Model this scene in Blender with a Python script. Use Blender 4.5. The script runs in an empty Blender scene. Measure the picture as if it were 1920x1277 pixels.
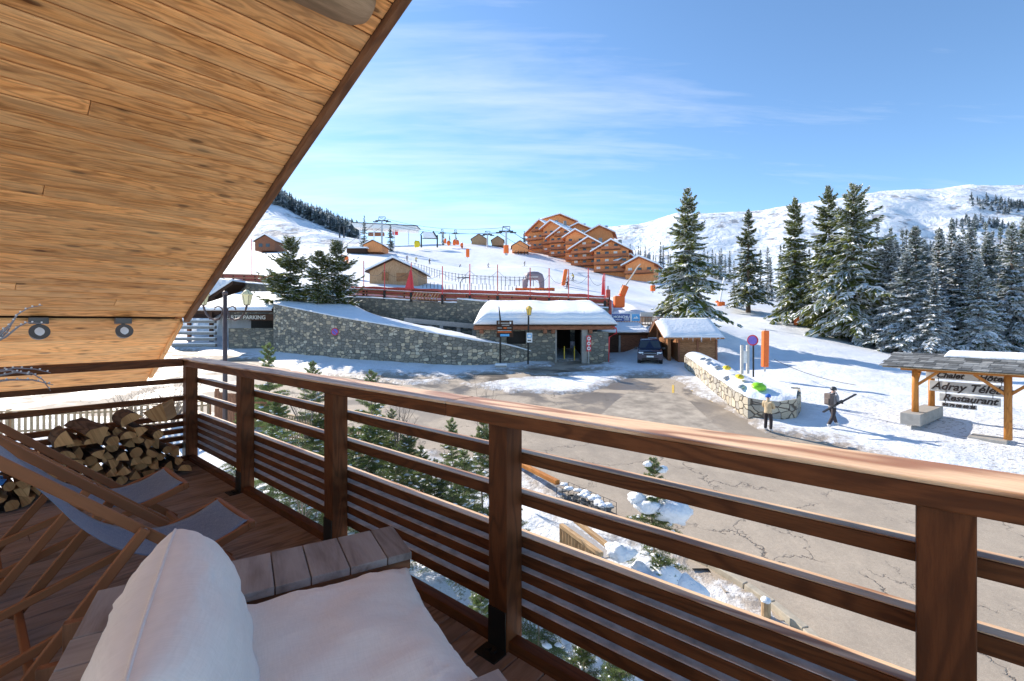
import bpy, math, random
import numpy as np
from mathutils import Vector, Matrix, noise
random.seed(7); RNG = np.random.default_rng(7)
PI = math.pi
scene = bpy.context.scene
COL = scene.collection
CAMZ = 1.43; F = 870.0; CX = 960.0; HY = 606.0
def at(px, py, Y): return Vector(((px-CX)/F*Y, Y, CAMZ-(py-HY)/F*Y))
def plane_z(Y): return -3.2 + .09*(Y-20)
def G(px, py):
    Y = 5594.0/((py-HY)+78.3)
    return Vector(((px-CX)/F*Y, Y, plane_z(Y)))
# balcony frame: n points outwards over the front rail, d runs along it to the left
NV = Vector((.6430,.7659,0)); DV = Vector((-.7659,.6430,0)); UP = Vector((0,0,1))
def nd(n, s, z): return NV*n + DV*s + UP*z

# ------------------------------------------------------------------ materials
def newmat(name):
    m = bpy.data.materials.new(name); m.use_nodes = True
    nt = m.node_tree; b = nt.nodes['Principled BSDF']
    return m, nt, b
def nd_(nt, t, **kw):
    n = nt.nodes.new(t)
    for k, v in kw.items():
        if k in n.inputs: n.inputs[k].default_value = v
        else: setattr(n, k, v)
    return n
def ramp(nt, fac, stops, interp='LINEAR'):
    r = nt.nodes.new('ShaderNodeValToRGB'); r.color_ramp.interpolation = interp
    e = r.color_ramp.elements
    while len(e) < len(stops): e.new(.5)
    for i, (p, c) in enumerate(stops):
        e[i].position = p; e[i].color = (c[0], c[1], c[2], 1) if hasattr(c, '__len__') else (c, c, c, 1)
    nt.links.new(fac, r.inputs[0]); return r
def mixc(nt, fac, a, b, mode='MIX'):
    m = nt.nodes.new('ShaderNodeMix'); m.data_type = 'RGBA'; m.blend_type = mode
    for s, v in ((m.inputs[0], fac), (m.inputs[6], a), (m.inputs[7], b)):
        if isinstance(v, bpy.types.NodeSocket): nt.links.new(v, s)
        elif hasattr(v, '__len__'): s.default_value = (v[0], v[1], v[2], 1)
        else: s.default_value = v
    return m.outputs[2]
def math_(nt, op, a, b=None, clamp=False):
    m = nt.nodes.new('ShaderNodeMath'); m.operation = op; m.use_clamp = clamp
    for s, v in ((m.inputs[0], a), (m.inputs[1], b)):
        if v is None: continue
        if isinstance(v, bpy.types.NodeSocket): nt.links.new(v, s)
        else: s.default_value = v
    return m.outputs[0]
def mapping(nt, vec, scale=(1,1,1), loc=(0,0,0), rot=(0,0,0)):
    m = nt.nodes.new('ShaderNodeMapping')
    m.inputs['Scale'].default_value = scale; m.inputs['Location'].default_value = loc; m.inputs['Rotation'].default_value = rot
    nt.links.new(vec, m.inputs[0]); return m.outputs[0]
def noise_(nt, vec, scale=1, detail=3, rough=.5, dist=0):
    n = nt.nodes.new('ShaderNodeTexNoise')
    n.inputs['Scale'].default_value = scale; n.inputs['Detail'].default_value = detail
    n.inputs['Roughness'].default_value = rough; n.inputs['Distortion'].default_value = dist
    if vec is not None: nt.links.new(vec, n.inputs['Vector'])
    return n.outputs[0]
def bump_(nt, b, h, strength=.3, dist=.01):
    u = nt.nodes.new('ShaderNodeBump'); u.inputs['Strength'].default_value = strength; u.inputs['Distance'].default_value = dist
    nt.links.new(h, u.inputs['Height']); nt.links.new(u.outputs[0], b.inputs['Normal'])
def attr(nt, name):
    a = nt.nodes.new('ShaderNodeAttribute'); a.attribute_name = name; return a
def objco(nt): return nt.nodes.new('ShaderNodeTexCoord').outputs['Object']
def geopos(nt): return nt.nodes.new('ShaderNodeNewGeometry').outputs['Position']

def wood(name, c1, c2, c3, ring=55, rough=.6, knots=.5, vary=.25, bump=.35, acr=6.0, spec=.12, lines=.6, wear=None, gray=.0):
    m, nt, b = newmat(name)
    a = attr(nt, 'lc').outputs['Vector']; r = attr(nt, 'rnd').outputs['Fac']
    off = nt.nodes.new('ShaderNodeCombineXYZ')
    nt.links.new(math_(nt,'MULTIPLY', r, 37.0), off.inputs[0]); nt.links.new(math_(nt,'MULTIPLY', r, 61.0), off.inputs[1])
    nt.links.new(math_(nt,'MULTIPLY', r, 17.0), off.inputs[2])
    add = nt.nodes.new('ShaderNodeVectorMath'); add.operation = 'ADD'
    nt.links.new(a, add.inputs[0]); nt.links.new(off.outputs[0], add.inputs[1]); v = add.outputs[0]
    low = noise_(nt, mapping(nt, v, (acr*.16, acr, acr)), 1, 2, .45, .35)
    rg = math_(nt, 'SINE', math_(nt, 'MULTIPLY', low, ring*2.2))
    rg = math_(nt, 'MULTIPLY_ADD', rg, .5); rg.node.inputs[2].default_value = .5
    rgr = ramp(nt, rg, [(0, 0), (.55, .25), (1, 1)]).outputs[0]
    fib = noise_(nt, mapping(nt, v, (12, 130, 130)), 1, 4, .7)
    blot = noise_(nt, mapping(nt, v, (.9, 3, 3)), 1, 3, .5)
    col = mixc(nt, ramp(nt, blot, [(.3, 0), (.7, 1)]).outputs[0], c1, c2)
    lf = math_(nt, 'MULTIPLY', rgr, lines)
    col = mixc(nt, lf, col, c3)
    col = mixc(nt, math_(nt, 'MULTIPLY', ramp(nt, fib, [(.42, 0), (.75, 1)]).outputs[0], .45), col, c3)
    h = math_(nt, 'ADD', math_(nt, 'MULTIPLY', rgr, -.5), math_(nt, 'MULTIPLY', fib, .8))
    if knots:
        vo = nt.nodes.new('ShaderNodeTexVoronoi'); vo.inputs['Scale'].default_value = 1
        nt.links.new(mapping(nt, v, (2.6, 8.0, 0)), vo.inputs['Vector'])
        kn = ramp(nt, vo.outputs['Distance'], [(0, 1), (.09, .95), (.14, .35), (.24, 0)]).outputs[0]
        col = mixc(nt, math_(nt, 'MULTIPLY', kn, knots), col, (c3[0]*.35, c3[1]*.3, c3[2]*.28))
    vr = math_(nt, 'MULTIPLY_ADD', r, vary*2); vr.node.inputs[2].default_value = 1-vary
    cc = nt.nodes.new('ShaderNodeCombineColor')
    for i in range(3): nt.links.new(vr, cc.inputs[i])
    col = mixc(nt, 1.0, col, cc.outputs[0], 'MULTIPLY')
    if gray:
        g = noise_(nt, mapping(nt, v, (1.5, 7, 7)), 1, 4, .6)
        col = mixc(nt, math_(nt, 'MULTIPLY', ramp(nt, g, [(.4, 0), (.62, 1)]).outputs[0], gray), col, wear)
    nt.links.new(col, b.inputs['Base Color'])
    b.inputs['Roughness'].default_value = rough; b.inputs['Specular IOR Level'].default_value = spec
    bump_(nt, b, h, bump, .003)
    return m
def plain(name, c, rough=.6, metal=0, spec=.4, nz=.12, sc=8, bump=0, emit=None):
    m, nt, b = newmat(name)
    n = noise_(nt, objco(nt), sc, 4, .6)
    col = mixc(nt, ramp(nt, n, [(.3, 0), (.7, 1)]).outputs[0], tuple(x*(1-nz) for x in c), tuple(min(1, x*(1+nz)) for x in c))
    nt.links.new(col, b.inputs['Base Color'])
    b.inputs['Roughness'].default_value = rough; b.inputs['Metallic'].default_value = metal; b.inputs['Specular IOR Level'].default_value = spec
    if bump: bump_(nt, b, n, bump, .01)
    if emit: b.inputs['Emission Color'].default_value = (*emit[0], 1); b.inputs['Emission Strength'].default_value = emit[1]
    return m
def stone(name, cols, mortar, sc=3.6, sx=.62, light=.25, mw=.05, bump=.8):
    m, nt, b = newmat(name)
    v = mapping(nt, attr(nt, 'lc').outputs['Vector'], (sx, 1, 1))
    wob = nt.nodes.new('ShaderNodeTexNoise'); wob.inputs['Scale'].default_value = 2.2; nt.links.new(v, wob.inputs['Vector'])
    vv = nt.nodes.new('ShaderNodeVectorMath'); vv.operation = 'MULTIPLY_ADD'
    nt.links.new(wob.outputs[1], vv.inputs[0]); vv.inputs[1].default_value = (.12,.12,.12); nt.links.new(v, vv.inputs[2])
    vo = nt.nodes.new('ShaderNodeTexVoronoi'); ed = nt.nodes.new('ShaderNodeTexVoronoi'); ed.feature = 'F2'
    for n in (vo, ed):
        n.distance = 'MINKOWSKI'; n.inputs['Exponent'].default_value = 3.5; n.inputs['Scale'].default_value = sc; n.inputs['Randomness'].default_value = .8
        nt.links.new(vv.outputs[0], n.inputs['Vector'])
    edd = math_(nt, 'SUBTRACT', ed.outputs['Distance'], vo.outputs['Distance'])
    sp = nt.nodes.new('ShaderNodeSeparateColor'); nt.links.new(vo.outputs['Color'], sp.inputs[0])
    st = [(i/len(cols), c) for i, c in enumerate(cols)]
    col = ramp(nt, sp.outputs[0], st, 'CONSTANT').outputs[0]
    fn = noise_(nt, v, 22, 5, .65)
    col = mixc(nt, .55, col, ramp(nt, fn, [(.25, .35), (.75, 1.0)]).outputs[0], 'MULTIPLY')
    e = ramp(nt, edd, [(0, 0), (mw*1.2, .1), (mw*3, 1)]).outputs[0]
    col = mixc(nt, e, mortar, col)
    nt.links.new(col, b.inputs['Base Color']); b.inputs['Roughness'].default_value = .85; b.inputs['Specular IOR Level'].default_value = .2
    h = math_(nt, 'ADD', e, math_(nt, 'MULTIPLY', fn, .5)); h2 = math_(nt, 'ADD', h, math_(nt, 'MULTIPLY', sp.outputs[1], .5))
    bump_(nt, b, h2, bump, .04)
    return m
def snowmat(name, tint=(.86,.885,.92), dirt=False, bs=.5, bd=.12, near=1.0):
    m, nt, b = newmat(name)
    p = geopos(nt)
    n1 = noise_(nt, p, .55, 5, .6); n2 = noise_(nt, p, 5*near, 5, .65); n3 = noise_(nt, p, 26*near, 3, .6)
    col = mixc(nt, n2, tuple(x*.95 for x in tint), tint)
    col = mixc(nt, ramp(nt, noise_(nt, mapping(nt, p, (1, .35, 1), rot=(0,0,.5)), .16, 6, .7), [(.35, .86), (.6, 1)]).outputs[0], (0,0,0), col) if dirt else col
    if dirt:
        a = attr(nt, 'dirt').outputs['Fac']
        dn = noise_(nt, p, 2.3, 6, .72)
        f = ramp(nt, math_(nt, 'ADD', math_(nt, 'MULTIPLY', dn, .9), math_(nt, 'MULTIPLY', a, .42)), [(.66, 0), (.86, 1)]).outputs[0]
        f = math_(nt, 'MULTIPLY', f, math_(nt, 'MULTIPLY', a, 1.0, True))
        col = mixc(nt, f, col, (.30,.25,.20))
        sp_ = noise_(nt, mapping(nt, p, (1.2, 2.0, 1)), 4.5, 5, .7)
        bb = attr(nt, 'bare').outputs['Fac']
        bf = math_(nt, 'MULTIPLY', ramp(nt, sp_, [(.545, 0), (.62, 1)]).outputs[0], bb)
        col = mixc(nt, bf, col, (.16,.135,.10))
    nt.links.new(col, b.inputs['Base Color'])
    b.inputs['Roughness'].default_value = .55; b.inputs['Specular IOR Level'].default_value = .25
    h = math_(nt, 'ADD', math_(nt, 'MULTIPLY', n1, 2.0), math_(nt, 'ADD', n2, math_(nt, 'MULTIPLY', n3, .3)))
    bump_(nt, b, h, bs, bd)
    return m
def leafmat(name, ca, cb, cc=None, rough=.6):
    m, nt, b = newmat(name)
    r = attr(nt, 'rnd').outputs['Fac']
    st = [(0, ca), (1, cb)] if cc is None else [(0, ca), (.6, cb), (1, cc)]
    col = ramp(nt, r, st).outputs[0]
    oi = nt.nodes.new('ShaderNodeObjectInfo')
    v = math_(nt, 'MULTIPLY_ADD', oi.outputs['Random'], .5); v.node.inputs[2].default_value = .75
    c3 = nt.nodes.new('ShaderNodeCombineColor')
    for i in range(3): nt.links.new(v, c3.inputs[i])
    col = mixc(nt, 1.0, col, c3.outputs[0], 'MULTIPLY')
    nt.links.new(col, b.inputs['Base Color']); b.inputs['Roughness'].default_value = rough; b.inputs['Specular IOR Level'].default_value = .25
    # needles let some light through
    tr = nt.nodes.new('ShaderNodeBsdfTranslucent'); nt.links.new(col, tr.inputs[0])
    mx = nt.nodes.new('ShaderNodeMixShader'); mx.inputs[0].default_value = .4
    nt.links.new(b.outputs[0], mx.inputs[1]); nt.links.new(tr.outputs[0], mx.inputs[2])
    nt.links.new(mx.outputs[0], nt.nodes['Material Output'].inputs[0])
    return m

M = {}
M['soffit'] = wood('soffit_wood', (.93,.46,.165), (.82,.37,.12), (.26,.09,.027), ring=22, rough=.6, knots=.95, vary=.22, bump=.5, acr=10, lines=.52, wear=(.82,.54,.27), gray=.35)
M['beam'] = wood('beam_wood', (.34,.23,.14), (.26,.17,.10), (.14,.09,.05), ring=16, knots=.7, vary=.1)
M['verge'] = wood('verge_wood', (.20,.095,.045), (.15,.07,.034), (.07,.032,.018), ring=20, knots=.2, vary=.1)
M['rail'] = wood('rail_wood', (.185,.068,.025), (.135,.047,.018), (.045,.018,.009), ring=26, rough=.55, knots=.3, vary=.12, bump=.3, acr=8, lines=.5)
M['sunlit_railtop'] = wood('sunlit_rail_top_wood', (.82,.60,.39), (.72,.49,.30), (.30,.13,.055), ring=12, rough=.42, knots=.3, vary=.05, bump=.3, acr=6.0, lines=.95, spec=.35)  # pale golden tone stands for sun on the weathered rail top
M['deck'] = wood('deck_wood', (.34,.26,.215), (.27,.20,.165), (.12,.085,.068), ring=20, rough=.6, knots=.3, vary=.22, bump=.6, acr=7, lines=.6, wear=(.34,.28,.26), gray=.5)
M['armtop'] = wood('weathered_plank_wood', (.33,.295,.275), (.26,.23,.21), (.14,.11,.095), ring=22, rough=.65, knots=.25, vary=.18, bump=.4, acr=7, lines=.45, wear=(.42,.40,.385), gray=.6)
M['arm'] = wood('armchair_frame_wood', (.30,.145,.075), (.22,.10,.05), (.10,.045,.025), ring=22, knots=.3, vary=.12)
M['chair'] = wood('deckchair_wood', (.33,.135,.06), (.26,.10,.042), (.24,.10,.045), ring=20, rough=.5, knots=.1, vary=.15, bump=.15, lines=.35)
M['logend'] = wood('split_log_wood', (.62,.35,.15), (.46,.245,.10), (.24,.11,.04), ring=14, knots=.1, vary=.3, lines=.5)
M['bark'] = wood('log_bark', (.16,.10,.07), (.10,.065,.045), (.04,.028,.02), ring=30, rough=.9, knots=.2, vary=.3, bump=1, lines=.7)
M['pine'] = wood('fence_wood', (.56,.40,.235), (.46,.315,.18), (.27,.17,.09), ring=18, knots=.3, vary=.2)
M['redfence'] = wood('red_board_wood', (.42,.19,.10), (.34,.15,.075), (.17,.075,.04), ring=18, knots=.2, vary=.2)
M['orangelog'] = wood('varnished_log', (.55,.235,.06), (.46,.185,.045), (.22,.08,.025), ring=18, rough=.4, knots=.4, vary=.15, lines=.4)
M['shed'] = wood('shed_wood', (.42,.21,.10), (.33,.155,.07), (.15,.065,.03), ring=18, knots=.4, vary=.2)
M['hutwood'] = wood('hut_wood', (.52,.33,.19), (.44,.265,.145), (.25,.14,.07), ring=18, knots=.2, vary=.15)
M['chaletwood'] = wood('chalet_wood', (.88,.36,.14), (.76,.285,.105), (.40,.14,.05), ring=12, knots=0, vary=.2, lines=.3)
M['darkwood'] = wood('dark_wood', (.10,.052,.032), (.075,.038,.025), (.03,.017,.012), ring=18, knots=0, vary=.2)
M['brownbeam'] = wood('brown_beam', (.36,.155,.085), (.28,.115,.062), (.12,.05,.03), ring=18, knots=0, vary=.2)
M['stone'] = stone('stone_wall', [(.27,.25,.205),(.33,.30,.24),(.22,.21,.18),(.42,.37,.29),(.29,.27,.22),(.72,.59,.41),(.25,.235,.20),(.60,.49,.34),(.36,.325,.265),(.70,.62,.47)], (.13,.12,.10), sc=4.3, sx=.6, mw=.04)
M['stone2'] = stone('stone_wall_dark', [(.22,.215,.185),(.27,.26,.21),(.18,.18,.155),(.36,.32,.25),(.23,.225,.19),(.50,.43,.31),(.20,.195,.17)], (.14,.13,.11), sc=4.4, sx=.55)
M['limestone'] = stone('pale_stone_wall', [(.60,.53,.41),(.50,.46,.38),(.66,.58,.44),(.43,.40,.35),(.56,.48,.36)], (.12,.10,.08), sc=2.7, sx=.72, mw=.03)
M['snow'] = snowmat('snow')
M['ground'] = snowmat('snow_ground', dirt=True, bs=.6, bd=.10)
M['farsnow'] = snowmat('far_snow', bs=.25, bd=.3, near=.2)
M['metal'] = plain('dark_metal', (.06,.06,.062), .45, .6)
M['black'] = plain('black_metal', (.018,.017,.016), .5, .3)
M['lampmetal'] = plain('lamp_metal', (.12,.085,.08), .5, .4)
M['steel'] = plain('steel', (.45,.46,.47), .4, .6)
M['greymetal'] = plain('grey_metal', (.10,.10,.10), .55, .2)
M['glass'] = plain('reflector_glass', (.70,.72,.74), .3, 0, .6)
M['window'] = plain('window_glass', (.035,.045,.055), .12, 0, .8)
M['greenglass'] = plain('green_glass', (.012,.05,.045), .2, 0, .7)
M['lampglass'] = plain('lantern_glass', (.78,.68,.38), .3, 0, .5)
M['concrete'] = plain('concrete', (.33,.315,.29), .85, 0, .2, .15, 5, .4)
M['slate'] = stone('slate_roof', [(.13,.14,.14),(.19,.20,.195),(.10,.11,.115),(.25,.245,.22),(.16,.17,.17)], (.025,.025,.027), sc=3.0, sx=.55, mw=.03, bump=1)
M['cushion'] = None
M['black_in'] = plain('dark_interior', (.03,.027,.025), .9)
M['white'] = plain('white_paint', (.78,.78,.76), .5)
M['ink'] = plain('sign_ink', (.03,.02,.018), .6)
M['signwood'] = plain('sign_board', (.52,.50,.47), .7, nz=.1)
M['purple'] = plain('sign_blue', (.16,.12,.50), .4)
M['red'] = plain('sign_red', (.62,.04,.05), .45)
M['orange'] = plain('orange_padding', (.80,.15,.02), .55, nz=.08)
M['rednet'] = plain('red_netting', (.45,.085,.06), .7, nz=.25)
M['yellow'] = plain('yellow_plastic', (.78,.58,.02), .4)
M['green'] = plain('green_plastic', (.30,.72,.03), .4)
M['bluebanner'] = plain('blue_banner', (.04,.08,.28), .5)
M['bluelight'] = plain('light_blue_banner', (.10,.38,.68), .5)
M['archgrey'] = plain('arch_fabric', (.25,.20,.22), .6)
M['carpaint'] = plain('car_paint', (.012,.018,.05), .25, .2, .6)
M['tyre'] = plain('tyre_rubber', (.02,.02,.02), .8)
M['headlight'] = plain('headlight_glass', (.75,.78,.8), .15, 0, .8)
M['carrubber'] = plain('mirror_plastic', (.02,.02,.022), .5)
M['ice'] = plain('icicle', (.8,.85,.9), .2)
M['trunk'] = wood('tree_bark', (.20,.15,.11), (.14,.10,.075), (.06,.045,.035), ring=20, rough=.9, knots=0, vary=.2, bump=.8)
M['needle'] = leafmat('conifer_needles', (.09,.125,.04), (.22,.245,.07), (.36,.35,.10))
M['needledark'] = leafmat('dark_conifer_needles', (.05,.08,.05), (.10,.14,.065), (.17,.20,.07))
M['needlenear'] = leafmat('young_spruce_needles', (.06,.10,.035), (.14,.20,.06), (.30,.34,.12))
M['fartree'] = leafmat('hazy_far_tree_needles', (.07,.10,.11), (.12,.15,.16), (.50,.55,.60))  # bluish tone puts distance haze into the needle colour; palest end is snow
M['twig'] = plain('bare_twig', (.24,.19,.15), .8)
M['skin'] = plain('skin', (.55,.33,.24), .6, nz=.05)
M['tan'] = plain('tan_jacket', (.55,.42,.26), .8)
M['greyjacket'] = plain('grey_jacket', (.30,.29,.30), .8)
M['trousers'] = plain('dark_trousers', (.04,.032,.035), .8)
M['bluehat'] = plain('blue_knit', (.05,.16,.60), .8)
M['bluejacket'] = plain('blue_jacket', (.04,.07,.16), .8)
M['yellowjacket'] = plain('yellow_jacket', (.60,.42,.06), .8)
M['helmet'] = plain('helmet_shell', (.05,.055,.06), .35)
M['boot'] = plain('ski_boot', (.55,.55,.56), .4)
M['pack'] = plain('backpack_cloth', (.14,.11,.10), .8)
M['rock'] = plain('grey_rock', (.22,.22,.22), .8, nz=.3, sc=4, bump=.6)
M['plant_ground'] = plain('earth', (.16,.12,.085), .9, nz=.3)
M['bluebag'] = plain('blue_plastic_bag', (.05,.22,.55), .35)
M['yellowpaint'] = plain('yellow_line_paint', (.62,.42,.08), .7, nz=.3, sc=20)

def fabric(name, ca, cb, sc=900, bs=.15, wrinkle=0, stripes=None):
    m, nt, b = newmat(name)
    o = attr(nt, 'lc').outputs['Vector']
    n = noise_(nt, mapping(nt, o, (sc*.3, sc*.04, sc*.3)), 1, 2, .5)
    n2 = noise_(nt, mapping(nt, o, (sc*.03, sc*.3, sc*.3)), 1, 2, .5)
    nb = noise_(nt, o, 2.5, 4, .55)
    f = math_(nt, 'MULTIPLY', math_(nt, 'ADD', n, n2), .5)
    col = mixc(nt, ramp(nt, f, [(.35, 0), (.65, 1)]).outputs[0], ca, cb)
    col = mixc(nt, .35, col, ramp(nt, nb, [(.3, .7), (.7, 1.0)]).outputs[0], 'MULTIPLY')
    nt.links.new(col, b.inputs['Base Color']); b.inputs['Roughness'].default_value = .9; b.inputs['Specular IOR Level'].default_value = .15
    b.inputs['Sheen Weight'].default_value = .2
    h = math_(nt, 'MULTIPLY', f, .15)
    if wrinkle:
        w = noise_(nt, mapping(nt, o, (3.0, 9, 5)), 1, 4, .55, .6)
        h = math_(nt, 'ADD', h, math_(nt, 'MULTIPLY', w, wrinkle))
    bump_(nt, b, h, bs, .02)
    return m
M['sling'] = fabric('blue_canvas', (.12,.17,.26), (.25,.31,.40), 900, .15)
M['cushion'] = fabric('cream_cotton', (.84,.80,.73), (.92,.88,.81), 700, .30, .9)

def asphalt():
    m, nt, b = newmat('asphalt'); p = geopos(nt)
    fine = noise_(nt, p, 70, 4, .7); med = noise_(nt, p, 6, 4, .6); lo = noise_(nt, p, .35, 5, .6, .4)
    col = mixc(nt, ramp(nt, fine, [(.3, 0), (.7, 1)]).outputs[0], (.38,.315,.24), (.62,.52,.41))
    col = mixc(nt, .5, col, ramp(nt, noise_(nt, p, 14, 5, .75), [(.3, .62), (.7, 1.0)]).outputs[0], 'MULTIPLY')
    col = mixc(nt, .6, col, ramp(nt, noise_(nt, p, 1.1, 5, .7), [(.3, .72), (.7, 1.0)]).outputs[0], 'MULTIPLY')
    wet = ramp(nt, lo, [(.44, 0), (.54, 1)]).outputs[0]
    far = nt.nodes.new('ShaderNodeSeparateXYZ'); nt.links.new(p, far.inputs[0])
    fm = ramp(nt, math_(nt, 'DIVIDE', math_(nt, 'SUBTRACT', far.outputs[1], 14.0), 22.0), [(0, .12), (.25, .3), (.6, 1)]).outputs[0]
    wf = math_(nt, 'MULTIPLY', wet, fm)
    streak = noise_(nt, mapping(nt, p, (1.3, .5, 1), rot=(0,0,.6)), 1.6, 5, .7)
    col = mixc(nt, math_(nt, 'MULTIPLY', ramp(nt, streak, [(.45, 0), (.75, 1)]).outputs[0], .35), col, (.25,.215,.18))
    col = mixc(nt, math_(nt, 'MULTIPLY', wf, .9), col, (.13,.11,.09))
    wv = nt.nodes.new('ShaderNodeTexNoise'); wv.inputs['Scale'].default_value = .9; wv.inputs['Detail'].default_value = 6; wv.inputs['Roughness'].default_value = .65; nt.links.new(p, wv.inputs['Vector'])
    dv = nt.nodes.new('ShaderNodeVectorMath'); dv.operation = 'MULTIPLY_ADD'; nt.links.new(wv.outputs[1], dv.inputs[0]); dv.inputs[1].default_value = (2.2,2.2,0); nt.links.new(p, dv.inputs[2])
    flat = mapping(nt, dv.outputs[0], (1, 1, 0))
    vo = nt.nodes.new('ShaderNodeTexVoronoi'); vo.feature = 'DISTANCE_TO_EDGE'; vo.inputs['Scale'].default_value = .27; nt.links.new(flat, vo.inputs['Vector'])
    msk = ramp(nt, noise_(nt, p, .45, 3, .5), [(.38, 0), (.46, 1)]).outputs[0]
    cr = math_(nt, 'MULTIPLY', ramp(nt, vo.outputs['Distance'], [(0, 1), (.0018, .9), (.005, 0)]).outputs[0], msk)
    vo2 = nt.nodes.new('ShaderNodeTexVoronoi'); vo2.feature = 'DISTANCE_TO_EDGE'; vo2.inputs['Scale'].default_value = 1.1; nt.links.new(flat, vo2.inputs['Vector'])
    msk2 = ramp(nt, noise_(nt, p, .6, 3, .5), [(.62, 0), (.68, 1)]).outputs[0]
    cr2 = math_(nt, 'MULTIPLY', ramp(nt, vo2.outputs['Distance'], [(0, 1), (.004, .6), (.010, 0)]).outputs[0], msk2)
    c = math_(nt, 'MAXIMUM', cr, cr2)
    col = mixc(nt, c, col, (.11,.09,.075))
    nt.links.new(col, b.inputs['Base Color'])
    b.inputs['Specular IOR Level'].default_value = .3
    nt.links.new(ramp(nt, wf, [(0, .85), (1, .35)]).outputs[0], b.inputs['Roughness'])
    h = math_(nt, 'SUBTRACT', math_(nt, 'ADD', math_(nt, 'MULTIPLY', fine, .5), med), math_(nt, 'MULTIPLY', c, 3.0))
    bump_(nt, b, h, .5, .012)
    return m
M['asphalt'] = asphalt()

def mountainmat(k=1.0, nm='mountain_snow_and_rock'):
    m, nt, b = newmat(nm); p = geopos(nt)
    geo = nt.nodes.new('ShaderNodeNewGeometry'); sx = nt.nodes.new('ShaderNodeSeparateXYZ'); nt.links.new(geo.outputs['Normal'], sx.inputs[0])
    n = noise_(nt, mapping(nt, p, (1, 1, 2.2)), .012*k, 8, .68, .6)
    n2 = noise_(nt, p, .05*k, 5, .6)
    rock = ramp(nt, n, [(.54, 0), (.60, 1)]).outputs[0]
    rock = math_(nt, 'MULTIPLY', rock, ramp(nt, n2, [(.45, 0), (.56, 1)]).outputs[0])
    col = mixc(nt, math_(nt, 'MULTIPLY', rock, .8), (.84,.87,.91), (.27,.26,.27))
    nt.links.new(col, b.inputs['Base Color']); b.inputs['Roughness'].default_value = .7; b.inputs['Specular IOR Level'].default_value = .1
    h = math_(nt, 'ADD', math_(nt, 'MULTIPLY', noise_(nt, p, .02*k, 8, .6, .5), 22/k), math_(nt,'MULTIPLY', rock, -2))
    bump_(nt, b, h, .8, 1.0)
    return m
M['mountain'] = mountainmat(); M['hillmat'] = mountainmat(2.6, 'hillside_snow_and_scrub')

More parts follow.
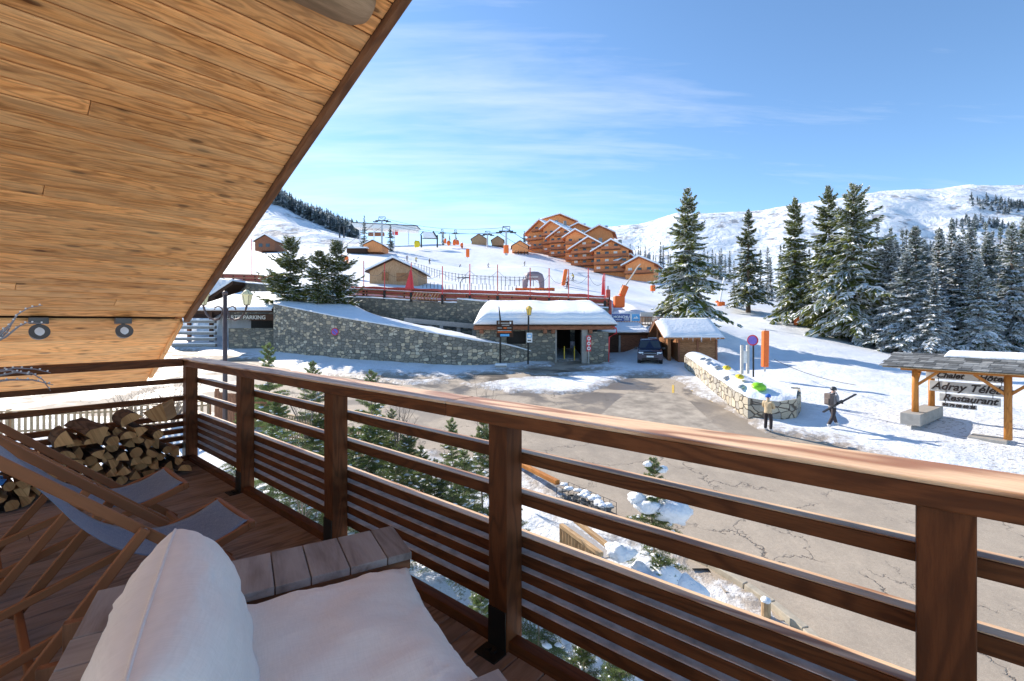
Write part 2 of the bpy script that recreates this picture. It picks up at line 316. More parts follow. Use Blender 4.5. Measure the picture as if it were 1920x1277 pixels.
# ------------------------------------------------------------------ mesh builder
class MB:
    def __init__(s): s.v=[]; s.f=[]; s.m=[]; s.lc=[]; s.r=[]; s.mats=[]
    def mi(s, mat):
        if mat not in s.mats: s.mats.append(mat)
        return s.mats.index(mat)
    def add(s, vs, fs, mat, lc=None, r=None):
        o=len(s.v); r = random.random() if r is None else r
        s.v += [tuple(v) for v in vs]; s.lc += [tuple(v) for v in (lc if lc is not None else vs)]
        s.r += [r]*len(vs); k=s.mi(mat)
        for f in fs: s.f.append(tuple(i+o for i in f)); s.m.append(k)
    def obox(s, c, ax, size, mat, r=None):
        # ax: three unit vectors, size: full lengths
        c=Vector(c); ax=[Vector(a) for a in ax]; L=sorted(range(3), key=lambda i:-size[i])
        vs=[]; lc=[]
        for i in (-.5,.5):
            for j in (-.5,.5):
                for k in (-.5,.5):
                    q=(i*size[0], j*size[1], k*size[2])
                    vs.append(c+ax[0]*q[0]+ax[1]*q[1]+ax[2]*q[2]); lc.append((q[L[0]],q[L[1]],q[L[2]]))
        s.add(vs,[(0,1,3,2),(4,6,7,5),(0,4,5,1),(2,3,7,6),(0,2,6,4),(1,5,7,3)],mat,lc,r)
    def box(s, lo, hi, mat, r=None):
        lo=Vector(lo); hi=Vector(hi); s.obox((lo+hi)/2,((1,0,0),(0,1,0),(0,0,1)),tuple(hi-lo),mat,r)
    def beam(s, p0, p1, w, h, mat, up=(0,0,1), r=None):
        p0=Vector(p0); p1=Vector(p1); a=(p1-p0); l=a.length; a.normalize(); up=Vector(up)
        side=a.cross(up)
        if side.length<1e-4: side=a.cross(Vector((1,0,0)))
        side.normalize(); u=side.cross(a); s.obox((p0+p1)/2,(a,side,u),(l,w,h),mat,r)
    def tube(s, pts, rad, mat, n=8, cap=True, r=None):
        pts=[Vector(p) for p in pts]; rad=rad if hasattr(rad,'__len__') else [rad]*len(pts)
        vs=[];lc=[];l=0
        for i,p in enumerate(pts):
            t=(pts[min(i+1,len(pts)-1)]-pts[max(i-1,0)]).normalized()
            ref=Vector((0,0,1)) if abs(t.z)<.9 else Vector((1,0,0))
            a=t.cross(ref).normalized(); b=a.cross(t)
            if i: l+=(p-pts[i-1]).length
            for k in range(n):
                th=2*PI*k/n; vs.append(p+(a*math.cos(th)+b*math.sin(th))*rad[i]); lc.append((l,math.cos(th)*rad[i],math.sin(th)*rad[i]))
        fs=[]
        for i in range(len(pts)-1):
            for k in range(n): fs.append((i*n+k,i*n+(k+1)%n,(i+1)*n+(k+1)%n,(i+1)*n+k))
        if cap: fs.append(tuple(range(n-1,-1,-1))); fs.append(tuple(range((len(pts)-1)*n,len(pts)*n)))
        s.add(vs,fs,mat,lc,r)
    def prism(s, poly, off, mat, r=None, lcf=None):
        # poly: list of 3D points, extruded by vector off
        n=len(poly); off=Vector(off); a=[Vector(p) for p in poly]; b=[p+off for p in a]
        fs=[tuple(range(n-1,-1,-1)),tuple(range(n,2*n))]+[(i,(i+1)%n,n+(i+1)%n,n+i) for i in range(n)]
        vs=a+b; s.add(vs,fs,mat,[lcf(v) for v in vs] if lcf else None,r)
    def grid(s, rows, mat, lc=None, r=None, close=False):
        nr=len(rows); nc=len(rows[0]); vs=[p for row in rows for p in row]
        fs=[(i*nc+j,i*nc+j+1,(i+1)*nc+j+1,(i+1)*nc+j) for i in range(nr-1) for j in range(nc-1)]
        s.add(vs,fs,mat,lc,r)
    def blob(s, c, rad, mat, seed=0, amp=.2, n=12, fr=1.5, lo=-1):
        c=Vector(c); vs=[]; rows=n//2+1
        for i in range(rows):
            ph=PI*i/(rows-1)
            for j in range(n):
                th=2*PI*j/n; d=Vector((math.sin(ph)*math.cos(th),math.sin(ph)*math.sin(th),math.cos(ph)))
                k=1+amp*noise.noise(d*fr+Vector((seed*3.1,seed*1.7,seed)))*2
                z=max(d.z,lo)
                vs.append(c+Vector((d.x*rad[0]*k,d.y*rad[1]*k,z*rad[2]*k)))
        fs=[(i*n+j,(i+1)*n+j,(i+1)*n+(j+1)%n,i*n+(j+1)%n) for i in range(rows-1) for j in range(n)]
        s.add(vs,fs,mat)
    def build(s, name, parent=None, smooth=False, bevel=0, loc=None, seg=2):
        me=bpy.data.meshes.new(name); me.from_pydata(s.v,[],s.f)
        for m in s.mats: me.materials.append(m)
        me.polygons.foreach_set('material_index', s.m)
        a=me.attributes.new('lc','FLOAT_VECTOR','POINT'); a.data.foreach_set('vector', np.array(s.lc,dtype=np.float32).ravel())
        a=me.attributes.new('rnd','FLOAT','POINT'); a.data.foreach_set('value', np.array(s.r,dtype=np.float32))
        if smooth: me.polygons.foreach_set('use_smooth',[True]*len(s.f))
        me.update()
        o=bpy.data.objects.new(name, me); COL.objects.link(o)
        if loc is not None:
            me.transform(Matrix.Translation(-Vector(loc))); o.location=loc
        if parent is not None:
            pl = parent_world(parent)
            o.parent=parent
            if loc is None: me.transform(pl.inverted())
            else: o.location = pl.inverted() @ Vector(loc)
        if bevel:
            b=o.modifiers.new('bevel','BEVEL'); b.width=bevel; b.segments=seg; b.limit_method='ANGLE'; b.angle_limit=.6
        return o
def parent_world(o):
    m=Matrix.Identity(4)
    while o is not None:
        m = Matrix.LocRotScale(o.location, o.rotation_euler, o.scale) @ m; o=o.parent
    return m
def tag(o, label=None, cat=None, group=None, kind=None):
    if label: o['label']=label
    if cat: o['category']=cat
    if group: o['group']=group
    if kind: o['kind']=kind
    return o
def thing(name, loc, label, cat, group=None, rz=0):
    o=bpy.data.objects.new(name,None); COL.objects.link(o); o.location=loc; o.rotation_euler=(0,0,rz); o.empty_display_size=.3
    return tag(o,label,cat,group)
def dup(o, parent=None, loc=None, rz=None, sc=None, label=None):
    c=o.copy(); COL.objects.link(c)
    if parent is not None: c.parent=parent
    if loc is not None: c.location=loc
    if rz is not None: c.rotation_euler=(0,0,rz)
    if sc is not None: c.scale=sc if hasattr(sc,'__len__') else (sc,sc,sc)
    if label: c['label']=label
    for ch in list(o.children): dup(ch, c)
    return c
def text_mesh(txt, size, mat, M4, name, parent, shear=0, extrude=.004, bold=0):
    cu=bpy.data.curves.new('t','FONT'); cu.body=txt; cu.size=size; cu.extrude=extrude; cu.align_x='CENTER'; cu.align_y='CENTER'; cu.shear=shear; cu.offset=bold; cu.resolution_u=3
    to=bpy.data.objects.new('t',cu); COL.objects.link(to)
    dg=bpy.context.evaluated_depsgraph_get(); me=bpy.data.meshes.new_from_object(to.evaluated_get(dg))
    bpy.data.objects.remove(to); bpy.data.curves.remove(cu)
    me.name=name; me.materials.clear(); me.materials.append(mat)
    me.transform(M4)
    me.transform(parent_world(parent).inverted())
    o=bpy.data.objects.new(name,me); COL.objects.link(o); o.parent=parent
    return o
def frame(o, x, y):  # matrix with given origin, x axis, y axis
    x=Vector(x).normalized(); y=Vector(y).normalized(); z=x.cross(y)
    return Matrix(((x.x,y.x,z.x,o[0]),(x.y,y.y,z.y,o[1]),(x.z,y.z,z.z,o[2]),(0,0,0,1)))
M['signletter']=plain('sign_letters',(.62,.58,.50),.6)
M['slateplain']=wood('slate',(.17,.18,.185),(.24,.24,.23),(.09,.095,.10),ring=12,rough=.7,knots=0,vary=.45,bump=.5,acr=3)
M['grating']=plain('perforated_metal',(.40,.38,.36),.5,.3,nz=.3,sc=60)
M['limeplain']=plain('kerb_stone',(.42,.37,.29),.85,nz=.2,sc=6,bump=.4)
M['balcwood']=wood('balcony_wood',(.52,.23,.12),(.42,.18,.09),(.24,.10,.05),ring=12,knots=0,vary=.2,lines=.3)
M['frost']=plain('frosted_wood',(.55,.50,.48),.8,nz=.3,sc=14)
M['asphalt_light']=plain('resurfaced_asphalt',(.44,.385,.325),.85,nz=.22,sc=3,bump=.2)
M['asphalt_light']=plain('resurfaced_asphalt',(.40,.35,.29),.85,nz=.3,sc=2,bump=.2)
M['greykayak']=plain('grey_plastic',(.42,.43,.44),.5)
M['balcwood']=wood('balcony_wood',(.56,.20,.09),(.46,.155,.07),(.24,.08,.035),ring=12,knots=0,vary=.2,lines=.3)
M['asphalt_light']=plain('resurfaced_asphalt',(.35,.30,.24),.85,nz=.35,sc=1.6,bump=.2)
# ------------------------------------------------------------------ camera, world, sun
cam=bpy.data.cameras.new('camera'); co=bpy.data.objects.new('camera',cam); COL.objects.link(co)
co.location=(0,0,CAMZ); co.rotation_euler=(PI/2,0,0)
cam.sensor_width=36; cam.lens=F/1920*36; cam.shift_y=-(638.5-HY)/1920; cam.clip_start=.05; cam.clip_end=20000
scene.camera=co
SUN_AZ=-45.0; SUN_EL=30.0
S=Vector((math.sin(math.radians(SUN_AZ))*math.cos(math.radians(SUN_EL)), math.cos(math.radians(SUN_AZ))*math.cos(math.radians(SUN_EL)), math.sin(math.radians(SUN_EL))))
sl=bpy.data.lights.new('sun','SUN'); sl.energy=4.05; sl.angle=math.radians(.55); sl.color=(1,.905,.79)
so=bpy.data.objects.new('sun',sl); COL.objects.link(so); so.rotation_euler=S.to_track_quat('Z','Y').to_euler(); so.location=(0,0,40)
w=bpy.data.worlds.new('World'); scene.world=w; w.use_nodes=True; nt=w.node_tree
bg=nt.nodes['Background']; bg.inputs[1].default_value=.112
sky=nt.nodes.new('ShaderNodeTexSky'); sky.sky_type='NISHITA'; sky.sun_disc=False
sky.sun_elevation=math.radians(SUN_EL); sky.sun_rotation=math.radians(SUN_AZ); sky.altitude=1700; sky.air_density=1.0; sky.dust_density=.25; sky.ozone_density=2.0
tc=nt.nodes.new('ShaderNodeTexCoord'); gen=tc.outputs['Generated']
sx=nt.nodes.new('ShaderNodeSeparateXYZ'); nt.links.new(gen,sx.inputs[0])
zz=math_(nt,'ADD',math_(nt,'MAXIMUM',sx.outputs[2],0.0),.12)
cb=nt.nodes.new('ShaderNodeCombineXYZ'); nt.links.new(math_(nt,'DIVIDE',sx.outputs[0],zz),cb.inputs[0]); nt.links.new(math_(nt,'DIVIDE',sx.outputs[1],zz),cb.inputs[1])
pl=cb.outputs[0]
# cirrus: ripples running out of the lower left, thicker towards the left horizon
cir=noise_(nt,mapping(nt,pl,(.55,3.4,1),rot=(0,0,math.radians(-32))),1.0,7,.62,.35)
rip=noise_(nt,mapping(nt,pl,(2.4,9.0,1),rot=(0,0,math.radians(-38))),1.0,4,.6,.5)
big=noise_(nt,mapping(nt,pl,(.5,.9,1),rot=(0,0,math.radians(-32))),1.0,3,.5)
dt=nt.nodes.new('ShaderNodeVectorMath'); dt.operation='DOT_PRODUCT'; nt.links.new(gen,dt.inputs[0])
dt.inputs[1].default_value=Vector(((780-CX)/F,1,(HY-300)/F)).normalized()
patch=ramp(nt,dt.outputs['Value'],[(.80,0),(.985,1)]).outputs[0]
cf=math_(nt,'ADD',math_(nt,'MULTIPLY',cir,.75),math_(nt,'MULTIPLY',rip,.28))
cf=math_(nt,'ADD',cf,math_(nt,'MULTIPLY',patch,.20))
cf=math_(nt,'ADD',cf,math_(nt,'MULTIPLY',big,.12))
cl=ramp(nt,cf,[(.64,0),(1.0,1)]).outputs[0]
hz=ramp(nt,sx.outputs[2],[(0,.35),(.25,.08),(.6,0)]).outputs[0]
fac=math_(nt,'MULTIPLY',cl,.42)
skyc=mixc(nt,1.0,sky.outputs[0],(.85,.99,1.05),'MULTIPLY')
out=mixc(nt,fac,skyc,(5.2,5.3,5.4))
nt.links.new(out,bg.inputs[0])
scene.cycles.max_bounces=6; scene.cycles.diffuse_bounces=4; scene.cycles.glossy_bounces=2; scene.cycles.transmission_bounces=2; scene.cycles.transparent_max_bounces=4; scene.cycles.caustics_reflective=False; scene.cycles.caustics_refractive=False
scene.view_settings.view_transform='Standard'; scene.view_settings.look='None'; scene.view_settings.exposure=1.12; scene.view_settings.gamma=1
# ------------------------------------------------------------------ terrain
ctrl=[ # (px, py, distance)
 (430,517,62),(560,540,54),(655,549,49.5),(760,553,48.5),(860,556,47.5),(1000,566,46),(1100,570,45.5),
 (700,541,56),(735,535,62),(850,545,58),(1000,546,62),(1080,549,62),(1130,560,55),
 (560,500,95),(650,505,95),(763,490,134),(862,507,145),(940,512,110),(1075,527,100),(1054,536,95),(1000,500,140),
 (900,458,230),(820,460,225),(735,471,190),(660,470,190),(950,468,215),(1000,478,185),(1060,492,175),(1110,506,165),(1175,520,158),
 (500,474,170),(450,478,170),(400,480,150),(560,468,200),(350,500,90),(200,480,120),(0,470,150),(-400,480,140),(-300,520,70),
 (900,462,262),(700,466,262),(1000,490,262),
 (1160,533,125),(1200,545,100),(1250,560,90),(1150,556,66),(1190,575,55),(1230,590,48),(1200,606,45.5),(1245,603,45),
 (1300,600,62),(1350,562,85),(1400,587,75),(1340,640,41.5),(1500,608,62),(1590,640,53),(1700,667,48),(1920,672,50),(2200,690,50),
 (1220,508,170),(1400,535,170),(1600,585,170),(1920,600,180),(2400,640,160),(1600,590,260),(2200,600,260),(1300,520,260),
 (1500,652,42),(1600,692,33),(1400,655,42),(1800,715,32),(2000,725,32)]
C=[]
for px,py,Y in ctrl:
    p=at(px,py,Y); C.append((p.x,p.y,p.z))
for X in (12,20,28,38,50):
    for Y in (18,24,29): C.append((X,Y,plane_z(Y)+ (0 if X<30 else -.02*(X-30))))
for X in (12,16): C.append((X,36,plane_z(36))); 
C.append((15,39.5,plane_z(39.5)))
C=np.array(C); SC=50.0
def tps_fit(P,z,lam=.0008):
    A=P/SC; d=np.sqrt(((A[:,None]-A[None])**2).sum(-1))+1e-9
    K=d*d*np.log(d)+lam*np.eye(len(A)); Q=np.c_[np.ones(len(A)),A]
    L=np.block([[K,Q],[Q.T,np.zeros((3,3))]]); return A,np.linalg.solve(L,np.r_[z,0,0,0])
TA,TW=tps_fit(C[:,:2],C[:,2])
def tps(x,y):
    s=x.shape; p=np.c_[np.asarray(x).ravel()/SC,np.asarray(y).ravel()/SC]; o=np.empty(len(p))
    for i in range(0,len(p),20000):
        q=p[i:i+20000]; d=np.sqrt(((q[:,None]-TA[None])**2).sum(-1))+1e-9
        o[i:i+20000]=(d*d*np.log(d))@TW[:-3]+TW[-3]+q@TW[-2:]
    return o.reshape(s)
def sstep(a,b,x): t=np.clip((x-a)/(b-a),0,1); return t*t*(3-2*t)
def vnoise(x,y,s,seed=0):
    # smooth value noise in numpy
    x=x/s; y=y/s; xi=np.floor(x).astype(int); yi=np.floor(y).astype(int); fx=x-xi; fy=y-yi
    def h(a,b):
        n=(a*374761393+b*668265263+seed*974634777)&0x7fffffff; n=((n^(n>>13))*1274126177)&0x7fffffff; return ((n^(n>>16))&0xffff)/65535.0
    fx=fx*fx*(3-2*fx); fy=fy*fy*(3-2*fy)
    return (h(xi,yi)*(1-fx)+h(xi+1,yi)*fx)*(1-fy)+(h(xi,yi+1)*(1-fx)+h(xi+1,yi+1)*fx)*fy
def fbm(x,y,s,seed=0,o=4): return sum(vnoise(x,y,s/2**i,seed+i)/2**i for i in range(o))/sum(1/2**i for i in range(o))-.5
def sd_poly(x,y,P):
    # signed distance, negative inside
    P=np.array(P); n=len(P); d=np.full(x.shape,1e9); ins=np.zeros(x.shape,bool)
    for i in range(n):
        a=P[i]; b=P[(i+1)%n]; e=b-a; t=np.clip(((x-a[0])*e[0]+(y-a[1])*e[1])/(e@e+1e-12),0,1)
        d=np.minimum(d,np.hypot(x-a[0]-t*e[0],y-a[1]-t*e[1]))
        c=((a[1]>y)!=(b[1]>y))&(x<(b[0]-a[0])*(y-a[1])/(b[1]-a[1]+1e-12)+a[0]); ins^=c
    return np.where(ins,-d,d)
near_edge=[(-60,27),(-24,22.5),(-14,22),(-9.5,20.2),(-5,18.3),(.39,16.1),(2.9,12.8),(4.46,10.47),(5.36,8.45),(6.2,6.5),(8,0),(9,-12)]
def g2(px,py): p=G(px,py); return (p.x,p.y)
asph1=[g2(*q) for q in [(330,656),(430,668),(470,676),(560,699),(650,707),(760,722),(850,719),(960,737),(1050,744),(1110,738),(1150,724),(1180,708),(1225,704),(1268,714),(1300,738),(1340,757),(1400,792),(1432,812),(1500,822),(1560,834),(1740,907),(1990,1005)]]+[(22,4),(26,-12)]+near_edge[::-1]+[(-60,40)]
asph2=[g2(*q) for q in [(830,712),(900,703),(1000,702),(1050,706),(1030,712),(900,719),(850,719)]]
asph3=[g2(*q) for q in [(690,703),(760,705),(830,709),(780,713),(715,709)]]
asph4=[g2(*q) for q in [(950,696),(1010,690),(1045,688),(1130,694),(1075,697),(1000,700)]]
asph5=[g2(*q) for q in [(1040,680),(1125,676),(1120,684),(1045,692)]]
road_all=[asph1,asph2,asph3,asph4,asph5]
island=[g2(*q) for q in [(850,724),(960,709),(1040,706),(1130,703),(1165,703),(1130,722),(1040,734),(960,730),(880,727)]]
garden=near_edge+[(9,-14),(-60,-14)]
WL=[(-62,84),(-44,60.2),(-33.2,55.2),(-18.8,52.5),(-5.5,48.1),(9.3,45.7),(10.4,47.5),(12.5,60)]
upoly=WL+[(12.5,400),(-600,400),(-600,80)]
def height(x,y):
    zl=plane_z(y)
    zt=tps(x,y)
    su=sd_poly(x,y,upoly)
    wr=sstep(9.5,13.5,x)*sstep(26,33,y); 
    z=zl*(1-wr)+zt*wr
    z=np.where(y>62, np.where(su>0, z*(1-sstep(62,66,y))+zt*sstep(62,66,y), z), z)
    up=su<0
    z=np.where(up,zt,z)
    g=sd_poly(x,y,garden)
    gz=np.where(g<0,-np.minimum(.30*(-g),1.1)-np.maximum(0,-g-9)*.02,0)
    z=z+gz
    road=np.minimum.reduce([sd_poly(x,y,P) for P in road_all]); isl=sd_poly(x,y,island)
    rn=fbm(x,y,1.4,3)*1.1+fbm(x,y,.5,9,2)*.4
    rr=np.maximum(road,-isl)
    h=-.07+.20*sstep(-.25,.55,rr+rn)
    h=np.where(up|(y>60),.10,h)
    near=1-sstep(60,140,y)
    h=h+ (fbm(x,y,2.5,5)*.12+fbm(x,y,.7,8,3)*.09)*sstep(0,1.2,rr+rn)*near*np.where(up,.5,1)
    h=h+np.where(g<0,fbm(x,y,1.6,15)*.5*sstep(0,1.5,-g),0)
    h=h+fbm(x,y,9,21)*.25*sstep(2,8,rr)*(1-wr*.3)*np.where(up,.4,1)*near
    return z+h, rr+rn, up, g
def gz(X,Y):
    a=height(np.array([float(X)]),np.array([float(Y)])); return float(a[0][0])
def axis(segs):
    o=[segs[0][0]]
    for a,b,st in segs:
        n=max(1,int(round((b-a)/st))); o+=list(np.linspace(a,b,n+1)[1:])
    return np.array(o)
xs=axis([(-500,-200,20),(-200,-70,5),(-70,-34,1.2),(-34,-12,.35),(-12,26,.22),(26,44,.4),(44,90,1.5),(90,200,6),(200,520,20)])
ys=axis([(-14,4,.8),(4,27,.22),(27,45,.3),(45,66,.6),(66,110,1.5),(110,262,4)])
XX,YY=np.meshgrid(xs,ys); ZZ,RD,UPm,GD=height(XX,YY)
nx=len(xs); ny=len(ys)
me=bpy.data.meshes.new('snow_ground')
V=np.c_[XX.ravel(),YY.ravel(),ZZ.ravel()].astype(np.float32)
ii,jj=np.meshgrid(np.arange(nx-1),np.arange(ny-1)); a0=(jj*nx+ii).ravel()
Q=np.c_[a0,a0+1,a0+nx+1,a0+nx]
me.vertices.add(len(V)); me.vertices.foreach_set('co',V.ravel())
me.loops.add(Q.size); me.loops.foreach_set('vertex_index',Q.ravel().astype(np.int32))
me.polygons.add(len(Q)); me.polygons.foreach_set('loop_start',np.arange(0,Q.size,4,dtype=np.int32))
me.polygons.foreach_set('use_smooth',np.ones(len(Q),bool)); me.update(calc_edges=True)
me.materials.append(M['ground'])
dirt=np.clip(1-np.abs(RD)/3.0,0,1)*np.where(UPm,0,1)*(YY<62)
at_=me.attributes.new('dirt','FLOAT','POINT'); at_.data.foreach_set('value',dirt.ravel().astype(np.float32))
bare=np.clip(sstep(13,18,XX)*sstep(.3,2,RD)*(1-sstep(21,30,YY))*.8+ (GD<-1)*.45,0,1)
bare=np.maximum(bare, .55*sstep(150,190,YY)*(XX<-30))
at_=me.attributes.new('bare','FLOAT','POINT'); at_.data.foreach_set('value',bare.ravel().astype(np.float32))
gobj=bpy.data.objects.new('snow_ground',me); COL.objects.link(gobj); gobj['kind']='structure'

# road sheet: one plane, the snow rises out of it
rb=MB(); R_=[]
rx=np.linspace(-62,40,35); ry=np.linspace(-14,58,25)
rx=np.linspace(-62,40,256); ry=np.linspace(-14,58,181)
RX,RY=np.meshgrid(rx,ry); gs=sd_poly(RX,RY,garden); rs_=np.minimum.reduce([sd_poly(RX,RY,P) for P in road_all])
vs=[(x,y,plane_z(y)) for y in ry for x in rx]; fs=[]
for j in range(len(ry)-1):
    for i in range(len(rx)-1):
        if gs[j:j+2,i:i+2].min()>-.45 and rs_[j:j+2,i:i+2].min()<1.3: fs.append((j*256+i,j*256+i+1,(j+1)*256+i+1,(j+1)*256+i))
rb.add(vs,fs,M['asphalt'])
ro=rb.build('road'); ro['kind']='structure'
# painted yellow dashes by the wall
yb=MB()
for (a,b) in (((1296,731),(1318,743)),((1322,745),(1338,754)),((1262,722),(1262,737))):
    p=G(*a); q=G(*b); yb.beam(p+Vector((0,0,.006)),q+Vector((0,0,.006)),.12,.004,M['yellowpaint'])
o=yb.build('road_marking'); o['kind']='structure'
# lighter resurfaced patch on the road
patch_=[G(*q) for q in [(1155,752),(1178,736),(1270,738),(1292,752),(1335,792),(1395,835),(1300,830),(1200,808),(1100,800),(1130,775)]]
pb=MB(); pb.add([p+Vector((0,0,.005)) for p in patch_],[tuple(range(len(patch_)))],M['asphalt_light']); o=pb.build('road_patch'); o['kind']='structure'

# ---- mountains
def heightmesh(name,xs,ys,fn,mat,kind='structure'):
    XX,YY=np.meshgrid(xs,ys); ZZ=fn(XX,YY); nx=len(xs); ny=len(ys)
    me=bpy.data.meshes.new(name); V=np.c_[XX.ravel(),YY.ravel(),ZZ.ravel()].astype(np.float32)
    ii,jj=np.meshgrid(np.arange(nx-1),np.arange(ny-1)); a0=(jj*nx+ii).ravel(); Q=np.c_[a0,a0+1,a0+nx+1,a0+nx]
    me.from_pydata(V.tolist(),[],Q.tolist()); me.polygons.foreach_set('use_smooth',[True]*len(Q)); me.materials.append(mat)
    o=bpy.data.objects.new(name,me); COL.objects.link(o); o['kind']=kind; return o
rid=np.array([(900,470),(1040,452),(1140,432),(1200,427),(1240,417),(1270,409),(1330,408),(1400,406),(1460,398),(1540,385),(1600,377),(1650,370),(1700,367),(1760,364),(1820,357),(1870,359),(1920,358),(2100,350),(2400,380),(3000,420)],float)
def mount(x,y):
    px=CX+F*x/np.maximum(y,1); e=(HY-np.interp(px,rid[:,0],rid[:,1]))/F
    R=1500.0; t=y/R
    ridge=e*R
    s=sstep(.22,1.0,t)**.9
    z=-25+(ridge+25)*s
    n=(fbm(x,y,420,31,5)*110+fbm(x+y*.4,y,130,41,4)*34)*sstep(.2,.5,t)*(1-.93*sstep(.60,.97,t))-40*sstep(.3,.6,t)*(1-sstep(.7,.98,t))
    z=z+n+fbm(x,y,60,55,4)*10*(1-.5*sstep(.9,1,t))
    z=np.where(t>1,ridge*(1-(t-1)*.5)+n,z)
    return z
heightmesh('mountain',np.linspace(-50,3200,300),axis([(250,1500,9),(1500,2100,60)]),mount,M['mountain'])
lr=np.array([(100,378),(380,372),(500,377),(530,384),(560,402),(600,420),(640,434),(680,446),(740,458),(820,468),(900,480)],float)
def hillf(x,y):
    px=CX+F*x/np.maximum(y,1); e=(HY-np.interp(px,lr[:,0],lr[:,1]))/F; R=430.0; t=y/R
    base=.165*y+1
    z=base+(e*R-.165*R)*sstep(.52,1,t)
    z=z+fbm(x,y,60,71,4)*9*sstep(.5,.7,t)*(1-.8*sstep(.9,1,t))
    return np.where(t>1,e*R-(y-R)*.3,z)-3*(1-sstep(.5,.62,t))
heightmesh('hillside',np.linspace(-620,-25,120),np.linspace(215,600,80),hillf,M['farsnow'])
HO=bpy.data.objects['hillside'].data
for nme,val in (('dirt',0.0),('bare',.5)):
    a=HO.attributes.new(nme,'FLOAT','POINT'); a.data.foreach_set('value',np.full(len(HO.vertices),val,np.float32))
HO.materials.clear(); HO.materials.append(M['hillmat'])
# valley floor far away so the land reaches the horizon
heightmesh('valley_ground',np.linspace(-4000,6000,21),np.array([-3000,-16,-15.99,2000,9000.]),lambda x,y:np.where(y<-15.995,-7.0,-45.0)+0*x,M['farsnow'])

# ------------------------------------------------------------------ conifers
def kites(P,D,L,W,N,mat,rnd):
    # P base, D direction, L length, W half width, N side vector
    D=D/np.linalg.norm(D,axis=1,keepdims=True)
    Sd=np.cross(D,N); Sd/= (np.linalg.norm(Sd,axis=1,keepdims=True)+1e-9)
    A=P; B=P+D*(L*.45)[:,None]+Sd*W[:,None]; Cc=P+D*L[:,None]; E=P+D*(L*.45)[:,None]-Sd*W[:,None]
    V=np.stack([A,B,Cc,E],1).reshape(-1,3); n=len(P); Fq=np.arange(n*4).reshape(n,4)
    return V,Fq,np.full(n,mat),np.repeat(rnd,4)
def pack(parts,name,mats):
    V=np.concatenate([p[0] for p in parts]); o=0; Fl=[]
    for p in parts: Fl.append(p[1]+o); o+=len(p[0])
    Fq=np.concatenate(Fl); m=np.concatenate([p[2] for p in parts]); r=np.concatenate([p[3] for p in parts])
    me=bpy.data.meshes.new(name); me.vertices.add(len(V)); me.vertices.foreach_set('co',V.astype(np.float32).ravel())
    me.loops.add(Fq.size); me.loops.foreach_set('vertex_index',Fq.ravel().astype(np.int32))
    me.polygons.add(len(Fq)); me.polygons.foreach_set('loop_start',np.arange(0,Fq.size,4,dtype=np.int32))
    me.update(calc_edges=True)
    for x in mats: me.materials.append(x)
    me.polygons.foreach_set('material_index',m.astype(np.int32))
    a=me.attributes.new('rnd','FLOAT','POINT'); a.data.foreach_set('value',r.astype(np.float32)); me.update()
    return me
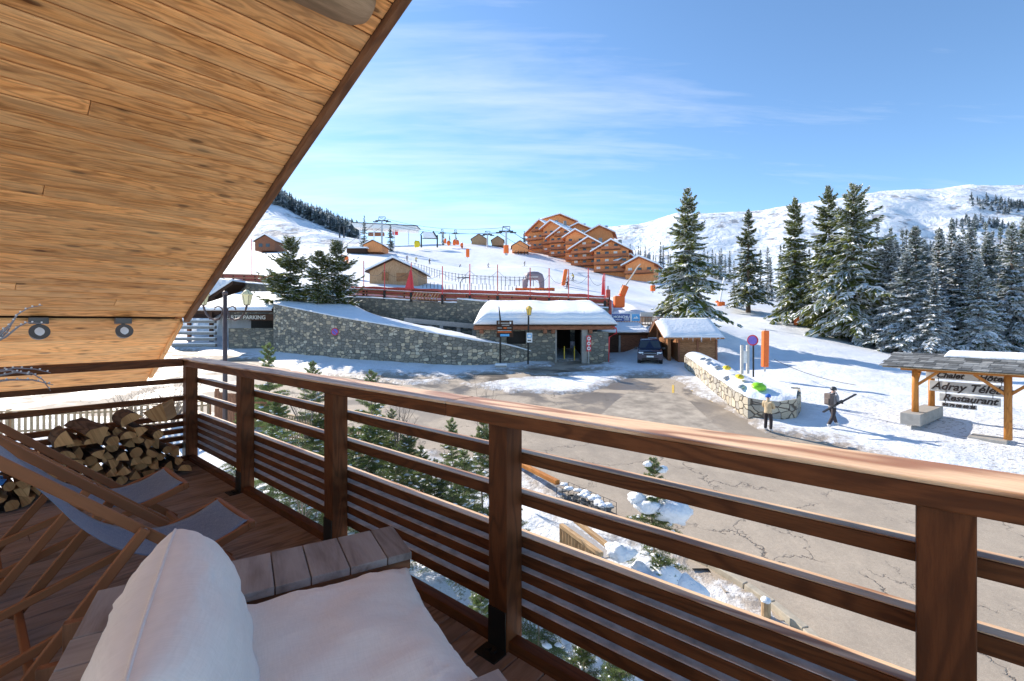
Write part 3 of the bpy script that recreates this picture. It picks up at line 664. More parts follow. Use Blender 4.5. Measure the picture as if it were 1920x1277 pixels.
def conifer(seed,H,R,nb=260,t0=.1,snow=.5,mat='needle',fine=1.0,gappy=.25,tipup=.25,sun_bias=0,pw=.85,droop=.55,tw=12):
    g=np.random.default_rng(seed); parts=[]
    u=np.sort(g.random(nb)**1.15)   # height fraction of branches
    hb=t0+(1-t0)*u*.985
    az=np.arange(nb)*2.39996+g.normal(0,.5,nb)
    prof=((1-u)**pw)
    # lumpy outline: sector-wise modulation
    k=.55+.62*g.random(nb)**1.2; k*=np.where(g.random(nb)<gappy,.5,1)
    k*=1+.18*np.sin(az*2+seed)+.12*np.sin(u*23+seed)
    Lb=R*prof*k+.03*H*(.3+.7*g.random(nb))*.6
    Lb*=np.minimum(1,.55+ (u/.12))
    el0=np.radians(np.interp(u,[0,.5,.85,1],[-16,-6,18,60]))+g.normal(0,.1,nb)
    segs=9
    for s in range(segs):
        f=(s+.35)/segs
        pass
    nt_=tw
    f=(np.arange(nt_)+.5)/nt_
    Fm=np.tile(f,(nb,1))+g.normal(0,.03,(nb,nt_)); Fm=np.clip(Fm,.06,1)
    dirh=np.c_[np.cos(az),np.sin(az)]
    # branch curve: out and sagging, tip lifting
    def curve(F_):
        r=Lb[:,None]*F_*np.cos(el0)[:,None]
        z=hb[:,None]*H+Lb[:,None]*(np.sin(el0)[:,None]*F_-droop*F_**2*.55*(1-u)[:,None]+tipup*F_**4*.5)
        return r,z
    r,z=curve(Fm); r2,z2=curve(np.clip(Fm+.05,0,1.05)); 
    P=np.stack([r*dirh[:,0,None],r*dirh[:,1,None],z],-1)
    T=np.stack([(r2-r)*dirh[:,0,None],(r2-r)*dirh[:,1,None],z2-z],-1); T/=np.linalg.norm(T,axis=-1,keepdims=True)+1e-9
    side=np.stack([-dirh[:,1],dirh[:,0],np.zeros(nb)],-1)[:,None,:]
    bl=Lb[:,None]*np.ones_like(Fm)
    for sg in (-1,1,0):
        for rep in range(2 if sg else 1):
            ang=g.uniform(.45,1.05,Fm.shape)
            if sg==0: d=T+np.stack([0*Fm,0*Fm,-g.uniform(.3,1.4,Fm.shape)],-1)
            else: d=T*np.cos(ang)[...,None]+side*sg*np.sin(ang)[...,None]+np.stack([0*Fm,0*Fm,-g.uniform(0,.55,Fm.shape)],-1)
            ln=(.36*bl*(1.12-Fm)**.8+.10*H/18+.12)*g.uniform(.6,1.15,Fm.shape)*(1 if sg else .7)
            wd=ln*g.uniform(.13,.22,Fm.shape)/fine
            nrm=np.stack([g.normal(0,.45,Fm.shape),g.normal(0,.45,Fm.shape),np.ones_like(Fm)],-1)
            rn=g.random(Fm.shape)*.7+.3*np.tile(g.random(nb)[:,None],(1,nt_))
            parts.append(kites(P.reshape(-1,3),d.reshape(-1,3),ln.ravel(),wd.ravel(),nrm.reshape(-1,3),0,rn.ravel()))
            nr2=np.cross(d.reshape(-1,3),nrm.reshape(-1,3)); parts.append(kites(P.reshape(-1,3),d.reshape(-1,3),ln.ravel()*.9,wd.ravel()*.8,nr2,0,rn.ravel()*.8))
            if snow>0:
                msk=(g.random(Fm.shape)<snow*(.55+.6*np.repeat((g.random(nb)<.6)[:,None],nt_,1))).ravel()
                if msk.any():
                    P2=P.reshape(-1,3)[msk]+np.array([0,0,.035*H/18+.01]); d2=d.reshape(-1,3)[msk]; n2=np.tile([[0,0,1.]],(msk.sum(),1))+g.normal(0,.65,(msk.sum(),3))
                    parts.append(kites(P2,d2,ln.ravel()[msk]*1.0,wd.ravel()[msk]*(1.25+.35*(snow>.8)),n2,1,rn.ravel()[msk]))
    # leader
    n=14; P=np.c_[np.zeros(n),np.zeros(n),H*(.93+.07*np.arange(n)/n)]; a=g.random(n)*6.28
    parts.append(kites(P,np.c_[np.cos(a),np.sin(a),np.full(n,1.2)],np.full(n,.03*H),np.full(n,.004*H),np.tile([[0,0,1.]],(n,1)),0,g.random(n)))
    return pack(parts,'crown',[M[mat],M['snow']])
def trunk_mesh(H,r):
    b=MB(); g=random.Random(int(H*10)); pts=[(g.uniform(-.02,.02)*i,g.uniform(-.02,.02)*i,H*i/8-.3) for i in range(9)]
    b.tube(pts,[r*(1-.93*i/8)+(.25*r if i==0 else 0) for i in range(9)],M['trunk'],10)
    o=b.build('trunk',smooth=True); me=o.data; bpy.data.objects.remove(o); return me
def place_tree(nm,crown,trunk,X,Y,z,sc,rz,label,cat,group=None,snowy=None):
    t=thing(nm,(X,Y,z),label,cat,group,rz); t.scale=sc if hasattr(sc,'__len__') else (sc,sc,sc)
    for n_,m_ in (('crown',crown),('trunk',trunk)):
        o=bpy.data.objects.new(n_,m_); COL.objects.link(o); o.parent=t
    return t
# ------------------------------------------------------------------ trees
H0=16.0
cA=conifer(11,H0,4.6,nb=230,t0=.07,snow=.75,gappy=.35,tw=14,pw=.78,droop=.8,tipup=.35); cB=conifer(12,H0,3.7,nb=190,t0=.12,snow=.45,gappy=.3,tw=12,pw=.85)
cC=conifer(13,H0,4.2,nb=210,t0=.10,snow=.4,gappy=.3,tw=13,pw=.75); cD=conifer(14,H0,5.3,nb=190,t0=.11,snow=.8,gappy=.45,tw=12,pw=.6,droop=.75)
cE=conifer(15,H0,3.6,nb=280,t0=.02,snow=1.5,mat='needledark',gappy=.15,tw=12,pw=.85,droop=.9); cF=conifer(16,H0,3.2,nb=260,t0=.02,snow=1.3,mat='needledark',gappy=.2,tw=11,pw=.9,droop=.8)
tM=trunk_mesh(H0,.30)
def tree_at(px,base,top,Y,crown,wpx,label,group=None,name='conifer_tree',cat='tree',rz=None,cr=3.7):
    p=at(px,base,Y); z=gz(p.x,Y); Ht=(CAMZ-(top-HY)/F*Y)-z; s=Ht/H0; wd=(wpx/F*Y)/cr/s if wpx else 1
    return place_tree(name,crown,tM,p.x,Y,z-.1,(s*wd,s*wd,s),random.uniform(0,6.28) if rz is None else rz,label,cat,group)
tree_at(1290,650,352,45,cA,74,'tall snow-dusted spruce rising behind the small wooden shed','',cr=4.1)
tree_at(1403,587,392,75,cB,42,'lone slim spruce standing on the open snow between two groups of trees','',cr=3.3)
tree_at(1490,600,370,62,cC,50,'dense green spruce at the left end of the tall trio beside the piste','',cr=3.7)
tree_at(1553,622,347,57,cC,52,'dark green spruce in the middle of the tall trio beside the piste','',rz=2.0,cr=3.7)
tree_at(1600,634,346,52,cD,82,'tall ragged spruce with long snowy limbs at the right end of the tall trio','',cr=4.6)
for t in [o for o in COL.objects if o.get('category')=='tree']: 
    if 'group' in t: del t['group']
rt=random.Random(5)
fr=[(1668,440,50,52),(1716,423,55,62),(1700,470,47,58),(1762,428,58,50),(1800,450,48,60),(1752,500,45,48),(1852,436,56,55),(1898,418,47,60),(1925,400,50,70),(1640,470,60,40),(1835,480,45,50),(1880,500,50,45),(1960,430,46,60),(2010,420,50,60),(1735,455,64,45),(1820,425,66,45),(1655,500,56,34),(1785,410,72,40),(1680,450,70,40),(1900,440,66,40),(1620,480,72,34)]
for i,(px,top,Y,w_) in enumerate(fr):
    base=1.6*0+ (HY+870*.062*0)
    tree_at(px,660,top,Y,[cE,cF][i%2],w_,'snow-laden dark spruce in the dense stand at the right edge','spruces of the dense stand on the right',cr=3.4)
# back rows
bk=MB()
cG=conifer(21,H0,2.7,nb=110,t0=.02,snow=.9,mat='needledark',gappy=.2,tw=6,fine=.7); cH=conifer(22,H0,2.4,nb=100,t0=.02,snow=.8,mat='needledark',gappy=.2,tw=6,fine=.7)
def back(px,top,Y,group,label,wf=.22):
    p=at(px,600,Y); z=gz(p.x,Y) if Y<255 else 10; zt=CAMZ-(top-HY)/F*Y; Ht=max(zt-z,5)
    s=Ht/H0; place_tree('conifer_tree',[cG,cH][rt.randrange(2)],tM,p.x,Y,z-.2,(s*.9,s*.9,s),rt.uniform(0,6),label,'tree',group)
for px in range(1375,1660,12):
    back(px+rt.uniform(-5,5),rt.uniform(452,486)+ (10 if px<1440 else 0),rt.uniform(95,125),'spruces behind the tall trio','dark spruce in the line behind the tall trio of trees')
for px in list(range(1182,1262,7))+list(range(1320,1376,7)):
    back(px+rt.uniform(-3,3),rt.uniform(452,478),rt.uniform(165,190),'far spruces beyond the hotel','small far spruce standing beyond the big wooden hotel')
for px in range(1640,2000,16):
    back(px+rt.uniform(-6,6),rt.uniform(415,450),rt.uniform(85,120),'spruces behind the dense stand','spruce top showing above the dense stand on the right')
# bluish wood on the hill to the left and on the mountain to the right
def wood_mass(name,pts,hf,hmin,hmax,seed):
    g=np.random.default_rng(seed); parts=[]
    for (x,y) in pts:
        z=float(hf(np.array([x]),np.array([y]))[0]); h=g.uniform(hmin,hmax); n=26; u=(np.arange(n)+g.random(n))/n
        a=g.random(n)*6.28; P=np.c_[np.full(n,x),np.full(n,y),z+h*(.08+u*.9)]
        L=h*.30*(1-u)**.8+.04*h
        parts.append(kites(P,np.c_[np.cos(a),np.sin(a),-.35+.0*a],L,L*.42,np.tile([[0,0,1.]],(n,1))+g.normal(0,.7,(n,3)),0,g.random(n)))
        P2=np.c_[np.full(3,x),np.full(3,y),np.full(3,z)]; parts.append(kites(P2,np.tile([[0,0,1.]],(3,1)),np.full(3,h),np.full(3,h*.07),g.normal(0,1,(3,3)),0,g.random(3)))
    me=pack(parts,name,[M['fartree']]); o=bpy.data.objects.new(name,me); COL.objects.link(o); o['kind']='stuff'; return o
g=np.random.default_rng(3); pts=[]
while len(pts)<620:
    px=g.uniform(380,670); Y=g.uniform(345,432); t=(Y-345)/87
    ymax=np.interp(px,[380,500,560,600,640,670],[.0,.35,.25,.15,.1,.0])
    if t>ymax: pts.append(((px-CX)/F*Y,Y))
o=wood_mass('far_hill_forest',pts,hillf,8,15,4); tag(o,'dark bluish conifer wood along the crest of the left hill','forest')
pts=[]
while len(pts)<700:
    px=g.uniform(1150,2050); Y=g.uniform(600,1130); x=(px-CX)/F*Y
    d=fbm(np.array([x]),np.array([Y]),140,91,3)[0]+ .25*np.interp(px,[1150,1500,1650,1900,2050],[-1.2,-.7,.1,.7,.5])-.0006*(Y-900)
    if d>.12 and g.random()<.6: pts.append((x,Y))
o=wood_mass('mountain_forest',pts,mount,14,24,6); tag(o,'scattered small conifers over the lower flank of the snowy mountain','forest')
# trees on the walled mound
mA=conifer(31,6.0,2.1,nb=150,t0=.02,snow=.42,gappy=.2,tw=11,pw=.62,droop=-.1,tipup=.7,fine=1.25); mB=conifer(32,6.0,1.5,nb=120,t0=.02,snow=.35,gappy=.2,tw=10,pw=.55,droop=-.2,tipup=.8,fine=1.25)
tS=trunk_mesh(6.0,.09)
for (px,base,top,Y,c,wp,cr,lab) in [(545,566,444,45,mA,56,2.1,'broad young pine at the left on the walled snowy mound'),(600,566,468,44.5,mB,42,1.5,'smallest young pine between two others on the walled snowy mound'),(633,566,451,45,mA,54,2.1,'young pine at the right of the trio on the walled snowy mound')]:
    p=at(px,base,Y); H=(base-top)/F*Y; s=H/6.0; wd=(wp/F*Y)/cr/s
    place_tree('young_pine',c,tS,p.x,Y,p.z-.15,(s*wd,s*wd,s),rt.uniform(0,6),lab,'tree')
for (px,base,top,Y,lab) in [(683,470,403,185,'slim dark spruce to the left of the lift pylon'),(732,470,420,188,'bushy snowy spruce directly behind the lift pylon'),(831,462,432,222,'small dark spruce on the skyline right of the lift station'),(843,462,438,222,'dark spruce beside another on the skyline above the piste'),(856,462,442,224,'tiny spruce on the skyline left of the dark huts'),(983,470,432,190,'pair-like dark spruce just left of the big wooden hotel')]:
    p=at(px,base,Y); z=gz(p.x,Y); s=((CAMZ-(top-HY)/F*Y)-z)/H0; place_tree('conifer_tree',cG,tM,p.x,Y,z-.2,(s*(1.5 if px==732 else 1),)*2+(s,),rt.uniform(0,6),lab,'tree')
# ---- garden spruces close to the balcony: real needles
def sapling(seed,H,R,nb=46,needle=.045,dens=52,col='needlenear'):
    g=np.random.default_rng(seed); parts=[]; b=MB()
    b.tube([(g.normal(0,.01)*i,g.normal(0,.01)*i,H*i/8-.2) for i in range(9)],[.035*H/3*(1-.85*i/8) for i in range(9)],M['twig'],7)
    u=np.sort(g.random(nb)); clumps=MB(); P0=[];D0=[]
    for i in range(nb):
        h=H*(.06+.92*u[i]); a=i*2.4+g.normal(0,.4); L=R*(1-u[i])**.75*g.uniform(.6,1.1)+.12*H/3; el=np.interp(u[i],[0,.6,1],[-.05,.35,1.0])
        d=np.array([math.cos(a)*math.cos(el),math.sin(a)*math.cos(el),math.sin(el)]); s=np.array([-math.sin(a),math.cos(a),0])
        tw=[(np.array([0,0,h]),d,L,1.0)]
        for k in range(7):
            f=(k+1.3)/8.5; sg=1 if k%2 else -1; base=np.array([0,0,h])+d*L*f-np.array([0,0,.18*L*f*f])
            for sg in (-1,1): tw.append((base,d*.75+s*sg*.75+np.array([0,0,-.12]),L*.42*(1.1-f),.8))
        for (p,dd,l,wt) in tw:
            dd=dd/np.linalg.norm(dd); n=max(6,int(dens*l/.28)); f=(np.arange(n)+g.random(n))/n
            sag=np.zeros((n,3)); sag[:,2]=-.18*l*f*f if wt==1.0 else -.05*l*f
            PP=p+dd*(f*l)[:,None]+sag; q=g.normal(0,1,(n,3)); q-=dd*(q@dd)[:,None]; q/=np.linalg.norm(q,axis=1,keepdims=True)
            parts.append(kites(PP,dd*.75+q,np.full(n,needle)*g.uniform(.7,1.3,n),np.full(n,needle*.10),g.normal(0,1,(n,3)),0,.3+.5*f*g.random(n)+.2*g.random(n)))
            b.tube([p,p+dd*l*.5+sag[n//2],p+dd*l+sag[-1]],[.006*wt*H/3,.004,.0015],M['twig'],4,False)
            if g.random()<.07 and wt<1: c=p+dd*l*.6; clumps.blob(c+np.array([0,0,.02]),(l*.38,l*.3,l*.13),M['snow'],int(g.integers(999)),.3,8)
    return pack(parts,'needles',[M[col]]),b,clumps
SP=[]
for sd,H,R,nb in ((1,3.0,1.0,84),(2,3.0,.8,72),(3,3.0,1.3,84)):
    nm,tb,cl=sapling(sd,H,R,nb); to=tb.build('stem'); co_=cl.build('snow_clump',smooth=True); SP.append((nm,to.data,co_.data)); bpy.data.objects.remove(to); bpy.data.objects.remove(co_)
def sap(px,top,Y,v,Ht,label,wx=1.0,rz=None,group=None):
    X=(px-CX)/F*Y; zt=CAMZ-(top-HY)/F*Y; s=Ht/3.0
    t=thing('young_spruce',(X,Y,zt-Ht),label,'tree',group,rt.uniform(0,6) if rz is None else rz); t.scale=(s*wx,s*wx,s)
    for n_,m_ in zip(('needles','stem','snow_clump'),SP[v]):
        o=bpy.data.objects.new(n_,m_); COL.objects.link(o); o.parent=t
    return t
sap(1226,856,9.6,1,2.9,'young spruce bent under big heaps of snow beside the road below the rail')
sap(846,783,13.0,1,3.0,'slender young spruce in front of the road, left of the central rail post')
sap(905,786,11.0,0,3.1,'full young spruce just left of the central rail post')
sap(705,716,15,1,3.9,'tall thin young spruce beyond the second rail bay')
sap(502,642,16.5,1,4.3,'young spruce with a snow cap whose tip rises above the hand rail')
sap(586,677,15.5,0,4.0,'young spruce whose snow-capped tip pokes over the rail below the stone wall',.9)
sap(697,692,13,1,3.6,'young spruce tip leaning with snow just above the hand rail')
sap(520,735,12.5,2,2.3,'bushy spruce low behind the first rail bay')
sap(640,845,10.5,2,2.2,'low snowy spruce at the foot of the garden fence')
sap(742,838,10.8,0,2.4,'green young spruce behind the dense lower slats')
sap(855,900,9.4,2,2.0,'low wide spruce left of the central rail post near the ground')
sap(900,1090,6.4,0,1.8,'bright green spruce top under the lowest slat beside the central post',.9)
sap(1010,1010,8.8,0,2.6,'spruce growing beneath the wooden gangway rail')
sap(1160,1200,5.6,2,1.6,'sunlit green spruce top seen at the bottom under the slats')
sap(545,900,8.6,0,1.4,'tiny spruce poking from the snow beneath the first rail bay')
sap(1235,1040,9.0,2,1.9,'low spruce buried in snow by the kerb')
sap(600,765,14,0,2.9,'medium young spruce in the second row behind the second rail bay')
sap(660,800,12,2,2.4,'wide young spruce right of the second rail post')
sap(765,800,11.6,0,2.7,'young spruce in front of the gap in the garden fence')
sap(815,862,10.6,2,2.2,'bushy spruce below the pale garden fence end')
sap(455,760,13.5,0,2.4,'young spruce glimpsed right of the corner post')
sap(1090,1190,6.0,0,1.7,'light green spruce top at the very bottom under the lowest slat')
sap(960,900,11.5,1,2.6,'slim spruce just right of the central post beside the beam')
for i,(px,top,Y,v,h) in enumerate(((620,800,11,0,2.0),(690,800,12.5,2,2.3),(735,765,13.5,1,2.6),(790,835,10.2,0,2.0),(870,845,10.4,2,2.3),(590,850,9.6,2,1.8),(510,800,10.5,2,1.9),(715,880,9.0,2,1.7))):
    sap(px,top,Y,v,h,'young spruce in the thicket crowding the snowy bank between balcony and road',1.0,group='young spruces of the garden thicket')
# big snow heaps on the bent spruce
for (px,py,Y,r) in [(1262,960,9.4,.30),(1215,948,9.5,.22),(1195,935,9.6,.16),(1160,1035,9.2,.22),(1225,1090,9.0,.42),(1280,1110,9.0,.34),(1195,905,9.6,.10),(1240,880,9.6,.10),(1215,870,9.6,.08)]:
    b=MB(); p=at(px,py,Y); b.blob(p,(r*1.15,r,r*.75),M['snow'],px,.28,18,1.6); o=b.build('snow_heap',smooth=True,loc=p); tag(o,'heap of fresh snow weighing on the bent young spruce','snow heap','snow heaps on the bent spruce')
# bare shrubs
def shrub(px,top,Y,Ht,n,sp,label,seed):
    g_=random.Random(seed); X=(px-CX)/F*Y; z=CAMZ-(top-HY)/F*Y-Ht; b=MB()
    for i in range(n):
        a=g_.uniform(0,6.28); r=sp*g_.uniform(.3,1); hh=Ht*g_.uniform(.6,1); p0=Vector((X,Y,z)); p1=p0+Vector((math.cos(a)*r*.5,math.sin(a)*r*.5,hh*.55)); p2=p0+Vector((math.cos(a)*r,math.sin(a)*r,hh))
        b.tube([p0,p1,p2],[.012,.008,.003],M['twig'],4,False)
        for k in range(4):
            f=g_.uniform(.3,.95); q=p0.lerp(p1,f*2) if f<.5 else p1.lerp(p2,f*2-1); a2=g_.uniform(0,6.28); b.tube([q,q+Vector((math.cos(a2)*.18,math.sin(a2)*.18,.22))*Ht*.8],[.005,.002],M['twig'],3,False)
    o=b.build('bare_shrub',loc=(X,Y,z)); tag(o,label,'shrub')
shrub(325,712,16,1.5,36,1.0,'tangle of bare twigs behind the corner of the railing',1)
shrub(250,725,17,1.5,30,1.2,'bare dry shrub in front of the sunlit picket fence',2)
shrub(575,715,14,1.8,14,.9,'leafless bush behind the second rail bay',3)
shrub(745,745,13,1.7,18,.6,'upright bare stems behind the third rail bay',4)
shrub(909,703,15,2.6,7,.5,'bare leader twig rising above the hand rail by the road',5)
shrub(570,905,7.5,.9,4,.3,'few thin dry stems in the snow under the slats',6)
# ------------------------------------------------------------------ balcony
RZ=math.atan2(NV.y,NV.x)
def ndbox(b,n0,n1,s0,s1,z0,z1,mat,r=None):
    b.obox(nd((n0+n1)/2,(s0+s1)/2,(z0+z1)/2),(NV,DV,UP),(n1-n0,s1-s0,z1-z0),mat,r)
b=MB(); rr_=random.Random(3); s=-3.0
while s<5.70:
    wd=.142; cut=rr_.uniform(-1.5,.6)
    for n0,n1 in ((-3.2,cut),(cut+.004,1.537)): ndbox(b,n0,n1,s,min(s+wd-.006,5.70),-.03,0,M['deck'],rr_.random())
    s+=wd
b2=b.build('deck_boards',bevel=.0025)
dk=thing('balcony_deck',nd(0,0,-.2),'weathered brown timber balcony deck under the sloping roof','deck')
def adopt(o,p):
    o.parent=p; o.data.transform(parent_world(p).inverted()@Matrix.Translation(o.location)); o.location=(0,0,0)
adopt(b2,dk)
b=MB(); ndbox(b,1.54,1.60,-3,5.76,-.22,.045,M['rail']); ndbox(b,-3.2,1.539,5.702,5.76,-.22,.045,M['rail']); b.build('edge_beam',dk,bevel=.004)
b=MB()
for q in np.arange(-3,5.6,.6): ndbox(b,-3.2,1.53,q,q+.07,-.20,-.032,M['darkwood'])
b.build('joist',dk)
# railing
ra=thing('balcony_railing',nd(1.58,5.78,0),'dark stained timber railing with horizontal slats and broad hand rail','railing')
ps=[-1.61,-.135,1.308,2.765,4.252]
def post(n,s,front=True):
    b=MB(); ndbox(b,n,n+.107,s,s+.107,.0,.9825,M['rail']); o=b.build('post',ra,bevel=.004)
    b=MB()
    if front: ndbox(b,n-.006,n-.0005,s+.003,s+.104,.002,.175,M['black']); ndbox(b,n-.085,n-.0065,s-.004,s+.111,.001,.009,M['black']); ndbox(b,n-.05,n-.03,s+.03,s+.05,.009,.02,M['black']); ndbox(b,n-.05,n-.03,s+.06,s+.08,.009,.02,M['black'])
    else: ndbox(b,n+.003,n+.104,s-.006,s-.0005,.002,.175,M['black']); ndbox(b,n-.004,n+.111,s-.085,s-.0065,.001,.009,M['black'])
    c=b.build('post_base',o)
for s in ps: post(1.522,s)
post(1.522,5.722); post(.1-.07,5.722,False); post(-1.45,5.722,False)
tops=[.844,.659,.466,.388,.311,.234,.153]; hts=[.048,.05,.048,.05,.045,.046,.05]
for t,h in zip(tops,hts):
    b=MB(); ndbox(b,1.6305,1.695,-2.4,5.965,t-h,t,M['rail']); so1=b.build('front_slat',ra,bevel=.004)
    b=MB(); ndbox(b,1.635,1.692,-2.4,5.96,t+.0005,t+.004,M['frost'] if t<.45 else M['sunlit_railtop']); b.build('weathered_sunlit_top',so1,bevel=.0015)  # upper strips carry sunlit orange in their colour; lower ones are frosted, weathered wood
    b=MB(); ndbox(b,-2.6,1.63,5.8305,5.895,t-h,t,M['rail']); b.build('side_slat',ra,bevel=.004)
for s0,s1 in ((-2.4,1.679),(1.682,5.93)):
    b=MB(); ndbox(b,1.505,1.695,s0,s1,.983,1.041,M['rail']); ho=b.build('hand_rail',ra,bevel=.004); b=MB(); ndbox(b,1.50,1.70,s0,s1,1.0415,1.055,M['sunlit_railtop']); b.build('sunlit_rail_cap',ho,bevel=.006,seg=3)  # added top layer: weathered wood, paled to hold the sun against the shaded face
b=MB(); ndbox(b,-2.6,1.4985,5.72,5.93,.983,1.054,M['rail']); b.build('hand_rail',ra,bevel=.009,seg=3)
# roof: soffit boards run along n
rf=thing('sloping_roof',nd(1.75,8.05,.66),'steep timber-clad roof overhang sloping down past the corner of the balcony','roof')
SLP=.459; S0=6.6; Z0=1.49; VN=1.76
def rz_(s): return Z0+SLP*(S0-s) if s<S0 else Z0-.545*(s-S0)
sd_=Vector((DV*1-UP*SLP)).normalized(); sn=NV.cross(sd_); sn = sn if sn.z>0 else -sn
b=MB(); rr_=random.Random(9); L=0; tot=(S0+3.2)/ (1/math.sqrt(1+SLP*SLP)); L0=0
base=nd(0,S0,Z0)
q=0.02
while q<tot:
    wd=rr_.choice([.11,.13,.12,.145,.125]); c=base-sd_*(q+wd/2)
    cut=rr_.choice([None,rr_.uniform(-2,1.2)]); segs_=[(-6,VN-.03)] if cut is None else [(-6,cut-.001),(cut+.001,VN-.03)]
    for n0,n1 in segs_:
        b.obox(c+NV*((n0+n1)/2)+sn*(.0125+rr_.uniform(0,.003)),(NV,sd_,sn),(n1-n0,wd-.009,.025),M['soffit'],rr_.random())
    q+=wd
b.build('soffit',rf,bevel=.007,seg=2)
# lower eave boards: wider and lower, under the kink
sd2=Vector(DV-UP*.545).normalized(); sn2=NV.cross(sd2); sn2=sn2 if sn2.z>0 else -sn2
b=MB(); q=0
base2=nd(0,S0,Z0-.025)
for i,wd in enumerate((.45,.35,.50,.48)):
    c=base2+sd2*(q+wd/2+.01); b.obox(c+NV*((-6+VN-.06-.04*i*0)/2)+sn2*.0125,(NV,sd2,sn2),(6+VN-.06,wd-.004,.03),M['soffit'],rr_.random()); q+=wd
b.build('eave_soffit',rf,bevel=.004)
b=MB(); c0=base-sd_*(tot/2); b.obox(c0+NV*((-6+VN-.03)/2)+sn*.12,(NV,sd_,sn),(6+VN-.03,tot,.16),M['darkwood'])
c1=base2+sd2*.89; b.obox(c1+NV*((-6+VN-.1)/2)+sn2*.12,(NV,sd2,sn2),(6+VN-.1,1.76,.14),M['darkwood']); b.build('roof_deck',rf)
b=MB(); b.obox(c0+NV*(VN)+sn*.075,(sd_,NV,sn),(tot+.02,.055,.25),M['verge'])
c1=base2+sd2*.82; b.obox(c1+NV*(VN-.05)+sn2*.07,(sd2,NV,sn2),(1.56,.045,.22),M['soffit']); b.build('verge_board',rf,bevel=.004)
b=MB(); b.obox(c0+NV*(-2.1)+sn*.30,(NV,sd_,sn),(7.6,tot+.1,.18),M['snow']); b.build('snow_cover',rf,bevel=.05)
# carved beam end
b=MB(); bc=base-sd_*((S0-2.52)*math.sqrt(1+SLP*SLP)); prof=[]
pts=[]; 
rows=[]
for i,(n,k,dz) in enumerate([(-6,1,0),(-1,1,0),(.9,1,0),(1.25,1,0),(1.45,.93,.02),(1.56,.8,.045),(1.62,.55,.075),(1.64,.2,.09)]):
    row=[]
    for j in range(13):
        th=PI+PI*j/12; row.append(bc+NV*n+sd_*(math.cos(th)*.17*k)+sn*(math.sin(th)*.115*k))
    rows.append(row)
lc=[(rows[i][0].dot(NV),.17*math.cos(PI+PI*j/12),.1*math.sin(PI+PI*j/12)) for i in range(len(rows)) for j in range(13)]
b.grid(rows,M['beam'],lc); b.build('purlin',rf,smooth=True)
# spotlights under the kink
def spot(px,label):
    u=(px-CX)/F; q=(S0*.7659+u*S0*.643)/(.643-u*.7659)
    p=nd(q,S0-.02,Z0-.03); t=thing('spotlight',p,label,'spotlight','spotlights on the roof soffit')
    b=MB(); b.obox(p+Vector((0,0,-.005)),(NV,DV,UP),(.14,.09,.065),M['greymetal']); b.build('mount_box',t,bevel=.006)
    to=(Vector((0,0,CAMZ))-p).normalized(); ax=(to*.85+UP*.30+NV*.12).normalized(); c=p-DV*.05+UP*-.12
    b=MB(); b.tube([p-UP*.03,p-UP*.07-DV*.02,c+UP*.03],.018,M['greymetal'],8); b.build('bracket',t,smooth=True)
    b=MB(); b.tube([c-ax*.10,c-ax*.09,c-ax*.04,c+ax*.022,c+ax*.026,c+ax*.015],[.02,.05,.068,.078,.074,.068],M['greymetal'],24); b.build('housing',t,smooth=False)
    b=MB(); b.tube([c+ax*.0155,c+ax*.024,c+ax*.028],[.0665,.045,.01],M['glass'],24); b.build('lens',t,smooth=True)
spot(72,'grey round spotlight on the soffit nearer the left picture edge'); spot(230,'grey round spotlight on the soffit nearer the roof edge')
# twig lights
def twig(pts,Y,label,bulbs):
    t=thing('decorative_branch',at(pts[0][0][0],pts[0][0][1],Y),label,'decorative branch')
    b=MB(); bb=MB()
    for pl_ in pts:
        P=[at(x,y,Y+.04*i) for i,(x,y) in enumerate(pl_)]; n=len(P); b.tube(P,[.009*(1-.75*i/(n-1)) for i in range(n)],M['steel'] if 0 else M['twiggrey'],6)
        for i in range(n-1):
            for k in (.3,.8):
                c=P[i].lerp(P[i+1],k); bb.blob(c+UP*.008,(.006,.006,.006),M['white'],i,.0,6)
    b.build('twig',t,smooth=True); bb.build('bulb',t)
M['twiggrey']=plain('grey_twig',(.30,.28,.29),.7)
twig([[(-40,665),(0,628),(22,606),(32,590),(52,578),(80,572)],[(-40,660),(0,634),(14,622),(24,604)],[(-30,650),(10,632),(35,612),(50,605),(85,607)],[(-30,640),(0,622),(20,608)]],2.9,'silvery curved twigs with tiny bulbs reaching in beside the left spotlight',0)
twig([[(-30,712),(0,704),(30,698),(60,700),(80,712),(95,733)],[(-30,708),(0,694),(30,690),(66,692),(95,699)],[(-20,716),(20,712),(60,712),(100,722)],[(-20,698),(20,694),(60,704)]],2.9,'silvery drooping twigs with tiny bulbs hanging above the left hand rail',0)
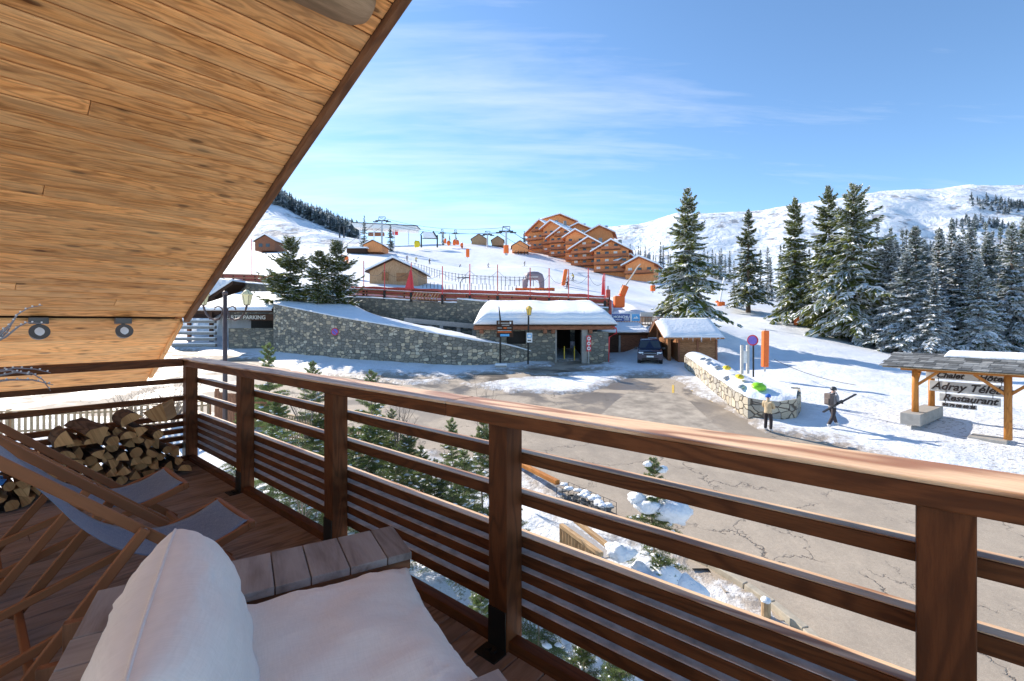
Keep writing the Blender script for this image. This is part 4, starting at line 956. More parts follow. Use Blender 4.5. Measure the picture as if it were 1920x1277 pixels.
# deck chairs (local x = forward, y = across to the left)
def deckchair(loc,label,first=None):
    if first: 
        return dup(first,loc=loc,label=label)
    t=thing('deckchair',loc,label,'deckchair','folding deckchairs on the balcony',RZ)
    Mw=parent_world(t)
    def P(x,y,z): return Mw@Vector((x,y,z))
    for nm,y,a,c,w_,h_ in (('long_rail',-.012,(.0,.0),(-1.33,1.245),.024,.042),('long_rail',.532,(.0,.0),(-1.33,1.245),.024,.042),('seat_rail',.022,(-.07,.365),(-1.30,-.0),.022,.04),('seat_rail',.498,(-.07,.365),(-1.30,-.0),.022,.04),('prop_leg',-.044,(-.53,.515),(-.90,.05),.022,.045),('prop_leg',.564,(-.53,.515),(-.90,.05),.022,.045)):
        b=MB(); b.beam(P(a[0],y,a[1]+.012),P(c[0],y,c[1]+.012),w_,h_,M['chair'],up=Mw.to_3x3()@Vector((a[1]-c[1],0,-(a[0]-c[0])))*(-1)); b.build(nm,t,bevel=.006,seg=3)
    for (x,z,y0,y1) in ((-.075,.382,.0,.52),(-1.31,1.255,-.02,.54),(-1.22,.05,.0,.52),(-.05,.06,-.01,.53),(-.88,.075,-.05,.57)): b=MB(); b.beam(P(x,y0,z),P(x,y1,z),.03,.035,M['chair']); b.build('crossbar',t,bevel=.006)
    prof=[(-.055,.37),(-.075,.402),(-.10,.396),(-.2,.345),(-.33,.325),(-.47,.352),(-.61,.44),(-.73,.575),(-.81,.71),(-.9,.84),(-1.0,.965),(-1.2,1.16),(-1.30,1.275),(-1.335,1.26)]
    # resample
    rows=[];lc=[];l=0;q=[]
    for i in range(len(prof)-1):
        for k in range(5): f=k/5; q.append((prof[i][0]*(1-f)+prof[i+1][0]*f,prof[i][1]*(1-f)+prof[i+1][1]*f))
    q.append(prof[-1])
    for _ in range(3): q=[q[0]]+[((q[i-1][0]+2*q[i][0]+q[i+1][0])/4,(q[i-1][1]+2*q[i][1]+q[i+1][1])/4) for i in range(1,len(q)-1)]+[q[-1]]
    for i,(x,z) in enumerate(q):
        if i: l+=math.hypot(x-q[i-1][0],z-q[i-1][1])
        row=[]
        for j in range(13):
            v=j/12; sag=-.022*math.sin(PI*v)*math.sin(PI*min(1,i/len(q))); row.append(P(x,.04+.44*v,z+sag)); lc.append((l,.44*v,0))
        rows.append(row)
    b=MB(); b.grid(rows,M['sling'],lc); o=b.build('canvas_sling',t,smooth=True); so_=o.modifiers.new('solid','SOLIDIFY'); so_.thickness=.003
    b=MB()
    for y in (-.026,.546): c=P(-.53,y,.515); b.tube([c-DV*.004,c+DV*.004],.011,M['steel'],10)
    b.build('bolt',t)
    return t
ch=deckchair((-1.30,2.47,0),'blue canvas wooden deckchair nearer the cream armchair')
deckchair((-2.05,3.05,0),'blue canvas wooden deckchair nearer the log pile',ch)
# armchair
AZ=math.atan2(.504,.864); t=thing('armchair',(-.43,1.99,0),'low broad-armed wooden armchair with weathered plank tops','armchair',None,AZ); Mw=parent_world(t)
E1=Vector((.864,.504,0)).normalized(); E2=Vector((-E1.y,E1.x,0))
def P(x,y,z): return Mw@Vector((x,y,z))
def abox(b,x0,x1,y0,y1,z0,z1,mat,r=None): b.obox(P((x0+x1)/2,(y0+y1)/2,(z0+z1)/2),(E1,E2,UP),(x1-x0,y1-y0,z1-z0),mat,r)
for y0,y1 in ((.0,.30),(-1.077,-.777)):
    b=MB(); x=0; ws=[.105,.15,.145,.125,.15,.13,.14,.145]
    for w_ in ws: abox(b,x-w_+.004,x,y0,y1,.418,.45,M['armtop']); x-=w_
    b.build('armrest',t,bevel=.003)
b=MB(); y=-.003
for i in range(5): abox(b,-1.09,-.785,y-.149,y,.4165,.4485,M['armtop']); y-=.1545
b.build('back_top',t,bevel=.003)
b=MB()
for y0,y1 in ((.012,.04),(.262,.29),(-.817,-.789),(-1.065,-1.037)):
    x=-.03
    while x>-1.05: abox(b,x-.16,x,y0,y1,.06,.372,M['arm']); x-=.164
    abox(b,-1.08,-.002,y0-.002,y1+.002,.374,.416,M['arm'])
b.build('side_panel',t,bevel=.003)
b=MB()
for y0,y1 in ((.0405,.2615),(-1.0365,-.8175)): abox(b,-.03,-.003,y0,y1,.06,.416,M['arm']); abox(b,-1.085,-1.06,y0,y1,.06,.415,M['arm'])
abox(b,-1.085,-1.06,-.788,.011,.06,.415,M['arm']); abox(b,-.815,-.79,-.788,.011,.06,.415,M['arm'])
b.build('end_panel',t,bevel=.003)
b=MB(); abox(b,-.789,-.004,-.788,.011,.14,.18,M['arm']); b.build('seat_board',t)
def pillow(name,C,ax,sx,sy,th,label,cat,seed,wr=.011,corner=.03,belly=0,sagf=None):
    b=MB(); ax=[Vector(a).normalized() for a in ax]; N=44
    tt=thing(name,C,label,cat)
    def pt(u,v,sg):
        au,av=abs(u),abs(v)
        ex=1-.055*(1-v*v)*(au**3)+corner*au**4*av**4; ey=1-.055*(1-u*u)*(av**3)+corner*au**4*av**4
        t_=th*(max(0,(1-au**3.6))*max(0,(1-av**3.6)))**.42
        w_=noise.noise(Vector((u*2.2+seed,v*2.2,sg)))*th*.15+abs(noise.noise(Vector((u*1.6+seed*2,v*4.5,sg))))*th*.10
        edge=max(au,av); rad=math.atan2(v,u)
        w2=wr*math.sin(rad*34+3*noise.noise(Vector((u*3,v*3,seed)))*4)*sstep(.55,.93,np.array(edge))*(1-sstep(.96,1,np.array(edge)))*(.5+noise.noise(Vector((rad*2,seed,0))))
        z=sg*(t_+ (w_ +float(w2))*(t_/th)**.5)
        p=C+ax[0]*(u*sx*ey*1.0)+ax[1]*(v*sy*ex)+ax[2]*z
        if sagf: p=p+sagf(u,v)
        return p
    for sg in (1,-1):
        rows=[];lc=[]
        for i in range(N+1):
            row=[]
            for j in range(N+1):
                u=math.sin(PI/2*(2*i/N-1)); v=math.sin(PI/2*(2*j/N-1)); row.append(pt(u,v,sg)); lc.append((u*sx,v*sy,sg*.1))
            rows.append(row if sg>0 else row[::-1]); 
            if sg<0: lc[-(N+1):]=lc[-(N+1):][::-1]
        b.grid(rows,M['cushion'],lc)
    b.build('cover',tt,smooth=True)
    per=[]
    for k in range(4*30):
        e=k//30; f=math.sin(PI/2*((k%30)/15-1)); u,v=((f,-1),(1,f),(-f,1),(-1,-f))[e]; per.append(pt(u,v,1))
    b=MB(); b.tube(per+[per[0]],.0045,M['cushion'],6,False); b.build('piping',tt,smooth=True)
    return tt
pillow('seat_cushion',P(-.425,-.40,.335),(E1,E2,UP),.40,.405,.14,'large square cream cushion lying on the armchair seat','cushion',5,sagf=lambda u,v:UP*(.045*u*v*0+.06*(abs(u*v))**3-.02*(u>0)*u*u))
lean=(UP*.97-E1*.24).normalized(); nr=(E1*.97+UP*.24).normalized()
pillow('back_cushion',P(-.755,-.44,.475),(E2,lean,nr),.415,.285,.15,'upright cream cushion leaning on the armchair back, its piped seam showing','cushion',9,wr=.012,corner=-.03)
# log pile
def logpiece(c,axis,r,L,kind,seed,rot):
    g_=random.Random(seed); axis=Vector(axis).normalized(); a=axis.cross(UP).normalized(); bb=a.cross(axis)
    if kind==0: ang=[rot+i*(PI*1.0)/7 for i in range(8)]; poly=[(math.cos(x)*r*g_.uniform(.92,1.05),math.sin(x)*r*g_.uniform(.92,1.05)) for x in ang]; nb_=7
    elif kind==1:
        sp=g_.uniform(.9,1.4); ang=[rot+i*sp/4 for i in range(5)]; R_=r*1.55; poly=[(math.cos(x)*R_*g_.uniform(.95,1.04),math.sin(x)*R_*g_.uniform(.95,1.04)) for x in ang]+[(g_.uniform(-.1,.1)*r,g_.uniform(-.1,.1)*r)]; nb_=4
        mx=sum(p[0] for p in poly)/6; my=sum(p[1] for p in poly)/6; poly=[(p[0]-mx,p[1]-my) for p in poly]
    else: poly=[(math.cos(rot+x*PI/4)*r*.72*g_.uniform(.9,1.05),math.sin(rot+x*PI/4)*r*.72*g_.uniform(.9,1.05)) for x in range(8)]; nb_=8
    n=len(poly); V=[]; lc=[]; 
    for k in range(4):
        f=k/3-.5; jx=g_.uniform(-.006,.006); 
        for (x,y) in poly: V.append(c+axis*(f*L)+a*(x+jx+g_.uniform(-.003,.003))+bb*(y+g_.uniform(-.003,.003))); lc.append((f*L,x,y))
    b=MB(); r_=g_.random(); V2=V; 
    fb=[];fw=[]
    for k in range(3):
        for i in range(n):
            f_=(k*n+i,k*n+(i+1)%n,(k+1)*n+(i+1)%n,(k+1)*n+i); (fb if i<nb_ else fw).append(f_)
    b.add(V,fb,M['bark'],lc,r_); b.add(V,fw,M['logend'],lc,r_)
    b.add(V[:n],[tuple(range(n-1,-1,-1))],M['logend'],[(q[2]*.3,q[0]*2.2+q[2],q[1]*2.2) for q in [(x[1],0,x[2]) for x in lc[:n]]],r_); b.add(V[-n:],[tuple(range(n))],M['logend'],[(x[1]*.3,x[1]*2,x[2]*2.2) for x in lc[-n:]],r_)
    o=b.build('firewood_log',loc=c,bevel=.003)
    return tag(o,'split firewood log stacked against the side rail in the balcony corner','log','firewood logs piled in the corner')
g_=random.Random(12); lay=0; sd=0
z=.055
for lay in range(7):
    qmax=1.40-lay*.035; qmin={0:-.7,1:-.5,2:.15,3:.34,4:.44,5:.52,6:.62}[lay]; q=qmax-g_.uniform(.03,.08)
    while q>qmin:
        r=g_.uniform(.047,.066); kind=g_.choice([0,1,1,1,2,0]); 
        if lay==6 and g_.random()<.45: q-=.13; continue
        rot={0:g_.choice([0,PI/2,-.3,2.5,3.4]),1:g_.uniform(0,6.28),2:0}[kind]
        jz=g_.uniform(-.012,.012)+ (.0 if lay else 0)
        logpiece(nd(q,5.37+g_.uniform(-.07,.05),z+jz),DV+NV*g_.uniform(-.12,.12)+UP*g_.uniform(-.03,.03),r,g_.uniform(.30,.38),kind,sd,rot); sd+=1
        q-=r*2*g_.uniform(.86,.98)
    z+=.073
for (q,s_,zz_,r,k,rot,ax) in ((1.22,5.33,.585,.105,1,3.6,DV+NV*.5),(.70,5.30,.545,.10,1,1.2,DV-NV*.3+UP*.15),(.98,5.36,.56,.08,0,.4,DV),(.52,5.32,.50,.075,1,2.0,DV)):
    logpiece(nd(q,s_,zz_),ax,r,.34,k,sd,rot); sd+=1
b=MB(); p=nd(.1,5.28,.22); b.blob(p,(.13,.10,.05),M['bluebag'],3,.6,16,3); o=b.build('plastic_bag',loc=p,smooth=True); tag(o,'crumpled blue plastic bag lying on the low logs behind the deckchairs','bag')
# ------------------------------------------------------------------ village
def arclc(b,pts,ztop,zbot,th,mat,rows=1,name=None):
    """wall following a plan polyline; pts (x,y), ztop/zbot lists"""
    pass
def wall(name,pts,tops,bots,th,mat,label,cat='stone wall',cap=None,parent=None):
    """pts plan points along the visible face, thickness away from the camera"""
    n=len(pts); P=[Vector((p[0],p[1],0)) for p in pts]; nr=[]
    for i in range(n):
        t=(P[min(i+1,n-1)]-P[max(i-1,0)]).normalized(); q=Vector((-t.y,t.x,0)); nr.append(q)
    root=parent or thing(name,(P[0].x,P[0].y,bots[0]),label,cat)
    b=MB(); l=0; F1=[];lc=[]
    for i in range(n):
        if i: l+=(P[i]-P[i-1]).length
        for (o_,z) in ((0,bots[i]),(0,tops[i]),(th,tops[i]),(th,bots[i])): F1.append(P[i]+nr[i]*o_+UP*z); lc.append((l+o_*3,z,o_))
    fs=[]
    for i in range(n-1):
        for k in range(4): fs.append((i*4+k,(i+1)*4+k,(i+1)*4+(k+1)%4,i*4+(k+1)%4))
    fs+= [(3,2,1,0),((n-1)*4,(n-1)*4+1,(n-1)*4+2,(n-1)*4+3)]
    b.add(F1,fs,mat,lc); b.build('masonry',root)
    if cap:
        c0,c1,h=cap; rows=[]
        fine=[]
        for i in range(n-1):
            m=max(2,int((P[i+1]-P[i]).length/.3))
            for k in range(m): fine.append((i,k/m))
        fine.append((n-2,1.0))
        for (i,f) in fine:
            p=P[i].lerp(P[i+1],f); q=nr[i].lerp(nr[i+1],f).normalized(); zt=tops[i]*(1-f)+tops[i+1]*f; hh=h*(1+.5*noise.noise(p*1.3)); jj=.04*noise.noise(p*3.1)
            prof=[(c0,.004),(c0-.03+jj,hh*.5),(c0+.05+jj,hh),((c0+c1)/2,hh*1.25),(c1-.06,hh),(c1,.0)]
            rows.append([p+q*o_+UP*(zt+z) for o_,z in prof])
        b=MB(); b.grid(rows,M['snow']); b.build('snow_cap',root,smooth=True)
    return root
def pxwall(name,data,th,mat,label,cap=None,cat='stone wall'):
    # data: (px, py_top, py_bottom, distance)
    pts=[];tp=[];bt=[]
    for px,a,c,Y in data: p=at(px,a,Y); q=at(px,c,Y); pts.append((p.x,p.y)); tp.append(p.z); bt.append(q.z)
    return wall(name,pts,tp,bt,th,mat,label,cat,cap)
def dense(data,k=4):
    d=np.array(data,float); n=len(d); out=[]
    for i in range(n-1):
        p0=d[max(i-1,0)];p1=d[i];p2=d[i+1];p3=d[min(i+2,n-1)]
        for j in range(k):
            t=j/k; out.append(tuple(.5*((2*p1)+(-p0+p2)*t+(2*p0-5*p1+4*p2-p3)*t*t+(-p0+3*p1-3*p2+p3)*t**3)))
    out.append(tuple(d[-1])); return out
ramp_=dense([(513,570,668,42.0),(560,580,676,40.2),(640,596,690,38.2),(700,606,698,37.0),(760,616,704,36.0),(830,628,706,35.2),(900,640,706,35.0),(950,647,700,35.8),(1003,661,692,36.9)])
pxwall('stone_wall',ramp_,.45,M['stone'],'long curving stone wall sloping down along the road, snow on top',cap=(-.02,.5,.10))
pxwall('stone_wall',[(512.5,570,668,49),(512.8,570,668,42.02)],.4,M['stone'],'short stone return wall beside the parking exit')
# snow bank behind the curving wall
front=[at(px,a-1,Y+.42) for px,a,c,Y in ramp_]
bk_=dense([(510,556,0,50.5),(560,560,0,50.2),(640,562,0,50.0),(700,590,0,47.6),(760,606,0,46.0),(830,622,0,44.6),(890,637,0,39.5),(950,646,0,37.2),(1003,660,0,37.5)])
back=[at(px,a,Y) for px,a,c,Y in bk_]
rows=[]
for i,(a,c) in enumerate(zip(front,back)):
    rows.append([a.lerp(c,k/16)+UP*(.30*math.sin(PI*k/16)*min(1,(a-c).length/6)+.12*noise.noise(a.lerp(c,k/16)*.6)*math.sin(PI*k/16)) for k in range(17)])
b=MB(); b.grid(rows,M['snow']); o=b.build('snow_bank',smooth=True); o['kind']='structure'
# upper retaining wall with timber fence
up_=[(640,557,640,51.0),(700,559,640,49.6),(760,563,640,48.4),(830,567,640,47.2),(857,568,640,46.8)]
pxwall('stone_wall',dense(up_,3),.8,M['stone2'],'long dark stone retaining wall under the red-brown fence',cap=(-.05,.6,.12))
up2=[(857,561,640,46.5),(900,565,640,45.9),(960,569,640,45.3),(1080,576,640,44.6),(1141,578,640,44.3)]
pxwall('stone_wall',dense(up2,3),.8,M['stone2'],'raised right-hand stretch of stone retaining wall behind the snowy roof',cap=(-.05,.6,.14))
pxwall('stone_wall',[(425,530,600,54),(450,530,600,53.2),(513,535,600,51.6),(640,557,600,51.2)],.8,M['stone2'],'stone parapet above the snowy parking canopy',cap=(-.05,.6,.14))
# window band under the upper wall
t=thing('parking_gallery',at(830,640,45.0),'low concrete gallery with green glazed openings under the upper stone wall','gallery')
b=MB(); p=at(760,600,46.3); q=at(893,612,44.6); b.beam(p,q,.5,.45,M['concrete']); b.build('lintel',t)
for px in (786,806,828,860,889):
    a=at(px,610,45.4-.002*(px-760)); b=MB(); b.box((a.x-.18,a.y-.2,a.z-2.6),(a.x+.18,a.y+.2,a.z-.02),M['concrete']); b.build('pillar',t)
b=MB(); p=at(765,618,46.2); q=at(893,626,45.0); b.beam(p-UP*.9,q-UP*.9,.1,2.2,M['greenglass']); b.build('glazing',t)
# fences on the wall: timber rail fence below, red netting band and slim red poles
def rail_fence(data,label,h=1.15,cat='fence',mat='brownbeam',post_every=2.4,snow=True,boards=3,group=None):
    P=[at(px,py,Y) for px,py,Y in data]; t=thing('timber_fence',P[0],label,cat,group); L=[0]
    for i in range(1,len(P)): L.append(L[-1]+(P[i]-P[i-1]).length)
    def pos(l):
        i=max(0,min(len(P)-2,int(np.searchsorted(L,l))-1)); f=(l-L[i])/(L[i+1]-L[i]); return P[i].lerp(P[i+1],f)
    n=int(L[-1]/post_every)+1
    for i in range(n+1):
        p=pos(min(L[-1],i*L[-1]/n)); b=MB(); b.box((p.x-.07,p.y-.07,p.z-.2),(p.x+.07,p.y+.07,p.z+h),M['darkwood']); b.build('post',t)
    b=MB(); sn_=MB()
    for i in range(len(P)-1):
        a,c=P[i]+Vector((0,-.09,0)),P[i+1]+Vector((0,-.09,0))
        for k in range(boards):
            z=h*(.18+.74*k/(boards-1)); b.beam(a+UP*z,c+UP*z,.04,h*.2,M[mat])
        if snow: sn_.beam(a+UP*(h*1.04),c+UP*(h*1.04),.12,.05,M['snow']); 
    b.build('board_rail',t)
    if snow: sn_.build('snow_cap',t)
    return t
rail_fence([(656,557,51.2),(700,559,49.9),(760,563,48.7),(830,567,47.5),(900,569,46.3),(960,571,45.7),(1080,576,45.0),(1141,578,44.7)],'long red-brown timber fence along the top of the stone retaining wall',.92)
rail_fence([(380,527,60),(420,528,58),(480,530,55),(520,536,53)],'red-brown timber fence on the left above the parking canopy',.95,snow=False)
def band(data,h,mat,label,name,cat,z0=0,group=None):
    P=[at(px,py,Y) for px,py,Y in data]; b=MB(); rows=[]
    for k in range(4): rows.append([p+UP*(z0+h*k/3+.10*noise.noise(p*.7+Vector((0,0,k)))) + Vector((0,.05*math.sin(p.x*2+k),0)) for p in P])
    b.grid(rows,mat); o=b.build(name,loc=P[0]); so_=o.modifiers.new('s','SOLIDIFY'); so_.thickness=.03; return tag(o,label,cat,group)
bd=[(px,np.interp(px,[655,700,760,830,900,960,1040,1080,1141],[549,550,553,556,558,560,563,565,570]),np.interp(px,[655,900,1141],[52,47.4,45.6])) for px in range(655,1142,9)]
band(bd,.75,M['rednet'],'orange-red padded netting running behind the timber fence','safety_netting','netting')
band([(px,np.interp(px,[380,520],[524,530]),np.interp(px,[380,520],[61,55])) for px in range(380,522,10)],.8,M['rednet'],'short orange-red netting above the parking canopy on the left','safety_netting','netting')
t=thing('timber_gate',at(790,570,47.6),'diagonally slatted wooden gate panel in the wall-top fence','gate')
b=MB(); 
a=at(771,564,47.4); c=at(821,567,46.9)
for k in range(9): f=k/8; p=a.lerp(c,f*.9); b.beam(p+UP*.15,p+UP*.95+(c-a).normalized()*.45,.05,.09,M['hutwood'])
b.build('slat_panel',t)
b=MB(); b.beam(a+UP*.1,c+UP*.1,.08,.1,M['darkwood']); b.beam(a+UP*1.1,c+UP*1.1,.08,.1,M['darkwood']); b.build('gate_frame',t)
poles=[(472,418+30,527,58),(682,489,553,51),(721,494,558,49.5),(771,493,562,48.3),(829.5,499,566,47.2),(881,495,568,46.6),(933,496,569,46),(994,502,572,45.5),(1029.6,503,573,45.3),(1066,505,575,45.1),(1103,503,577,44.9),(1134,512,578,44.8)]
P0=None
for px,a,c,Y in poles:
    p=at(px,c,Y-.25); q=at(px,a,Y-.25); t=thing('slim_pole',p,'slim red safety-net pole in the row along the wall-top fence','pole','slim red poles along the wall')
    b=MB(); b.tube([p,q],.045,M['red'] if px not in (994,1066,933) else M['rednet'],8); b.build('shaft',t)
    b=MB(); b.box((p.x-.12,p.y-.12,p.z-.25),(p.x+.12,p.y+.02,p.z+.75),M['black']); b.build('socket',t)
b=MB()
for i in range(1,len(poles)-1):
    for k in range(8):
        f0,f1=k/8,(k+1)/8; A=at(poles[i][0],poles[i][1]+12,poles[i][3]-.25); B=at(poles[i+1][0],poles[i+1][1]+12,poles[i+1][3]-.25)
        b.beam(A.lerp(B,f0)-UP*(.8*4*f0*(1-f0)),A.lerp(B,f1)-UP*(.8*4*f1*(1-f1)),.025,.025,M['metal'])
o=b.build('net_cable',loc=at(720,510,49)); tag(o,'thin sagging cable strung between the slim red poles','cable')

# ---- snow-loaded roof helper
def snow_roof(b,x0,x1,y0,z0,y1,z1,th,seed,ends=.5,ov=0):
    rows=[]; n=max(20,int((x1-x0)/.25))
    for i in range(n+1):
        f=i/n; x=x0+(x1-x0)*f; e=min(1,math.sin(PI*min(.5,min(f,1-f)*(x1-x0)/ends/2))+.001) if ends else 1
        h=th*e*(1+.16*noise.noise(Vector((x*.5,seed,0)))); row=[]
        wob=.09*noise.noise(Vector((x*.6,seed+9,1)))
        prof=[(-.02,.0),(-.16,.10),(-.20+wob,.36),(-.10+wob,.52),(-.02+wob,.53),(.0+wob,.57),(-.03+wob,.64),(.0,.78),(.14,.94),(.45,1.06),(1.2,1.12)]
        for (dy,k) in prof:
            yy=y0+dy; zb=z0+(z1-z0)*max(0,dy)/(y1-y0); row.append(Vector((x,yy,zb+h*k)))
        m=10
        for j in range(1,m+1):
            g_=j/m; yy=y0+1.2+(y1-y0-1.2)*g_; zb=z0+(z1-z0)*(yy-y0)/(y1-y0); row.append(Vector((x,yy,zb+h*(1.12-.05*g_+.06*noise.noise(Vector((x*.5,yy*.5,seed))))*(1 if j<m else .0))))
        rows.append(row)
    b.grid(rows,M['snow'])
# ---- parking entrance building
t=thing('parking_entrance',at(1030,680,36.7),'low stone parking entrance with a deep cap of snow on its roof','building')
Yf=36.7
def X(px,Y=Yf): return (px-CX)/F*Y
def Z(py,Y=Yf): return CAMZ-(py-HY)/F*Y
def blk(b,px0,px1,py0,py1,y0,y1,mat): 
    lo=Vector((X(px0),y0,Z(py1))); hi=Vector((X(px1),y1,Z(py0))); 
    o=len(b.v); b.box(lo,hi,mat); b.lc[o:]=[(v[0]+v[1]*.9,v[2],0) for v in b.v[o:]]
zb=690
b=MB()
blk(b,893,950,617,zb,Yf,Yf+4,M['stone2']); blk(b,950.2,985.8,645,zb,Yf+.02,Yf+.5,M['stone2']); blk(b,986,1041,617,zb,Yf,Yf+5,M['stone2'])
blk(b,1101,1139,622,zb,Yf-.35,Yf+5,M['stone2']); blk(b,950.2,985.8,610,621,Yf+.02,Yf+.4,M['stone2']); b.build('masonry_wall',t)
b=MB(); blk(b,1090.2,1100.8,617,zb,Yf-.3,Yf+.3,M['concrete']); b.build('concrete_jamb',t); b=MB(); blk(b,1041.2,1044,617,zb,Yf+.05,Yf+.4,M['concrete']); b.build('concrete_jamb',t)
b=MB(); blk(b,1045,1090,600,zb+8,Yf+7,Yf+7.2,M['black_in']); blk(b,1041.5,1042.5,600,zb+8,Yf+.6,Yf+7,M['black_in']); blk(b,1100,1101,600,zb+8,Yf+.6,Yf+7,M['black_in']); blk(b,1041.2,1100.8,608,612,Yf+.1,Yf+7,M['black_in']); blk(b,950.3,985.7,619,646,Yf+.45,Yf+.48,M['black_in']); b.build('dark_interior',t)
for px in (1058,1077): b=MB(); p=at(px,676,Yf+.9); b.box((p.x-.03,p.y-.03,p.z-.2),(p.x+.03,p.y+.03,p.z+1.15),M['yellow']); b.build('yellow_bar',t)
b=MB(); blk(b,889,1150,611,618,Yf-.55,Yf+.1,M['brownbeam']); 
for px in (900,1018,1033,1102): blk(b,px,px+7,618.3,625,Yf-.5,Yf-.01,M['brownbeam'])
b.build('eave_beam',t,bevel=.02)
b=MB(); x0,x1=X(890,36),X(1156,36); ze=Z(611,36); zr=Z(583,44.0); 
b.prism([(x0,Yf-.7,ze),(x0,44,zr+.0),(x0,44,zr+.15),(x0,Yf-.7,ze+.12)],(x1-x0,0,0),M['darkwood']); b.build('roof',t)
b=MB(); snow_roof(b,x0-.1,x1+.15,Yf-.72,ze+.11,44.0,zr+.15,.88,3,ends=1.1); b.build('snow_load',t,smooth=True)
b=MB(); p=at(1148,618,36.2); b.tube([p+Vector((-.1,0,.25)),p+Vector((.3,0,.1)),p+Vector((.35,0,-.25)),p+Vector((-.2,.2,-.6)),p+Vector((-.25,.3,-3))],.06,M['red'],8); b.build('drain_pipe',t)
b=MB(); blk(b,1034,1039,645,670,Yf-.012,Yf-.002,M['bluelight']) if 0 else None
# ---- left parking exit with canopy
t=thing('parking_exit',at(460,650,46),'stone parking exit under a snow-covered canopy with lettered beam','building'); Yf=46.0
b=MB(); blk(b,330,437,617,662,Yf-2.5,Yf-2,M['stone2']); blk(b,428,437,600,617,Yf-.2,Yf+.4,M['stone2']); b.build('masonry_wall',t)
b=MB(); blk(b,437.4,443,603,655,Yf-2.6,Yf-2.1,M['concrete']); b.build('concrete_jamb',t)
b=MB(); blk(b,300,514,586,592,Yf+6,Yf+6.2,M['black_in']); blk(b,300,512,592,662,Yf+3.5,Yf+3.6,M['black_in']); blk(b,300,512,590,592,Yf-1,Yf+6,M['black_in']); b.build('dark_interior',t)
b=MB(); blk(b,444,498,604,650,Yf-.4,Yf-.3,M['brownbeam']) ; b.build('door_panel',t)
b=MB(); blk(b,380,511.5,586,600,Yf-2.9,Yf-2.62,M['darkwood']); b.build('sign_beam',t,bevel=.02)
pc=at(459,595.5,Yf-2.92)
text_mesh('SORTIE PARKING',.50,M['signletter'] if 'signletter' in M else M['concrete'],frame(pc,(1,0,0),(0,0,1)),'lettering',t,extrude=.01,bold=.01)
b=MB(); x0,x1=X(372,Yf-3),X(513,Yf-3); b.prism([(x0,Yf-3.3,Z(585,Yf-3)),(x0,Yf+4.5,Z(553,50)),(x0,Yf+4.5,Z(553,50)+.15),(x0,Yf-3.3,Z(585,Yf-3)+.12)],(x1-x0,0,0),M['darkwood']); b.build('canopy_roof',t)
b=MB(); snow_roof(b,x0,x1+.05,Yf-3.32,Z(585,Yf-3)+.12,Yf+4.5,Z(553,50)+.15,.35,6,ends=0); b.build('snow_load',t,smooth=True)
# left gabled roof seen behind the lamp
t=thing('gabled_porch',at(400,560,49),'dark timber porch roof with snow, at the far left behind the street lamp','building')
b=MB(); A=[at(330,596,50.5),at(436,526.5,50.5),at(436,533,50.5),at(345,596,50.5)]; b.prism(A,(0,5,0),M['darkwood']); b.build('roof',t)
A=[at(326,594,50.4),at(433,523,50.4),at(436,526.2,50.4),at(330,595.7,50.4)]; b=MB(); b.prism(A,(0,6,0),M['snow']); b.build('snow_load',t)
b=MB(); 
for k in range(4): a=at(376+3*k,560+9*k,50.2); b.box((a.x-2.5,a.y,a.z-.12),(a.x+1.6,a.y+.3,a.z+.12),M['darkwood'])
b.build('rafter',t)
b=MB(); a=at(372,600,48.5); b.box((a.x-1.2,a.y,-1.2),(a.x-.9,a.y+.3,a.z+1.5),M['brownbeam']); a=at(392,600,48.5); b.box((a.x,a.y,-1.2),(a.x+.3,a.y+.3,a.z+2),M['darkwood']); b.build('post',t)
t=thing('outdoor_stair',at(385,620,44),'dark steps with lines of snow at the far left beside the parking exit','stair')
for k in range(5):
    b=MB(); a=at(372,645-11*k,44.6+.35*k); b.box((a.x-2.6,a.y,a.z-.25),(a.x+1.6,a.y+.33,a.z),M['concrete']); b.box((a.x-2.6,a.y,a.z+.002),(a.x+1.6,a.y+.32,a.z+.09),M['snow']); b.build('step',t)
# ---- garages behind the car
t=thing('garage_row',at(1195,665,41),'low row of dark garages with a snow-covered lean-to roof','building'); Yf=41.0
b=MB(); blk(b,1141,1183,631,672,Yf,Yf+.2,M['darkwood']); blk(b,1187,1245,631,672,Yf,Yf+.2,M['brownbeam']); b.build('garage_door',t)
b=MB(); blk(b,1183.1,1186.9,628,672,Yf-.1,Yf+.25,M['concrete']); b.build('pillar',t)
b=MB(); blk(b,1141,1248,627.5,631,Yf-.3,Yf,M['darkwood']); b.prism([(X(1141),Yf-.6,Z(628)),(X(1141),Yf+3,Z(609,44)),(X(1141),Yf+3,Z(607,44)),(X(1141),Yf-.6,Z(625))],(X(1247)-X(1141),0,0),M['darkwood']); b.build('roof',t)
b=MB(); snow_roof(b,X(1140),X(1247),Yf-.62,Z(625.5),Yf+3,Z(608,44),.24,8,ends=.3); b.build('snow_load',t,smooth=True)
